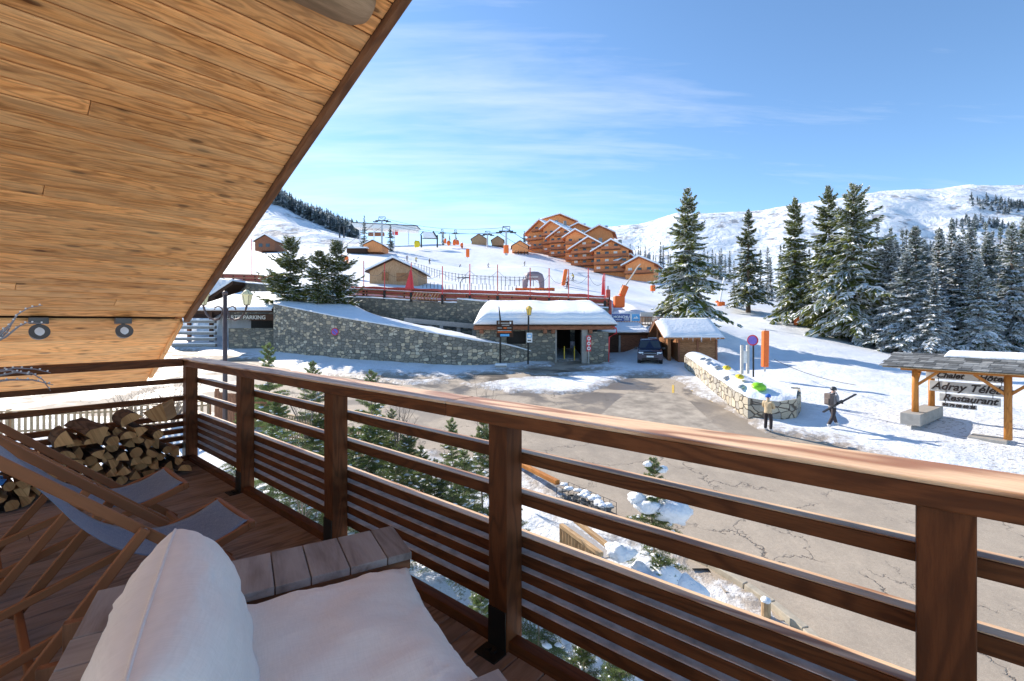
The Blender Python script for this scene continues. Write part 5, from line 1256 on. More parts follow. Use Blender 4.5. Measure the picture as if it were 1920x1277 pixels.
# terrace with banner above
t=thing('terrace_railing',at(1200,607,44.5),'timber terrace railing above the garages','railing')
b=MB(); a=at(1150,608,44.4); c=at(1250,610,44.4); b.beam(a,c,.15,.12,M['darkwood'])
for i in range(34): p=a.lerp(c,i/33); b.box((p.x-.035,p.y-.03,p.z),(p.x+.035,p.y+.03,p.z+.72),M['hutwood'])
b.beam(a+UP*.75,c+UP*.75,.1,.06,M['brownbeam']); b.build('baluster_panel',t)
b=MB(); a=at(1201,606,44.7); c=at(1224,606,44.7); b.box((a.x,a.y,a.z+.1),(c.x,a.y+.06,a.z+1.05),M['signwood']); o=b.build('windbreak_panel',t)
t=thing('banner',at(1172,602,44.2),'dark blue restaurant banner on the terrace railing above the garages','banner')
b=MB(); a=at(1147,602,44.2); c=at(1181.5,589,44.2); b.box((a.x,a.y,a.z),(c.x,a.y+.03,c.z),M['bluebanner']); b.build('cloth',t)
text_mesh('LE MONCHU',.34,M['white'],frame(at(1161,594.5,44.19),(1,0,0),(0,0,1)),'lettering',t,bold=.012)
b=MB(); 
for (x0_,x1_,yy) in ((1154,1166,599.5),(1171,1179,598),(1170,1180,600)): p=at(x0_,yy,44.185); q=at(x1_,yy,44.185); b.beam(p,q,.01,.06,M['white'])
b.build('small_print',t)
t=thing('banner',at(1192,602,44.2),'light blue banner with a white mountain mark beside the dark blue one','banner')
b=MB(); a=at(1185,602,44.2); c=at(1199.5,589,44.2); b.box((a.x,a.y,a.z),(c.x,a.y+.03,c.z),M['bluelight']); b.build('cloth',t)
b=MB(); b.prism([at(1187,597.5,44.19),at(1190,594,44.19),at(1191.5,595.5,44.19),at(1193.5,592.5,44.19),at(1197.5,597.5,44.19)],(0,-.005,0),M['white']); b.build('emblem',t)
b=MB(); a=at(1181.8,603,44.2); c=at(1184.7,589,44.2); b.box((a.x,a.y,a.z),(c.x,a.y+.03,c.z),M['white']); o=b.build('white_panel',loc=a); tag(o,'narrow white panel between the two blue banners','panel')
# snowy mound with red net behind the banners
b=MB(); 
for i in range(1): b.blob(at(1160,603,47.5),(2.6,1.4,1.1),M['snow'],4,.15,16)
o=b.build('snow_mound',smooth=True,loc=at(1165,600,47.5)); tag(o,'snow heap behind the blue banners','snow heap')
# ---- shed
Yf=36.9
t=thing('wooden_shed',at(1300,680,Yf),'small wooden shed with a snow-covered gable roof beside the dark car','shed')
b=MB(); x0,x1=X(1273),X(1346); y0,y1=Yf,Yf+3.4; z0_=Z(684); z1_=Z(634)
k=0; z=z0_
while z<z1_-.01: b.box((x0,y0,z),(x1,y0+.08,min(z+.17,z1_)),M['shed']); z+=.174
b.build('front_wall',t,bevel=.01)
b=MB(); ym=(y0+y1)/2
b.prism([(x0-.002,y0+.081,z0_),(x0-.002,y1,z0_),(x0-.002,y1,z1_),(x0-.002,ym,z1_+1.15),(x0-.002,y0+.081,z1_)],(.08,0,0),M['shed']); b.prism([(x1+.002,y0+.081,z0_),(x1+.002,y1,z0_),(x1+.002,y1,z1_),(x1+.002,ym,z1_+1.15),(x1+.002,y0+.081,z1_)],(-.08,0,0),M['shed']); b.box((x0,y1+.001,z0_),(x1,y1+.08,z1_),M['shed']); b.build('side_wall',t)
b=MB()
for x in (x0-.02,(x0+x1)/2-.06,x1-.1): b.box((x,y0-.06,z0_),(x+.14,y0-.003,z1_),M['brownbeam'])
b.build('corner_post',t)
b=MB(); xa,xb=X(1240,Yf),X(1352,Yf); ze=z1_-.02; zr=z1_+1.2
b.prism([(xa,y0-.6,ze-.05),(xa,ym,zr),(xa,y1+.5,ze-.05),(xa,y1+.5,ze+.06),(xa,ym,zr+.12),(xa,y0-.6,ze+.06)],(xb-xa,0,0),M['shed']); b.build('roof',t)
b=MB(); snow_roof(b,xa,xb+.03,y0-.62,ze+.07,ym,zr+.12,.32,11,ends=.5); rows=[[Vector((xa+(xb-xa)*i/12,ym+(y1+.5-ym)*j/4,zr+.12+.32+(ze-zr)*j/4)) for j in range(5)] for i in range(13)]; b.grid(rows,M['snow']); b.build('snow_load',t,smooth=True)
b=MB(); 
for k in range(12): x=xa+1+(xb-xa-1.3)*random.random(); l=random.uniform(.1,.4); b.tube([(x,y0-.68,ze+.1),(x,y0-.68,ze+.1-l)],[.02,.003],M['ice'],5)
b.build('icicle',t)
b=MB(); b.box((X(1256),Yf+.3,z0_),(X(1262),Yf+3,z1_),M['shed']); b.box((xa+.1,y0+1.4,z0_),(xa+.2,y0+1.5,z1_+.9),M['shed']); b.build('porch_post',t)
# ---- car
def car(px,py,Y,rz):
    p=at(px,py,Y); z=plane_z(Y)+.03; t=thing('parked_car',(p.x,Y,z),'dark blue four-wheel-drive car parked facing the road beside the wooden shed','car',None,rz); t.scale=(1,1,1.06)
    Mw=parent_world(t); W=.93
    secs=[(0,.42,.86,.80),(.08,.36,1.02,.90),(.35,.34,1.08,.92),(1.15,.34,1.14,.93),(1.30,.34,1.18,.93),(1.75,.34,1.78,.80),(2.1,.34,1.84,.80),(3.6,.34,1.84,.80),(4.3,.36,1.78,.78),(4.55,.42,1.1,.86),(4.6,.5,1.0,.84)]
    def ring(y,zb,zt,wt):
        belt=min(1.10,zt)
        return [(-W*.92,y,zb),(-W,y,zb+.15),(-W,y,belt*.75),(-.97*W if zt>1.2 else -W*.98,y,belt),(-wt*.9,y,zt-.03),(-wt*.8,y,zt),(0,y,zt+.03),(wt*.8,y,zt),(wt*.9,y,zt-.03),(.97*W if zt>1.2 else W*.98,y,belt),(W,y,belt*.75),(W,y,zb+.15),(W*.92,y,zb)]
    b=MB(); b.grid([[Mw@Vector(q) for q in ring(*s)] for s in secs],M['carpaint']); n=13
    o=len(b.v); b.add([Mw@Vector(q) for q in ring(*secs[0])],[tuple(range(13))],M['carpaint']); b.add([Mw@Vector(q) for q in ring(*secs[-1])],[tuple(range(12,-1,-1))],M['carpaint'])
    b.build('body',t,smooth=False,bevel=.03)
    def q4(nm,pts,mat,th=.012): b=MB(); b.prism([Mw@Vector(q) for q in pts],Mw.to_3x3()@Vector((0,-th,th*.6)),mat); return b.build(nm,t)
    q4('windscreen',[(-.80,1.335,1.22),(.80,1.335,1.22),(.69,1.70,1.72),(-.69,1.70,1.72)],M['window'])
    for sg in (-1,1):
        q4('headlight',[(sg*.50,.005,.80),(sg*.84,.03,.80),(sg*.86,.05,.97),(sg*.50,.03,.97)],M['headlight'])
        b=MB(); b.obox(Mw@Vector((sg*1.06,1.40,1.20)),Mw.to_3x3().col,(.22,.1,.17),M['carrubber']); b.build('wing_mirror',t,bevel=.03)
        b=MB(); b.prism([Mw@Vector((sg*.915,1.85,1.16)),Mw@Vector((sg*.80,1.95,1.70)),Mw@Vector((sg*.80,4.1,1.70)),Mw@Vector((sg*.915,4.2,1.16))],Mw.to_3x3()@Vector((sg*.012,0,.002)),M['window']); b.build('side_window',t)
        for yy in (.85,3.75):
            c=Mw@Vector((sg*.80,yy,.36)); ax=Mw.to_3x3()@Vector((sg,0,0)); b=MB(); b.tube([c-ax*.12,c-ax*.1,c+ax*.1,c+ax*.13],[.30,.36,.36,.30],M['tyre'],24); wo=b.build('wheel',t)
            b=MB(); b.tube([c+ax*.131,c+ax*.14],[.22,.18],M['steel'],16); b.build('rim',wo)
    q4('grille',[(-.44,-.002,.80),(.44,-.002,.80),(.42,.03,.98),(-.42,.03,.98)],M['black']); q4('grille_bar',[(-.44,-.02,.87),(.44,-.02,.87),(.44,-.01,.90),(-.44,-.01,.90)],M['steel'])
    q4('number_plate',[(-.26,-.02,.60),(.26,-.02,.60),(.26,-.02,.71),(-.26,-.02,.71)],M['white']); q4('bumper_grille',[(-.6,-.006,.44),(.6,-.006,.44),(.6,-.006,.55),(-.6,-.006,.55)],M['black'])
    b=MB(); 
    for sg in (-1,1): b.beam(Mw@Vector((sg*.66,2.0,1.9)),Mw@Vector((sg*.66,4.0,1.9)),.04,.04,M['carrubber'])
    b.build('roof_rack',t)
car(1219,683,35.2,-.27)
# ---- street lamps and signs
def lantern(t,c,s):
    nm='lantern'; b=MB(); n=6
    def ringp(r,z): return [c+Vector((math.cos(PI/3*k+.3)*r*s,math.sin(PI/3*k+.3)*r*s,z*s)) for k in range(n)]
    rs=[(.14,0),(.17,.05),(.27,.55),(.34,.60),(.16,.80),(.10,.84),(.03,.88)]
    R_=[ringp(*q) for q in rs]
    def shell(i0,i1,mat,nm):
        b=MB(); vs=[v for i in range(i0,i1+1) for v in R_[i]]; fs=[(i*n+k,i*n+(k+1)%n,(i+1)*n+(k+1)%n,(i+1)*n+k) for i in range(i1-i0) for k in range(n)]; fs+=[tuple(range(n-1,-1,-1)),tuple(range((i1-i0)*n,(i1-i0+1)*n))]; b.add(vs,fs,mat); return b.build(nm,t)
    g=shell(1,3,M['lampglass'],'lamp_glass'); shell(3,6,M['lampglass'],'lamp_cap'); shell(0,1,M['lampmetal'],'lamp_holder')
    b=MB()
    for k in range(n): b.tube([R_[1][k],R_[2][k]],.012*s,M['lampmetal'],5)
    for k in range(n): b.tube([R_[3][k],R_[4][k]],.010*s,M['lampmetal'],5)
    b.build('lamp_rib',t)
Yl=16.0; p=at(422,845,Yl); t=thing('street_lamp',p,'double-armed street lamp with scroll brackets and pale glass lanterns, left of the stone wall','street lamp')
b=MB(); zt=at(422,553,Yl).z; b.tube([p-UP*.3,p+UP*1.2,(p.x,p.y,zt)],[.09,.075,.065],M['lampmetal'],12); b.blob((p.x,p.y,zt+.05),(.09,.09,.09),M['lampmetal'],1,0,12); b.build('pole',t,smooth=True)
for sg in (-1,1):
    arm=[(0,585),(6*sg,592),(12*sg,602)]
    def A(dx,py): return at(422+sg*dx,py,Yl)
    b=MB(); b.tube([A(3,578),A(6,590),A(11,598),A(19,600),A(28,597),A(35,589),A(39,580),A(41,572)],[.035]*8,M['lampmetal'],8); b.tube([A(6,592),A(4,582),A(8,576),A(14,574),A(19,577),A(20,581)],.025,M['lampmetal'],8); b.build('scroll_arm',t,smooth=True)
    lantern(t,A(41,573),.62)
def lamp2():
    Y=35.3; p=at(990,684,Y); t=thing('street_lamp',p,'single street lamp with a yellow lantern before the snowy parking roof','street lamp')
    b=MB(); b.tube([p-UP*.3,at(991,592,Y)],.065,M['black'],8); b.build('pole',t); 
    M['lampyellow']=plain('yellow_lantern_glass',(.85,.55,.10),.3)
    sv=M['lampglass']; M['lampglass']=M['lampyellow']; lantern(t,at(992,591.5,Y),.85); M['lampglass']=sv
    b=MB(); a=at(987.5,642,Y-.1); c=at(998,624,Y-.1); b.box((a.x,a.y,a.z),(c.x,a.y+.03,c.z),M['white']); o=b.build('sign_plate',t); 
    b=MB(); q=at(988.6,633.5,Y-.105); r=at(996.9,625.5,Y-.105); b.box((q.x,q.y-.002,q.z),(r.x,q.y,r.z),M['bluelight']); q=at(990,632,Y-.11); r=at(995.5,627.5,Y-.11); b.box((q.x,q.y-.004,q.z),(r.x,q.y-.003,r.z),M['white']); b.build('pictogram',o)
    b=MB(); q=at(989.5,638.5,Y-.115); b.beam(q,at(996,638.5,Y-.115),.005,.08,M['ink']); b.prism([at(989,638.5,Y-.115),at(991.2,637,Y-.115),at(991.2,640,Y-.115)],(0,-.003,0),M['ink']); b.build('arrow',o)
lamp2()
Y=34.6; p=at(938,688,Y); t=thing('direction_sign',p,'brown direction sign board on a tall dark post before the stone wall','sign')
b=MB(); b.tube([p-UP*.3,at(938,600,Y),at(935.5,575,Y)],[.075,.07,.03],M['black'],8); b.build('post',t)
b=MB()
a=at(931,632,Y-.1); c=at(962,601,Y-.1); b.box((a.x,a.y,a.z),(c.x,a.y+.05,c.z),M['darkwood']); b.build('board',t)
b=MB()
for (x0_,x1_,yy,mt,hh) in ((939,954,606,'concrete',.10),(955.5,958.5,605.5,'white',.17),(934,936.5,605,'concrete',.2),(941,955,610,'concrete',.07),(933,941,615,'concrete',.07),(944,950,615,'orange',.08),(951,959,615,'concrete',.07),(933,959,620,'white',.025),(933,959,622.5,'orange',.07),(938,955,628.5,'bluelight',.17)):
    q=at(x0_,yy,Y-.105); r=at(x1_,yy,Y-.105); b.beam(q,r,.01,hh,M[mt])
b.build('sign_strip',t)
text_mesh('P  Mussillon',.16,M['white'],frame(at(947,606,Y-.12),(1,0,0),(0,0,1)),'lettering',t) if 0 else None
b=MB(); a=at(929,693,Y-.4); c=at(950,685,Y-.4); b.box((a.x,a.y-.3,a.z),(c.x,a.y+.4,c.z),M['concrete']); b.box((a.x-.02,a.y-.32,c.z+.002),(c.x+.02,a.y+.42,c.z+.13),M['snow']); o=b.build('concrete_base',t,bevel=.03)
def disc(t,c,r,nrm,mat,nm,th=.02,n=28): b=MB(); nrm=Vector(nrm).normalized(); b.tube([Vector(c),Vector(c)+nrm*th],r,mat,n); return b.build(nm,t)
p=at(628,622,38.3); t=thing('road_sign',p,'round no-parking sign fixed to the curving stone wall','sign')
nn=(-.05,-1,0); disc(t,p,.31,nn,M['red'],'rim'); disc(t,p+Vector((0,-.021,0)),.245,nn,M['purple'],'face'); b=MB(); q=p+Vector((0,-.048,0)); b.beam(q+Vector((-.17,0,.17)),q+Vector((.17,0,-.17)),.006,.05,M['red']); b.build('stroke',t)
p=at(1104,644,36.1); t=thing('road_sign',p-UP*1.2,'narrow red and white parking entrance sign right of the dark opening','sign')
b=MB(); b.box((p.x-.18,p.y-.02,p.z-.62),(p.x+.18,p.y+.02,p.z+.62),M['red']); b.build('plate',t)
for dz in (.38,0,-.38): disc(t,p+Vector((0,-.021,dz)),.135,(0,-1,0),M['white'],'round_symbol'); disc(t,p+Vector((0,-.042,dz)),.06,(0,-1,0),M['rednet'],'symbol_mark')
b=MB(); b.tube([p-UP*2.1,p+UP*.6],.03,M['steel'],6); b.build('post',t)
# no-parking sign on a post by the orange pole
Y=25.0; p=at(1412.5,700,Y); t=thing('road_sign',p,'round no-parking sign on a black post right of the notice frame','sign'); b=MB(); b.tube([p-UP*.2,at(1412.5,634,Y)],.045,M['black'],8); b.build('post',t)
q=at(1411.5,638,Y-.08); nn=(-.9,-.75,0); 
disc(t,q,.29,nn,M['red'],'rim'); nv=Vector(nn).normalized(); disc(t,q+nv*.022,.225,nn,M['purple'],'face')
# notice frame with two posts
t=thing('notice_board',at(1394,690,26),'weathered two-post frame with a blank pale panel beside the kayaks','notice board')
b=MB()
for px in (1391,1402): a=at(px,694,26); b.box((a.x-.07,a.y-.06,a.z-.2),(a.x+.07,a.y+.06,at(px,647,26).z),M['signwood'])
b.build('post',t)
b=MB(); a=at(1392.5,681,25.95); c=at(1400.5,658,25.95); b.box((a.x,a.y,a.z),(c.x,a.y+.05,c.z),M['white']); b.build('panel',t)
# tall orange padded pole and smaller ones
def pad(px,py0,py1,Y,w,label,lean=0,group=None):
    p=at(px,py0,Y); q=at(px+lean,py1,Y); t=thing('padded_post',p,label,'padded post',group); b=MB(); n=6; P_=[p.lerp(q,k/n) for k in range(n+1)]
    b.obox((p+q)/2,((1,0,0),(0,1,0),(q-p).normalized()),(w,w,(q-p).length),M['orange']); b.build('padding',t,bevel=w*.15)
    b=MB(); b.tube([p-UP*.3,q+UP*.12],w*.16,M['steel'],6); b.build('pole',t); return t
pad(1434,688,620,30,.36,'tall orange padded pole at the piste edge near the round sign',lean=1)
pad(1494,609,589,60,.55,'orange padded hydrant post at the foot of the tall spruces')
pad(1224,546,535,85,.8,'orange padded post on the piste left of the big spruce')
pad(1355,575,566,80,.6,'small orange padded post between the big spruce and the lone slim spruce')
pad(1345,573,564,82,.6,'small orange padded post half hidden behind the big spruce')
pad(877,482,467,140,1.0,'orange padded post in the middle of the upper piste')
pad(1056,535,505,94,.75,'tall orange padded pole on the piste behind the red poles',lean=5)
# snow gun
Y=50.; t=thing('snow_gun',at(1162,577,Y),'orange snow gun with a long slanting lance beside the piste','snow gun')
b=MB(); a=at(1151,577,Y); c=at(1170,555,Y); b.box((a.x,Y-.5,a.z),(c.x,Y+.5,c.z),M['orange']); b.build('lower_padding',t,bevel=.12)
b=MB(); a=at(1165.5,555,Y); c=at(1173,536,Y); d_=(c-a); b.obox((a+c)/2,(d_.normalized(),(0,1,0),d_.normalized().cross(Vector((0,1,0)))),(d_.length,.6,.66),M['orange']); b.build('upper_padding',t,bevel=.08)
b=MB(); b.tube([at(1172,537,Y),at(1196,500,Y),at(1201,495,Y)],[.08,.06,.06],M['signwood'],8); b.tube([at(1166,540,Y),at(1168,534,Y)],.09,M['metal'],6); b.build('lance',t)
Y=60.; t=thing('snow_gun',at(1350,572,Y),'pale snow lance standing right of the big spruce','snow gun'); b=MB(); b.tube([at(1349,570,Y),at(1358,520,Y),at(1366,505,Y)],[.14,.12,.05],M['white'],8); b.build('lance',t); b=MB(); b.tube([at(1349,574,Y),at(1349,566,Y)],.3,M['orange'],8); b.build('padding',t)
for (px,a,c,Y,w,lab) in ((1140,576,543,45.2,.40,'dark red padded post at the right end of the wall-top fence'),(1143,590,563,44.8,.34,'dark red padded post leaning at the corner above the banner')):
    t=thing('padded_post',at(px,a,Y),lab,'padded post'); b=MB(); p=at(px,a,Y); b.box((p.x-w/2,p.y-w/2,p.z),(p.x+w/2,p.y+w/2,at(px,c,Y).z),M['rednet']); b.build('padding',t,bevel=.06); b=MB(); q=at(px,c,Y); b.tube([q,q+UP*.35],.05,M['metal'],6); b.build('pole',t)
t=thing('folded_net',at(1131,553,46),'tall folded red net hanging on a pole at the end of the pole row','net'); b=MB(); b.prism([at(1128,553,46),at(1130,520,46),at(1132,513,46),at(1133.5,553,46)],(0,.15,0),M['red']); b.build('net_cloth',t)
t=thing('folded_net',at(769,550,48.2),'red triangular folded net on a pole before the wooden hut','net'); b=MB(); b.prism([at(759,541,48.1),at(769,506,48.1),at(772,508,48.1),at(776,541,48.1)],(0,.12,0),M['red']); b.build('net_cloth',t)
# pale stone wall with kayaks
kw=[(1284,668,690,36.3),(1300,677,702,0),(1330,697,724,0),(1360,716,748,0),(1390,735,773,0)]
def gp(px,py): return G(px,py)
base=[gp(1283,690),gp(1310,714),gp(1340,741),gp(1370,765),gp(1388,779),gp(1402,786),gp(1425,790),gp(1460,792),gp(1493,789)]
tops_h=[.95,1.0,1.0,1.0,1.02,1.0,.98,.95,1.0]
b2_=base+[gp(1502,775),gp(1500,757)]; th2=tops_h+[1.0,.85]
root=wall('stone_wall',[(p.x,p.y) for p in b2_],[p.z+h for p,h in zip(b2_,th2)],[p.z-.4 for p in b2_],.4,M['limestone'],'pale dry-stone wall curving round the kayaks beside the road')
back2=[gp(1343,684),gp(1372,696),gp(1400,709),gp(1430,722),gp(1452,731),gp(1468,740),gp(1480,746),gp(1492,751),gp(1500,757)]
rows=[]
for i,(a,c) in enumerate(zip(base,back2)):
    A_=Vector((a.x,a.y,a.z+tops_h[i]-.02))+ (Vector((c.x-a.x,c.y-a.y,0)).normalized()*.04); C_=Vector((c.x,c.y,c.z-.05)); row=[]
    for k in range(13):
        f=k/12; p=A_.lerp(C_,f); row.append(p+UP*(.55*math.sin(PI*min(1,f*1.15+.02))**.8*(1 if 0<k<12 else .0)+.16*noise.noise(p*1.1)*math.sin(PI*f)))
    rows.append(row)
# densify
def subd(rows,k):
    out=[]
    for i in range(len(rows)-1):
        for j in range(k): out.append([a.lerp(c,j/k)+UP*(.07*noise.noise(a.lerp(c,j/k)*2.3)) for a,c in zip(rows[i],rows[i+1])])
    out.append(rows[-1]); return out
b=MB(); b.grid(subd(rows,6),M['snow']); o=b.build('snow_bank',smooth=True); o['kind']='structure'
def kayak(px,py,Y,L,W,mat,rz,label,tilt=.25):
    p=at(px,py,Y)+UP*.16; t=thing('kayak',p,label,'kayak',None,rz); Mw=parent_world(t)@Matrix.Rotation(tilt,4,'X'); rows=[];N=14
    for i in range(N+1):
        f=i/N; w_=W/2*math.sin(PI*f)**.6+.01; x=(f-.5)*L; row=[]
        for k in range(12): th=2*PI*k/12; row.append(Mw@Vector((x,math.cos(th)*w_,math.sin(th)*w_*.55)))
        row.append(row[0]); rows.append(row)
    b=MB(); b.grid(rows,mat); b.build('hull',t,smooth=True)
    b=MB(); b.tube([Mw@Vector((-.3*L,0,W*.27)),Mw@Vector((.3*L,0,W*.27))],.018,mat,5,False); b.build('keel_ridge',t)
kayak(1363,695,26.6,1.05,.42,M['yellow'],.95,'yellow kayak half buried in snow, the farther of the two yellow ones')
kayak(1387,712,24.3,1.05,.42,M['yellow'],.95,'yellow kayak half buried in snow, the nearer of the two yellow ones')
kayak(1423,731,22.4,.95,.62,M['green'],.6,'bright green tub lying on the snow above the pale stone wall',.3)
for i,(px,py,Y) in enumerate(((1318,676,30),(1328,678,29.5),(1345,692,28),(1362,712,25.5),(1390,729,23))):
    kayak(px,py+2,Y,1.2,.30,M['greykayak'],.9,('grey kayak under snow, %s along the top of the pale stone wall'%['first','second','third','fourth','last'][i]),.2)
# ---- covered timber sign with slate roof
t=thing('roofed_sign',at(1720,772,20.3),'varnished log shelter with slate roof holding the hanging chalet hotel boards','sign')
ux=Vector((.58,-.81,0)).normalized(); uy=Vector((.81,.58,0)).normalized()
A0=at(1716,694,20.3); zt=A0.z; LL=2.8; W_=2.5
for (x,y,zb_) in ((0,0,at(1716,772,20.3).z),(0,W_,at(1716,772,20.3).z),(LL,0,at(1889,815,18.0).z),(LL+.5,W_,-3.6)):
    a=A0+ux*x+uy*y; a.z=zb_; b=MB(); b.tube([a-UP*.2,a+UP*1,(a.x,a.y,zt)],[.125,.12,.115],M['orangelog'],14); b.build('log_post',t,smooth=True)
def R(x,y,z): return A0+ux*x+uy*y+UP*(z)
b=MB()
for y in (0,W_): b.beam(R(-.5,y,.05),R(LL+.9,y,.05),.16,.16,M['orangelog'])
for x in (0,LL): b.beam(R(x,-.5,.19),R(x,W_+.5,.19),.15,.15,M['orangelog'])
b.build('roof_beam',t,bevel=.02)
for (x0_,z0_,x1_,z1_,y) in ((.05,-.65,.75,-.02,0),(LL-.05,-.75,LL-.95,-.02,0),(LL+.08,-.7,LL+.8,-.02,0)):
    b=MB(); b.beam(R(x0_,y,z0_),R(x1_,y,z1_),.10,.11,M['orangelog']); b.build('brace',t,bevel=.015)
b=MB(); b.beam(R(0,.1,-.65),R(0,.85,.08),.10,.11,M['orangelog']); b.build('brace',t,bevel=.015)
# slate roof (front slope seen), ridge along ux
x0_,x1_=-1.0,LL+1.6; b=MB()
ysl=[(-.8,.14),(1.25,.66),(3.3,.14)]
rs=random.Random(4)
for side in (0,1):
    (ya,za),(yb_,zb_)=(ysl[0],ysl[1]) if side==0 else (ysl[2],ysl[1])
    if side==1: ya,za,yb_,zb_=ya,za,yb_,zb_
    rowsN=8; vdir=Vector((0,0,0))
    for r_ in range(rowsN):
        f0=r_/rowsN; f1=(r_+1.35)/rowsN; x=x0_+rs.uniform(-.1,0)
        while x<x1_:
            w_=rs.uniform(.28,.6); xe=min(x+w_,x1_+.05); j=rs.uniform(-.03,.03)
            ins=.35*(f0) if 0 else 0
            pa=R(x,ya+(yb_-ya)*(f0)+j*0,za+(zb_-za)*f0+.03+rs.uniform(0,.012)); pb=R(xe-.012,ya+(yb_-ya)*f0,za+(zb_-za)*f0+.03+rs.uniform(0,.012)); pc=R(xe-.012,ya+(yb_-ya)*min(1,f1),za+(zb_-za)*min(1,f1)+.012); pd=R(x,ya+(yb_-ya)*min(1,f1),za+(zb_-za)*min(1,f1)+.012)
            jd=(uy*(yb_-ya)+UP*(zb_-za)).normalized()*rs.uniform(-.04,.02); b.prism([pa+jd,pb+jd,pc,pd],(0,0,.022),M['slateplain'],rs.random()); x+=w_
b.build('slate_roof',t)
b=MB(); 
for side in (0,1):
    ya,za=ysl[0] if side==0 else ysl[2]; yb_,zb_=ysl[1]
    b.prism([R(x0_+.05,ya+(.03 if side==0 else -.03),za),R(x1_,ya+(.03 if side==0 else -.03),za),R(x1_,yb_,zb_),R(x0_+.05,yb_,zb_)],(0,0,-.03),M['pine'])
b.build('roof_boarding',t)
b=MB(); rows=[]
for i in range(40):
    f=i/39; x=LL*.28+(x1_-LL*.28)*f; e=min(1,f*25+.2); row=[]
    for (y,z) in ((.75,.0),(.72,.08),(.85,.14),(1.0,.16),(1.25,.17),(1.5,.15),(1.8,.1),(2.0,0)):
        zb=ysl[1][1]-abs(y-1.25)*(.52/2.05); row.append(R(x,y+.10*noise.noise(Vector((x*.9,y,2))),zb+.05+z*e))
    rows.append(row)
b.grid(rows,M['snow']); b.build('snow_ridge',t,smooth=True)
b=MB(); b.obox(R(0,W_/2-.2,at(1716,772,20.3).z-zt-.25),(ux,uy,UP),(.7,W_+1.0,.5),M['concrete']); b.build('concrete_plinth',t,bevel=.02)
# hanging boards: parallel to the front, between posts
def board(x0,x1,z,h,txt,size,nm,sh=.35,bold=.012,dx=0):
    a=R(x0,1.15,z); c=R(x1,1.15,z)
    t2=thing('hanging_board',a,nm,'sign board','hanging boards under the slate roof')
    b=MB(); b.obox((a+c)/2,(ux,uy,UP),(x1-x0,.04,h),M['signwood']); b.build('board',t2,bevel=.015)
    text_mesh(txt,size,M['ink'],frame((a+c)/2-uy*.026+ux*dx,ux,UP),'lettering',t2,shear=sh,extrude=.006,bold=bold)
    for f in (.12,.88): b=MB(); q=a.lerp(c,f); b.tube([q+UP*(h/2-.03)-uy*.03,q+UP*(h/2+.14)-uy*.03],.012,M['black'],5); b.build('hook',t2)
board(.10,2.65,-.24,.34,'Chalet     Hôtel',.33,'pale hanging board reading Chalet Hotel, topmost of the four',dx=.12)
board(.22,2.78,-.73,.46,'Adray Télébar',.44,'largest pale hanging board reading Adray Telebar, second from the top',dx=.08)
board(.55,2.45,-1.20,.34,'Restaurant',.38,'pale hanging board reading Restaurant, third from the top')
board(.62,1.75,-1.52,.20,'04 79 08 60 26',.17,'smallest pale hanging board with a telephone number, lowest of the four',sh=.1)
b=MB(); p=gp(1855,828); b.obox(p+UP*.10,(ux,uy,UP),(1.1,.9,.16),M['concrete']); o=b.build('concrete_slab',loc=p,bevel=.02); tag(o,'flat bare concrete slab in the snow under the right log post','slab')
# rope line
b=MB(); a=at(1452,674,31); c=at(1605,722,25)
for k in range(12): f0,f1=k/12,(k+1)/12; b.beam(a.lerp(c,f0)-UP*(.9*f0*(1-f0)),a.lerp(c,f1)-UP*(.9*f1*(1-f1)),.025,.025,M['metal'])
o=b.build('rope',loc=a); tag(o,'dark rope lying from the orange pole down across the snow','rope')
# ------------------------------------------------------------------ garden fences, kerb
def picket(pts,label,h=1.1,step=.16,mat='pine',w_=.07,name='picket_fence',gaps=0,rails=(.25,.85),z0=0):
    P=[Vector(p) for p in pts]; t=thing(name,P[0],label,'fence'); b=MB(); b2=MB(); l=0; n=0
    for i in range(len(P)-1):
        d=P[i+1]-P[i]; L=d.length; k=int(L/step); xd=Vector((d.x,d.y,0)).normalized(); yd=Vector((-xd.y,xd.x,0))
        for j in range(k):
            p=P[i]+d*(j/k); hh=h*(1+random.uniform(-.03,.03)); b.obox(p+UP*(hh/2),(xd,yd,UP),(w_,.022,hh),M[mat])
        for r_ in rails: b2.beam(P[i]+UP*(h*r_)+yd*.03,P[i+1]+UP*(h*r_)+yd*.03,.035,.08,M[mat])
        if name!='board_fence': b2.beam(P[i]+UP*(h+.03),P[i+1]+UP*(h+.03),.12,.05,M[mat])
        for q in ([P[i]] if i<len(P)-2 else [P[i],P[i+1]]):
            b3=MB(); b3.box((q.x-.06,q.y+.03,q.z-.3),(q.x+.06,q.y+.15,q.z+h+.1),M[mat]); b3.build('post',t)
    b.build('picket_panel',t); b2.build('rail',t); return t
def onp(x,y,dz=0): return (x,y,plane_z(y)+dz)
picket([onp(-27,20.5,-.4),onp(-22,20.2,-.4),onp(-17,20.6,-.3),onp(-13.9,21.2,-.2)],'sunlit pale picket fence behind the side railing',1.15,.24,'pine',.11)
picket([onp(-13.6,21.3,-.2),onp(-11.6,20.6,-.2),onp(-10.1,20.0,-.2)],'close-boarded reddish fence behind the street lamp',1.6,.155,'redfence',.148,'board_fence',rails=(.2,.5,.9))
picket([onp(-9.6,19.2,-.2),onp(-6.5,17.6,-.2),onp(-3.6,15.6,-.25),onp(-2.6,14.0,-.3)],'pale garden picket fence among the young spruces',1.15,.15)
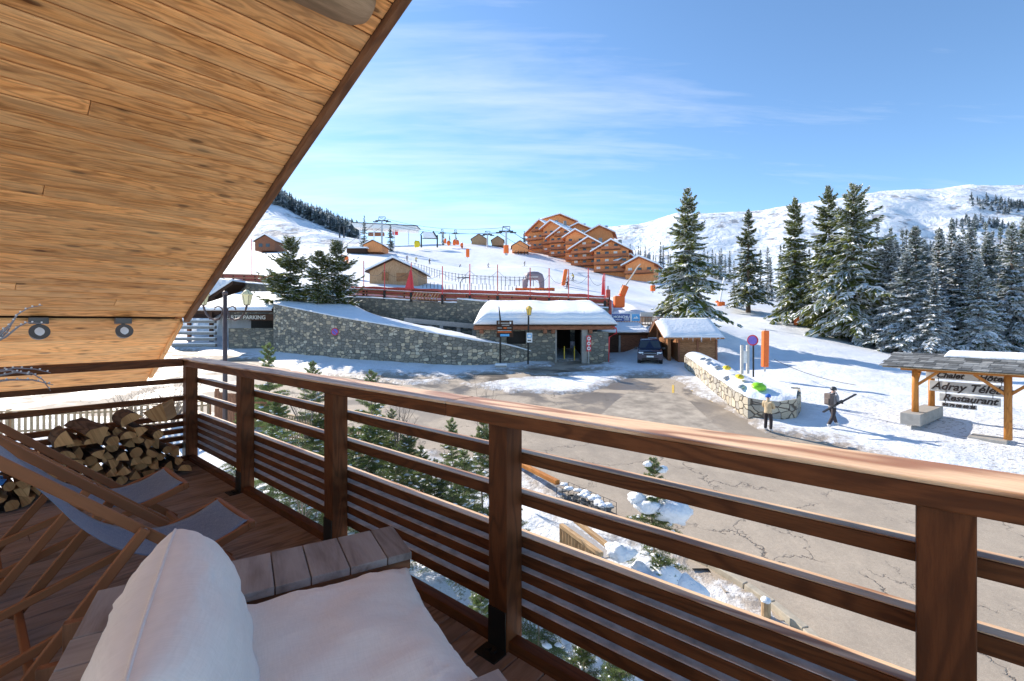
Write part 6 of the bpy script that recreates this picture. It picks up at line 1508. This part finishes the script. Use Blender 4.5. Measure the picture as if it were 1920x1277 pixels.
# gangway with grating
t=thing('footbridge',at(1090,1010,9.6),'narrow wooden gangway with perforated deck between timber hand rails','footbridge')
def seg(nm,a,c,w_,h_,mat,**k): b=MB(); b.beam(a,c,w_,h_,M[mat]); return b.build(nm,t,bevel=.01)
a1,c1=at(1052,985,10.4),at(1128,1040,9.0); a2,c2=at(1078,975,10.9),at(1152,1033,9.4)
seg('near_rail',a1,c1,.10,.09,'pine'); seg('far_rail',a2,c2,.10,.09,'pine')
b=MB(); a=(a1+a2)/2-UP*.1; c=(c1+c2)/2-UP*.1; d=(c-a).normalized(); sd__=d.cross(UP).normalized(); b.obox((a+c)/2,(d,sd__,d.cross(sd__)),((c-a).length,.28,.03),M['grating']); b.build('grating',t)
b=MB()
for k in range(12): p=a1.lerp(c1,k/12); b.box((p.x-.035,p.y-.02,p.z-.95),(p.x+.035,p.y+.02,p.z-.05),M['pine'])
b.build('picket_panel',t)
# yellow-brown beam, planter of stones, kerb
b=MB(); b.beam(at(940,852,16.9),at(1046,905,14.0),.16,.14,M['orangelog']); o=b.build('edge_beam',loc=at(940,852,16.9),bevel=.02); tag(o,'long ochre timber beam edging the road behind the central post','beam')
t=thing('gabion',at(1098,930,13.4),'wire cage filled with snowy stones at the road edge','gabion')
rs=random.Random(2); a=at(1055,915,13.9); c=at(1145,955,12.6); ax=(c-a); axn=Vector((ax.x,ax.y,0)).normalized(); ay=Vector((-axn.y,axn.x,0))
b=MB()
for k in range(60): f=rs.random(); p=a+ax*f+ay*rs.uniform(-.2,.2)+UP*rs.uniform(-.5,.05); b.blob(p,(rs.uniform(.07,.13),rs.uniform(.07,.12),rs.uniform(.05,.08)),M['rock'],k,.3,7)
b.build('stone_fill',t)
b=MB()
for k in range(16): f=rs.random(); p=a+ax*f+ay*rs.uniform(-.2,.2)+UP*.1; b.blob(p,(.14,.12,.05),M['snow'],k,.3,9)
b.build('snow_cap',t,smooth=True)
b=MB()
for f in np.linspace(0,1,9):
    p=a+ax*f; 
    for s_ in (-.26,.26): b.tube([p+ay*s_-UP*.6,p+ay*s_+UP*.12],.008,M['metal'],4,False)
for s_ in (-.26,.26):
    for z in (-.4,-.2,0,.12): b.tube([a+ay*s_+UP*z,c+ay*s_+UP*z],.008,M['metal'],4,False)
b.build('wire_cage',t)
# kerb stones along the road edge
t=thing('kerb',g2(1331,1062)+(0,),'line of pale stone kerb between garden snow and road','kerb'); b=MB()
kp=[Vector((*g2(*q),0)) for q in [(1180,985),(1240,1015),(1331,1062),(1400,1105),(1450,1140),(1512,1190),(1560,1240),(1600,1290)]]
for p in kp: p.z=plane_z(p.y)+.05
for i in range(len(kp)-1):
    n=max(1,int((kp[i+1]-kp[i]).length/.5))
    for k in range(n): b.beam(kp[i].lerp(kp[i+1],k/n),kp[i].lerp(kp[i+1],(k+.97)/n),.16,.16,M['limeplain'])
b.build('kerb_stone',t,bevel=.015)
t=thing('wooden_post',at(1436,1190,8.9),'short round wooden bollard with a snow cap beside the kerb','post'); 
p0=at(1436,1200,8.9); p1=at(1436,1128,8.9); b=MB(); b.tube([p0,p1],.085,M['pine'],14); b.build('shaft',t); b=MB(); b.blob(p1+UP*.02,(.09,.09,.07),M['snow'],2,.1,12); b.build('snow_cap',t,smooth=True)
# ------------------------------------------------------------------ slope furniture
def hut(px0,px1,base,eave,ridge,Y,depth,label,wood='hutwood',name='wooden_hut',windows=(),snowth=.35,ov=.5,yaw=0,cat='hut'):
    xm=(px0+px1)/2; p=at(xm,base,Y); t=thing(name,p,label,cat,None,yaw); Mw=parent_world(t); W=(px1-px0)/F*Y; he=(base-eave)/F*Y; hr=(base-ridge)/F*Y
    def Q(x,y,z): return Mw@Vector((x,y,z))
    b=MB(); b.prism([Q(-W/2,0,-.8),Q(W/2,0,-.8),Q(W/2,0,he),Q(0,0,hr),Q(-W/2,0,he)],Mw.to_3x3()@Vector((0,depth,0)),M[wood],lcf=lambda v:((Mw.inverted()@v).z,(Mw.inverted()@v).x*1.0,(Mw.inverted()@v).y)); b.build('wall',t)
    sl=(hr-he)/(W/2); 
    for nm,mt,z0,th,o_ in (('roof','darkwood',.02,.16,ov),('snow_load','snow',.185,snowth,ov-.05)):
        b=MB(); x=W/2+o_; ze=hr-sl*x
        b.prism([Q(-x,-o_,ze+z0),Q(0,-o_,hr+z0),Q(x,-o_,ze+z0),Q(x,-o_,ze+z0+th*.8),Q(0,-o_,hr+z0+th),Q(-x,-o_,ze+z0+th*.8)],Mw.to_3x3()@Vector((0,depth+2*o_,0)),M[mt]); ob=b.build(nm,t,bevel=.06 if mt=='snow' else 0)
    for (wx,wz,ww,wh,mt) in windows:
        b=MB(); b.box(Q(0,0,0)*0+Q(wx-ww/2,-.06,wz) if yaw==0 else Q(wx-ww/2,-.06,wz),Q(wx+ww/2,-.01,wz+wh),M[mt]); b.build('window',t)
    return t
hut(693,783,533,508,487,62,7,'brown wooden hut with a low snowy gable roof behind the red fence',windows=((-1.1,.5,.9,1.1,'shed'),(1.2,.4,1.6,1.1,'shed')))
hut(478,516,466,452,441,170,9,'small chalet with snowy roof at the far left of the piste',wood='brownbeam',name='chalet',windows=((1,.6,1.4,1.2,'window'),(-1.6,.6,1.4,1.2,'window')),cat='chalet')
hut(884,912,457,448,439,225,9,'left of two dark timber huts on the crest of the piste',wood='pine',snowth=.12); hut(922,944,457,450,443,228,9,'right of two dark timber huts on the crest of the piste',wood='pine',snowth=.12)
hut(960,990,468,461,452,185,8,'low orange-brown cabin with snowy roof left of the hotel',wood='chaletwood')
t=hut(682,716,468,459,451,170,9,'orange-brown piste cabin at the foot of the lift pylon',wood='chaletwood',yaw=0)
t=thing('timber_deck_cafe',at(670,474,168),'low dark terrace building left of the lift pylon','building'); b=MB(); a=at(650,474,168); b.box((a.x,a.y,a.z),(a.x+7,a.y+4,a.z+1.6),M['darkwood']); b.build('wall',t); b=MB(); b.box((a.x-.5,a.y-.6,a.z+1.62),(a.x+7.5,a.y+4.5,a.z+2.1),M['snow']); b.build('snow_load',t)
# lift station roof
t=thing('lift_station',at(720,455,235),'long flat-roofed chairlift station on slim columns at the top of the village','building'); Y=235
b=MB(); a=at(658,418,Y); c=at(781,432,Y); b.prism([at(658,417,Y),at(781,423.5,Y),at(778,431.5,Y),at(664,426,Y)],(0,9,0),M['white']); b.build('canopy',t)
b=MB(); b.prism([at(657,416,Y-.2),at(782,422.5,Y-.2),at(782,424,Y-.2),at(657,417.5,Y-.2)],(0,9.5,0),M['metal']); b.build('roof_edge',t)
for px in (675,701,739,766): b=MB(); p=at(px,456,Y+1); b.box((p.x-.25,p.y,p.z-2),(p.x+.25,p.y+.5,at(px,427,Y).z),M['white']); b.build('column',t)
b=MB(); a=at(736,440,Y+3); b.box((a.x,a.y,a.z),(a.x+2.5,a.y+2,a.z+1.6),M['red']); a=at(690,442,Y+3); b.box((a.x,a.y,a.z),(a.x+8,a.y+2,a.z+1.8),M['brownbeam']); b.build('cabin',t)
def pylon(px,base,top,Y,arm,label,mat='steel',padc=None,double=True):
    p=at(px,base,Y); q=at(px,top+6,Y); t=thing('lift_pylon',p,label,'lift pylon'); b=MB(); b.tube([p-UP*1,q],[.45,.32],M[mat],8); b.build('mast',t)
    b=MB(); z=q.z; b.box((q.x-arm,q.y-.2,z-.2),(q.x+arm,q.y+.2,z+.25),M['metal'])
    for s_ in (-1,1): b.box((q.x+s_*arm-1.0,q.y-.25,z-.55),(q.x+s_*arm+1.0,q.y+.25,z-.22),M['metal'])
    b.build('crossarm',t)
    b=MB()
    for x0_,x1_ in ((-arm*.55,-arm*.45),(arm*.45,arm*.55)): b.tube([(q.x+x0_,q.y,z+.2),(q.x+x1_,q.y,z+1.6)],.12,M['metal'],5)
    b.tube([(q.x-arm*.5,q.y,z+1.6),(q.x+arm*.5,q.y,z+1.6)],.12,M['metal'],5); b.tube([(q.x-arm*.5,q.y,z+1.6),(q.x+arm*.5,q.y,z+.2)],.08,M['metal'],5); b.build('service_frame',t)
    if padc: b=MB(); b.tube([p-UP*.3,p+UP*2.2],.9,M['orange'],10); b.build('padding',t)
    return q
q1=pylon(716,470,408,188,2.6,'tall lift pylon standing before the snowy spruce and station roof')
q2=pylon(949,473,428,150,2.3,'lift pylon with an orange padded foot left of the hotel',padc=1)
q3=pylon(914,461,434,215,2.2,'slim grey lift pylon between the two dark huts')
q4_=pylon(829,462,430,240,1.0,'faint small lift pylon on the skyline beside small spruces'); pylon(854,462,431,240,1.0,'thin lift pylon with a dark pad on the skyline')
t=thing('chairlift_cable',q1,'thin chairlift cables running across the sky above the piste','cable'); b=MB()
for dz,dx in ((-.3,-2.4),(-.3,2.4),(1.3,0)):
    for A_,B_ in ((q1,q2),(q1,Vector((q1.x-70,q1.y+130,q1.z+8))),(q2,Vector((q2.x+22,q2.y+20,q2.z-4)))):
        for k in range(10): f0,f1=k/10,(k+1)/10; o_=Vector((dx,0,dz)); sg=2.2; b.beam(A_.lerp(B_,f0)+o_-UP*(sg*4*f0*(1-f0)),A_.lerp(B_,f1)+o_-UP*(sg*4*f1*(1-f1)),.10,.10,M['metal'])
b.build('cable',t)
# lift frame
t=thing('lift_gate',at(805,464,200),'open metal boarding frame of a drag lift on the upper piste','lift frame'); Y=200; b=MB()
for px in (790,820): b.tube([at(px,464,Y),at(px,441,Y)],.35,M['metal'],6)
b.tube([at(788,441,Y),at(794,434,Y)],.2,M['metal'],5); b.tube([at(812,434,Y),at(821,448,Y)],.35,M['metal'],6); b.tube([at(792,447,Y),at(821,448,Y)],.2,M['metal'],5); b.build('frame',t)
b=MB(); b.prism([at(793,434,Y),at(812,436,Y),at(819,447,Y),at(793,445,Y)],(0,1.5,0),M['snow']); b.build('roof_sheet',t)
p=at(782,462,195); b=MB(); b.blob(p+UP*1,(1.3,.8,1.5),M['yellow'],3,.2,10); o=b.build('crash_mat',loc=p); tag(o,'yellow crash mat wrapped round a post on the upper piste','mat')
# two tall thin lift poles left
for px,lab in ((637,'left of two thin grey poles below the hillside wood'),(645,'right of two thin grey poles below the hillside wood')):
    t=thing('thin_mast',at(px,445,230),lab,'pole'); b=MB(); b.tube([at(px,446,230),at(px-.8,424,230)],[.4,.3],M['metal'],6); b.build('mast',t)
# inflatable arch
Y=62; t=thing('inflatable_arch',at(1000,546,Y),'grey inflatable start arch on the nursery slope','arch'); P_=[at(1000+15.5*math.cos(a)*(1 if abs(math.cos(a))<.8 else 1),546-31*max(0,math.sin(a))**.62 if True else 0,Y) for a in np.linspace(PI,0,17)]
P_=[at(984.5,547,Y),at(984,535,Y),at(985,525,Y),at(988,519.5,Y),at(993,517.5,Y),at(1000,517,Y),at(1007,517.5,Y),at(1012,519.5,Y),at(1015,525,Y),at(1016,535,Y),at(1015.5,547,Y)]
b=MB(); b.tube(P_,[.32,.34,.42,.55,.58,.58,.58,.55,.42,.34,.32],M['archgrey'],12); b.build('tube',t,smooth=True)
b=MB(); a=at(991,520.5,Y-.62); c=at(1009,518,Y-.62); b.box((a.x,a.y,a.z),(c.x,a.y+.02,c.z),M['signwood']); b.build('name_strip',t)
# orange barrier banner with arrows
Y=60; t=thing('barrier_banner',at(1000,549,Y),'orange barrier banner with dark arrows below the arch','banner'); b=MB(); ar=MB()
for i in range(10):
    p=at(966+7.4*i,549,Y+ .3*math.sin(i)); q=at(966+7.4*(i+1),540+ .4*math.sin(i*2),Y+.3*math.sin(i)); b.prism([Vector((p.x,p.y,p.z)),Vector((q.x,p.y,p.z)),Vector((q.x,p.y,q.z)),Vector((p.x,p.y,q.z+.03))],(0,.12,0),M['orange'])
    cx=(p.x+q.x)/2; cz=(p.z+q.z)/2; yy=p.y-.01; ar.prism([(cx-.12,yy,cz+.18),(cx+.1,yy,cz),(cx-.12,yy,cz-.18),(cx-.04,yy,cz)],(0,-.01,0),M['metal'])
b.build('padding',t); ar.build('arrow',t)
# nursery fence with grey stakes
t=thing('piste_fence',at(800,520,75),'long white net fence on grey stakes curving across the nursery slope','fence'); b=MB(); b2=MB(); A_=[(745,494,95),(790,508,82),(830,521,74),(880,529,68),(940,533,64),(1000,534,63)]
d_=dense([(a,b_,0,c) for a,b_,c in A_],8); PP=[at(x[0],x[1],x[3]) for x in d_]
for i,p in enumerate(PP):
    z=p.z; 
    b=MB(); b.tube([p-UP*.2,p+UP*1.1],.04,M['metal'],4); b.build('stake',t)
    if i: b2.beam(PP[i-1]+UP*1.0,p+UP*1.0,.02,.05,M['metal']); b2.beam(PP[i-1]+UP*.55,p+UP*.55,.02,.03,M['metal'])
b2.build('net_line',t)
t=thing('piste_fence',at(900,545,59),'row of short dark stakes and netting just above the wall-top fence','fence'); b=MB()
for i in range(26): b=MB(); p=at(793+7*i,543+.15*i,59); h=random.uniform(.6,1.0); b.tube([p-UP*.1,p+UP*h],.035,M['metal'],4); b.build('stake',t)
t=thing('lift_handle_post',at(868,552,56),'thin curved metal tow arm behind the wall-top fence','tow arm'); b=MB(); b.tube([at(863,540,54),at(863,530,54),at(866,524,54),at(873,521,54),at(881,520,54)],.06,M['metal'],6); b.tube([at(856,521,54),at(881,520,54)],.05,M['metal'],6); b.build('arm',t)
for px,py,lab in ((646,485,'orange padded object behind the pines on the mound'),):
    pad(px,px and 495,480,70,1.0,lab)
for i,(px,py) in enumerate(((835,455),(841,459),(852,458),(858,458),(866,463))):
    p=at(px,py,205); b=MB(); b.blob(p+UP*.8,(.7,.5,1.2),M['orange'],i,.3,8); o=b.build('crash_mat',loc=p); tag(o,'small orange crash mat in the cluster on the crest of the piste','mat','orange crash mats on the crest')
# ---- hotel made of stepped chalets
def chalet(px,base,W,D,he,hr,Y,yaw,label,floors=3,group=None):
    p=at(px,base,Y); t=thing('chalet_building',p,label,'hotel',group,yaw); Mw=parent_world(t); R3=Mw.to_3x3()
    def Q(x,y,z): return Mw@Vector((x,y,z))
    b=MB(); lcf=lambda v:((Mw.inverted()@v).z,(Mw.inverted()@v).x,(Mw.inverted()@v).y)
    b.prism([Q(-W/2,0,-4),Q(W/2,0,-4),Q(W/2,0,he),Q(0,0,hr),Q(-W/2,0,he)],R3@Vector((0,D,0)),M['chaletwood'],lcf=lcf); b.build('wall',t)
    sl=(hr-he)/(W/2); o_=1.3
    for nm,mt,z0,th in (('roof','balcwood',.03,.35),('snow_load','snow',.40,.55)):
        x=W/2+o_; ze=hr-sl*x; b=MB(); b.prism([Q(-x,-o_,ze+z0),Q(0,-o_,hr+z0),Q(x,-o_,ze+z0),Q(x,-o_,ze+z0+th*.8),Q(0,-o_,hr+z0+th),Q(-x,-o_,ze+z0+th*.8)],R3@Vector((0,D+2*o_,0)),M[mt]); b.build(nm,t)
    fh=he/floors if floors else 3
    for f in range(floors+ (1 if hr-he>3 else 0)):
        z=f*fh+.3; wd=W if f<floors else W*.55
        b=MB(); b.obox(Q(0,-.75,z),(R3.col[0],R3.col[1],UP),(wd,1.5,.2),M['brownbeam']); b.obox(Q(0,-1.45,z+.6),(R3.col[0],R3.col[1],UP),(wd,.12,.85),M['balcwood']); b.build('balcony',t)
        n=max(2,int(wd/2.6))
        for k in range(n):
            x=-wd/2+wd*(k+.5)/n; b=MB(); b.obox(Q(x,-.05,z+1.15),(R3.col[0],R3.col[1],UP),(1.25,.1,1.7),M['window'] if (k*2+f)%3 else M['white']); b.build('window',t)
        # side windows / balconies
        if f<floors:
            for k in range(int(D/4)):
                y=2+4*k; b=MB(); b.obox(Q(-W/2-.05,y,z+1.2),(R3.col[1],R3.col[0],UP),(1.2,.1,1.3),M['window']); b.build('side_window',t)
    b=MB(); c=Q(W*.2,D*.6,hr+.8); b.box(c-Vector((.6,.6,1.6)),c+Vector((.6,.6,.9)),M['rock']); b.build('chimney',t)
    return t
chalet(1146,512,11.5,13,7.6,10.8,158,-.30,'broad front chalet of the hotel with four balcony rows, lowest of the stepped group',3)
chalet(1104,500,12.5,17,6.6,10.2,168,-.35,'second chalet of the stepped hotel, joined behind the front one',3)
chalet(1079,489,7.5,13,9.0,11.2,175,-.30,'third chalet of the stepped hotel with long snowy roof',3)
chalet(1054,482,10.5,17,8.0,11.4,184,-.42,'fourth chalet of the stepped hotel near the middle of the row',3)
chalet(1034,475,8,14,10.4,12.8,190,-.62,'fifth chalet of the stepped hotel below the tower block',3)
chalet(1013,467,13,16,7.2,11.8,196,-.60,'tall top chalet of the hotel with its gable to the piste',2)
chalet(1048,462,15,12,11.5,14.0,208,.25,'highest rear block of the hotel with chimneys',3)
chalet(1084,478,11,12,10.5,13,198,-.2,'rear block of the hotel between the tower and the front chalets',2)
chalet(1124,486,10,12,10.5,13,186,-.28,'rear right block of the hotel rising behind the front chalet',2)
chalet(1199,515,9,10,3.2,5.4,150,-.45,'low annexe chalet at the right end of the hotel row',1)
chalet(1177,509,9,10,3.4,5.4,160,.55,'blue-shadowed snowy-roofed link building between hotel and annexe',1)
# ------------------------------------------------------------------ people
def skin_body(name,nodes,edges,mats,matf,parent,sub=1):
    me=bpy.data.meshes.new(name); me.from_pydata([n[0] for n in nodes],edges,[]); o=bpy.data.objects.new(name,me); COL.objects.link(o)
    sk=o.modifiers.new('s','SKIN'); sk.use_smooth_shade=True
    for i,n in enumerate(nodes):
        v=me.skin_vertices[0].data[i]; v.radius=(n[1],n[1] if len(n)<3 else n[2]); v.use_root=(i==0)
    sb=o.modifiers.new('d','SUBSURF'); sb.levels=sub; sb.render_levels=sub
    dg=bpy.context.evaluated_depsgraph_get(); m2=bpy.data.meshes.new_from_object(o.evaluated_get(dg)); bpy.data.objects.remove(o)
    m2.name=name; m2.materials.clear()
    for m in mats: m2.materials.append(m)
    for p in m2.polygons: p.material_index=matf(p.center); p.use_smooth=True
    n=len(m2.vertices); a=m2.attributes.new('rnd','FLOAT','POINT'); a.data.foreach_set('value',[.5]*n); c=np.empty(n*3,np.float32); m2.vertices.foreach_get('co',c); a=m2.attributes.new('lc','FLOAT_VECTOR','POINT'); a.data.foreach_set('vector',c)
    ob=bpy.data.objects.new(name,m2); COL.objects.link(ob); ob.parent=parent; return ob
def person(loc,rz,label,H,jacket,trouser,pose,hat,boots='boot',sub=2,group=None,handsmat='ink'):
    t=thing('person',loc,label,'person',group,rz); k=H/1.75; J=lambda x,y,z:(x*k,y*k,z*k)
    # local frame: faces +x
    p=dict(pelvis=(0,0,.93),chest=(.02,0,1.22),neck=(.0,0,1.46),head=(.02,0,1.60),
           shL=(0,.19,1.40),elL=(.05,.27,1.13),haL=(.25,.22,1.02),shR=(0,-.19,1.40),elR=(.05,-.27,1.13),haR=(.25,-.22,1.02),
           hiL=(0,.10,.88),knL=(.04,.12,.50),anL=(0,.12,.10),toL=(.16,.13,.05),hiR=(0,-.10,.88),knR=(.04,-.12,.50),anR=(0,-.12,.10),toR=(.16,-.13,.05)); p.update(pose)
    names=['pelvis','chest','neck','head','shL','elL','haL','shR','elR','haR','hiL','knL','anL','toL','hiR','knR','anR','toR']
    rad=dict(pelvis=(.15,.125),chest=(.175,.13),neck=(.065,.065),head=(.095,.105),shL=(.085,.085),elL=(.062,.062),haL=(.045,.04),shR=(.085,.085),elR=(.062,.062),haR=(.045,.04),hiL=(.105,.105),knL=(.078,.078),anL=(.07,.07),toL=(.055,.05),hiR=(.105,.105),knR=(.078,.078),anR=(.07,.07),toR=(.055,.05))
    nodes=[(J(*p[n]),rad[n][0]*k,rad[n][1]*k) for n in names]; ix={n:i for i,n in enumerate(names)}
    # fingers
    if sub>1:
        for s_ in ('L','R'):
            h=Vector(p['ha'+s_]); e=Vector(p['el'+s_]); d=(h-e).normalized(); sd_=d.cross(Vector((0,0,1))).normalized(); up_=sd_.cross(d)
            for q,(off,l) in enumerate(((-.03,.07),(-.01,.08),(.012,.075),(.032,.06))):
                a=h+d*.03+up_*off; names.append('f'); nodes.append((J(*(a+d*l*.5)),.011*k,.011*k)); nodes.append((J(*(a+d*l*.7-up_*.0+sd_*(.03 if s_=='L' else -.03))),.009*k,.009*k)); 
            nodes.append((J(*(h+up_*.055+d*.02)),.012*k,.012*k))
    E=[('pelvis','chest'),('chest','neck'),('neck','head'),('chest','shL'),('shL','elL'),('elL','haL'),('chest','shR'),('shR','elR'),('elR','haR'),('pelvis','hiL'),('hiL','knL'),('knL','anL'),('anL','toL'),('pelvis','hiR'),('hiR','knR'),('knR','anR'),('anR','toR')]
    edges=[(ix[a],ix[b]) for a,b in E]; base=18
    if sub>1:
        for hnd in ('haL','haR'):
            for q in range(4): edges+=[(ix[hnd],base),(base,base+1)]; base+=2
            edges.append((ix[hnd],base)); base+=1
    hz=p['pelvis'][2]*k; nz=p['neck'][2]*k
    def mf(c):
        if c.z>nz+.03*k: return 2
        if c.z<.16*k: return 3
        if c.z<hz-.06*k and abs(c.y)<.235*k and (Vector((c.x,c.y,0))-Vector(J(*p['haL'])).xy.to_3d()).length>.0: 
            for h in ('haL','haR'):
                if (c-Vector(J(*p[h]))).length<.16*k: return 4
            return 1
        for h in ('haL','haR'):
            if (c-Vector(J(*p[h]))).length<.10*k: return 4
        return 0
    body=skin_body('body',nodes,edges,[M[jacket],M[trouser],M['skin'],M[boots],M[handsmat]],mf,t,sub)
    hd=Vector(J(*p['head'])); Mw=parent_world(t); b=MB(); b.blob(Mw@(hd+Vector((-.012*k,0,.035*k))),(.125*k,.115*k,.115*k),M[hat],1,.0,16,lo=-.35); b.build('hat',t,smooth=True)
    if sub>1:
        b=MB(); 
        b.blob(Mw@(hd+Vector((.105*k,0,-.02*k))),(.018*k,.014*k,.022*k),M['skin'],2,0,8)
        for s_ in (-1,1): b.blob(Mw@(hd+Vector((.096*k,s_*.035*k,.01*k))),(.010*k,.014*k,.009*k),M['ink'],3,0,8); b.blob(Mw@(hd+Vector((0,s_*.105*k,-.01*k))),(.02*k,.012*k,.03*k),M['skin'],3,0,8)
        b.blob(Mw@(hd+Vector((.095*k,0,-.06*k))),(.01*k,.026*k,.006*k),M['red'],4,0,8); b.build('face',t,smooth=True)
    return t,Mw,k,p
# walking skier with skis over the arm (walks right, seen from behind-left)
g_=G(1560,806); z=gz(g_.x,g_.y)
loc=(g_.x,g_.y,z-.02)
t,Mw,k,p=person(loc,.25,'person in grey jacket and dark trousers walking in ski boots, carrying skis',1.78,'greyjacket','trousers',
  dict(pelvis=(0,0,.90),chest=(.05,0,1.20),neck=(.07,0,1.44),head=(.10,0,1.58),shL=(.05,.19,1.38),shR=(.05,-.19,1.38),elR=(.0,-.27,1.12),haR=(.22,-.27,1.06),elL=(.02,.25,1.12),haL=(.24,.20,1.08),
       knL=(.20,.12,.52),anL=(.36,.12,.12),toL=(.52,.13,.07),knR=(-.08,-.12,.48),anR=(-.34,-.12,.12),toR=(-.20,-.12,.06)),'helmet')
b=MB(); b.obox(Mw@Vector((-.17,0,1.22)),[Mw.to_3x3().col[i] for i in range(3)],(.20,.32,.50),M['pack']); b.obox(Mw@Vector((-.28,0,1.14)),[Mw.to_3x3().col[i] for i in range(3)],(.07,.24,.26),M['pack']); o=b.build('backpack',t,bevel=.05,seg=3)
b=MB(); 
for s_ in (-1,1): b.tube([Mw@Vector((-.08,s_*.10,1.42)),Mw@Vector((.10,s_*.12,1.50)),Mw@Vector((.21,s_*.12,1.30)),Mw@Vector((.05,s_*.16,1.02))],.02,M['ink'],6)
b.build('strap',o)
tt=thing('pair_of_skis',loc,'pair of dark skis carried level across the walking person in grey','skis')
b=MB(); a=Mw@Vector((-.85,-.33,.74)); c=Mw@Vector((.95,-.30,1.42)); b.beam(a,c,.09,.02,M['ink']); b.beam(a+UP*.03,c+UP*.03,.09,.02,M['metal']); b.build('ski',tt,bevel=.005); b=MB(); m_=a.lerp(c,.5); b.beam(m_+UP*.06-(c-a).normalized()*.12,m_+UP*.06+(c-a).normalized()*.15,.07,.06,M['metal']); b.build('binding',tt)
# standing child
g_=G(1440,811); z=gz(g_.x,g_.y); loc=(g_.x,g_.y,z-.01)
t,Mw,k,p=person(loc,.6,'person in tan jacket, dark trousers and blue knit hat standing before the pale wall',1.62,'tan','trousers',
   dict(elL=(.06,.25,1.12),haL=(.26,.10,1.10),elR=(.06,-.25,1.12),haR=(.26,-.10,1.08),knL=(.05,.12,.5),anL=(.03,.14,.10),toL=(.18,.16,.05)),'bluehat')
tt=thing('ski_poles',loc,'pair of ski poles held level by the person in the tan jacket','ski poles'); b=MB(); b.tube([Mw@Vector((.28,.85,1.16)),Mw@Vector((.27,-.75,1.02))],.012,M['ink'],6); b.tube([Mw@Vector((.30,.80,1.12)),Mw@Vector((.26,-.70,1.06))],.012,M['ink'],6); b.build('pole',tt); b=MB(); b.tube([Mw@Vector((.28,-.70,1.03)),Mw@Vector((.28,-.72,1.03))],.045,M['ink'],8); b.build('basket',tt)
# distant skiers
def skier(px,py,Y,rz,label,jacket,hat='ink',ski=True):
    q=at(px,py,Y); z=gz(q.x,Y); t,Mw,k,p=person((q.x,Y,z+.02),rz,label,1.78,jacket,'trousers',dict(pelvis=(-.06,0,.80),chest=(.08,0,1.08),neck=(.18,0,1.28),head=(.24,0,1.42),shL=(.14,.19,1.24),shR=(.14,-.19,1.24),elL=(.12,.34,1.0),haL=(.38,.38,.95),elR=(.12,-.34,1.0),haR=(.38,-.38,.95),hiL=(-.06,.10,.76),hiR=(-.06,-.10,.76),knL=(.18,.14,.46),knR=(.18,-.14,.46)),hat,sub=1)
    if ski:
        tt=thing('pair_of_skis',(q.x,Y,z),'skis under the '+label,'skis'); b=MB()
        for s_ in (-.12,.12): b.beam(Mw@Vector((-.75,s_,.0)),Mw@Vector((.95,s_,.0)),.09,.025,M['ink'])
        b.build('ski',tt)
skier(763,489,134,-1.2,'skier in dark clothes, leftmost on the nursery slope','bluejacket'); skier(780,489,134,-1.0,'skier in yellow-green jacket near the left of the slope','yellowjacket'); skier(805,495,128,-.8,'skier in black above the brown hut','ink'); skier(862,494,140,-.3,'skier leaning into a turn at mid slope','bluejacket')
skier(915,483,150,-.6,'lone skier high on the piste right of the orange pad','greyjacket'); skier(983,495,140,-.2,'skier descending below the hotel','ink'); skier(866,465,200,-1,'tiny skier on the crest of the piste','ink')
skier(1075,526,100,-2.6,'skier in yellow jacket beside the tall orange pole','yellowjacket'); skier(1066,531,96,-2.4,'skier in blue jacket beside the tall orange pole','bluejacket'); skier(1064,541,90,-2.2,'dark skier just above the wall-top fence','ink')
skier(1166+58,520,118,-1,'far skier in the shade below the annexe chalet','ink')
for i,(px,py) in enumerate(((966,467),(972,469),(977,470),(983,473),(990,474))):
    q=at(px,py,182); z=gz(q.x,182); person((q.x,182,z),i*1.3,'tiny dark figure in the queue left of the hotel',1.75,'ink','trousers',{},'ink',sub=1,group='people queueing left of the hotel')
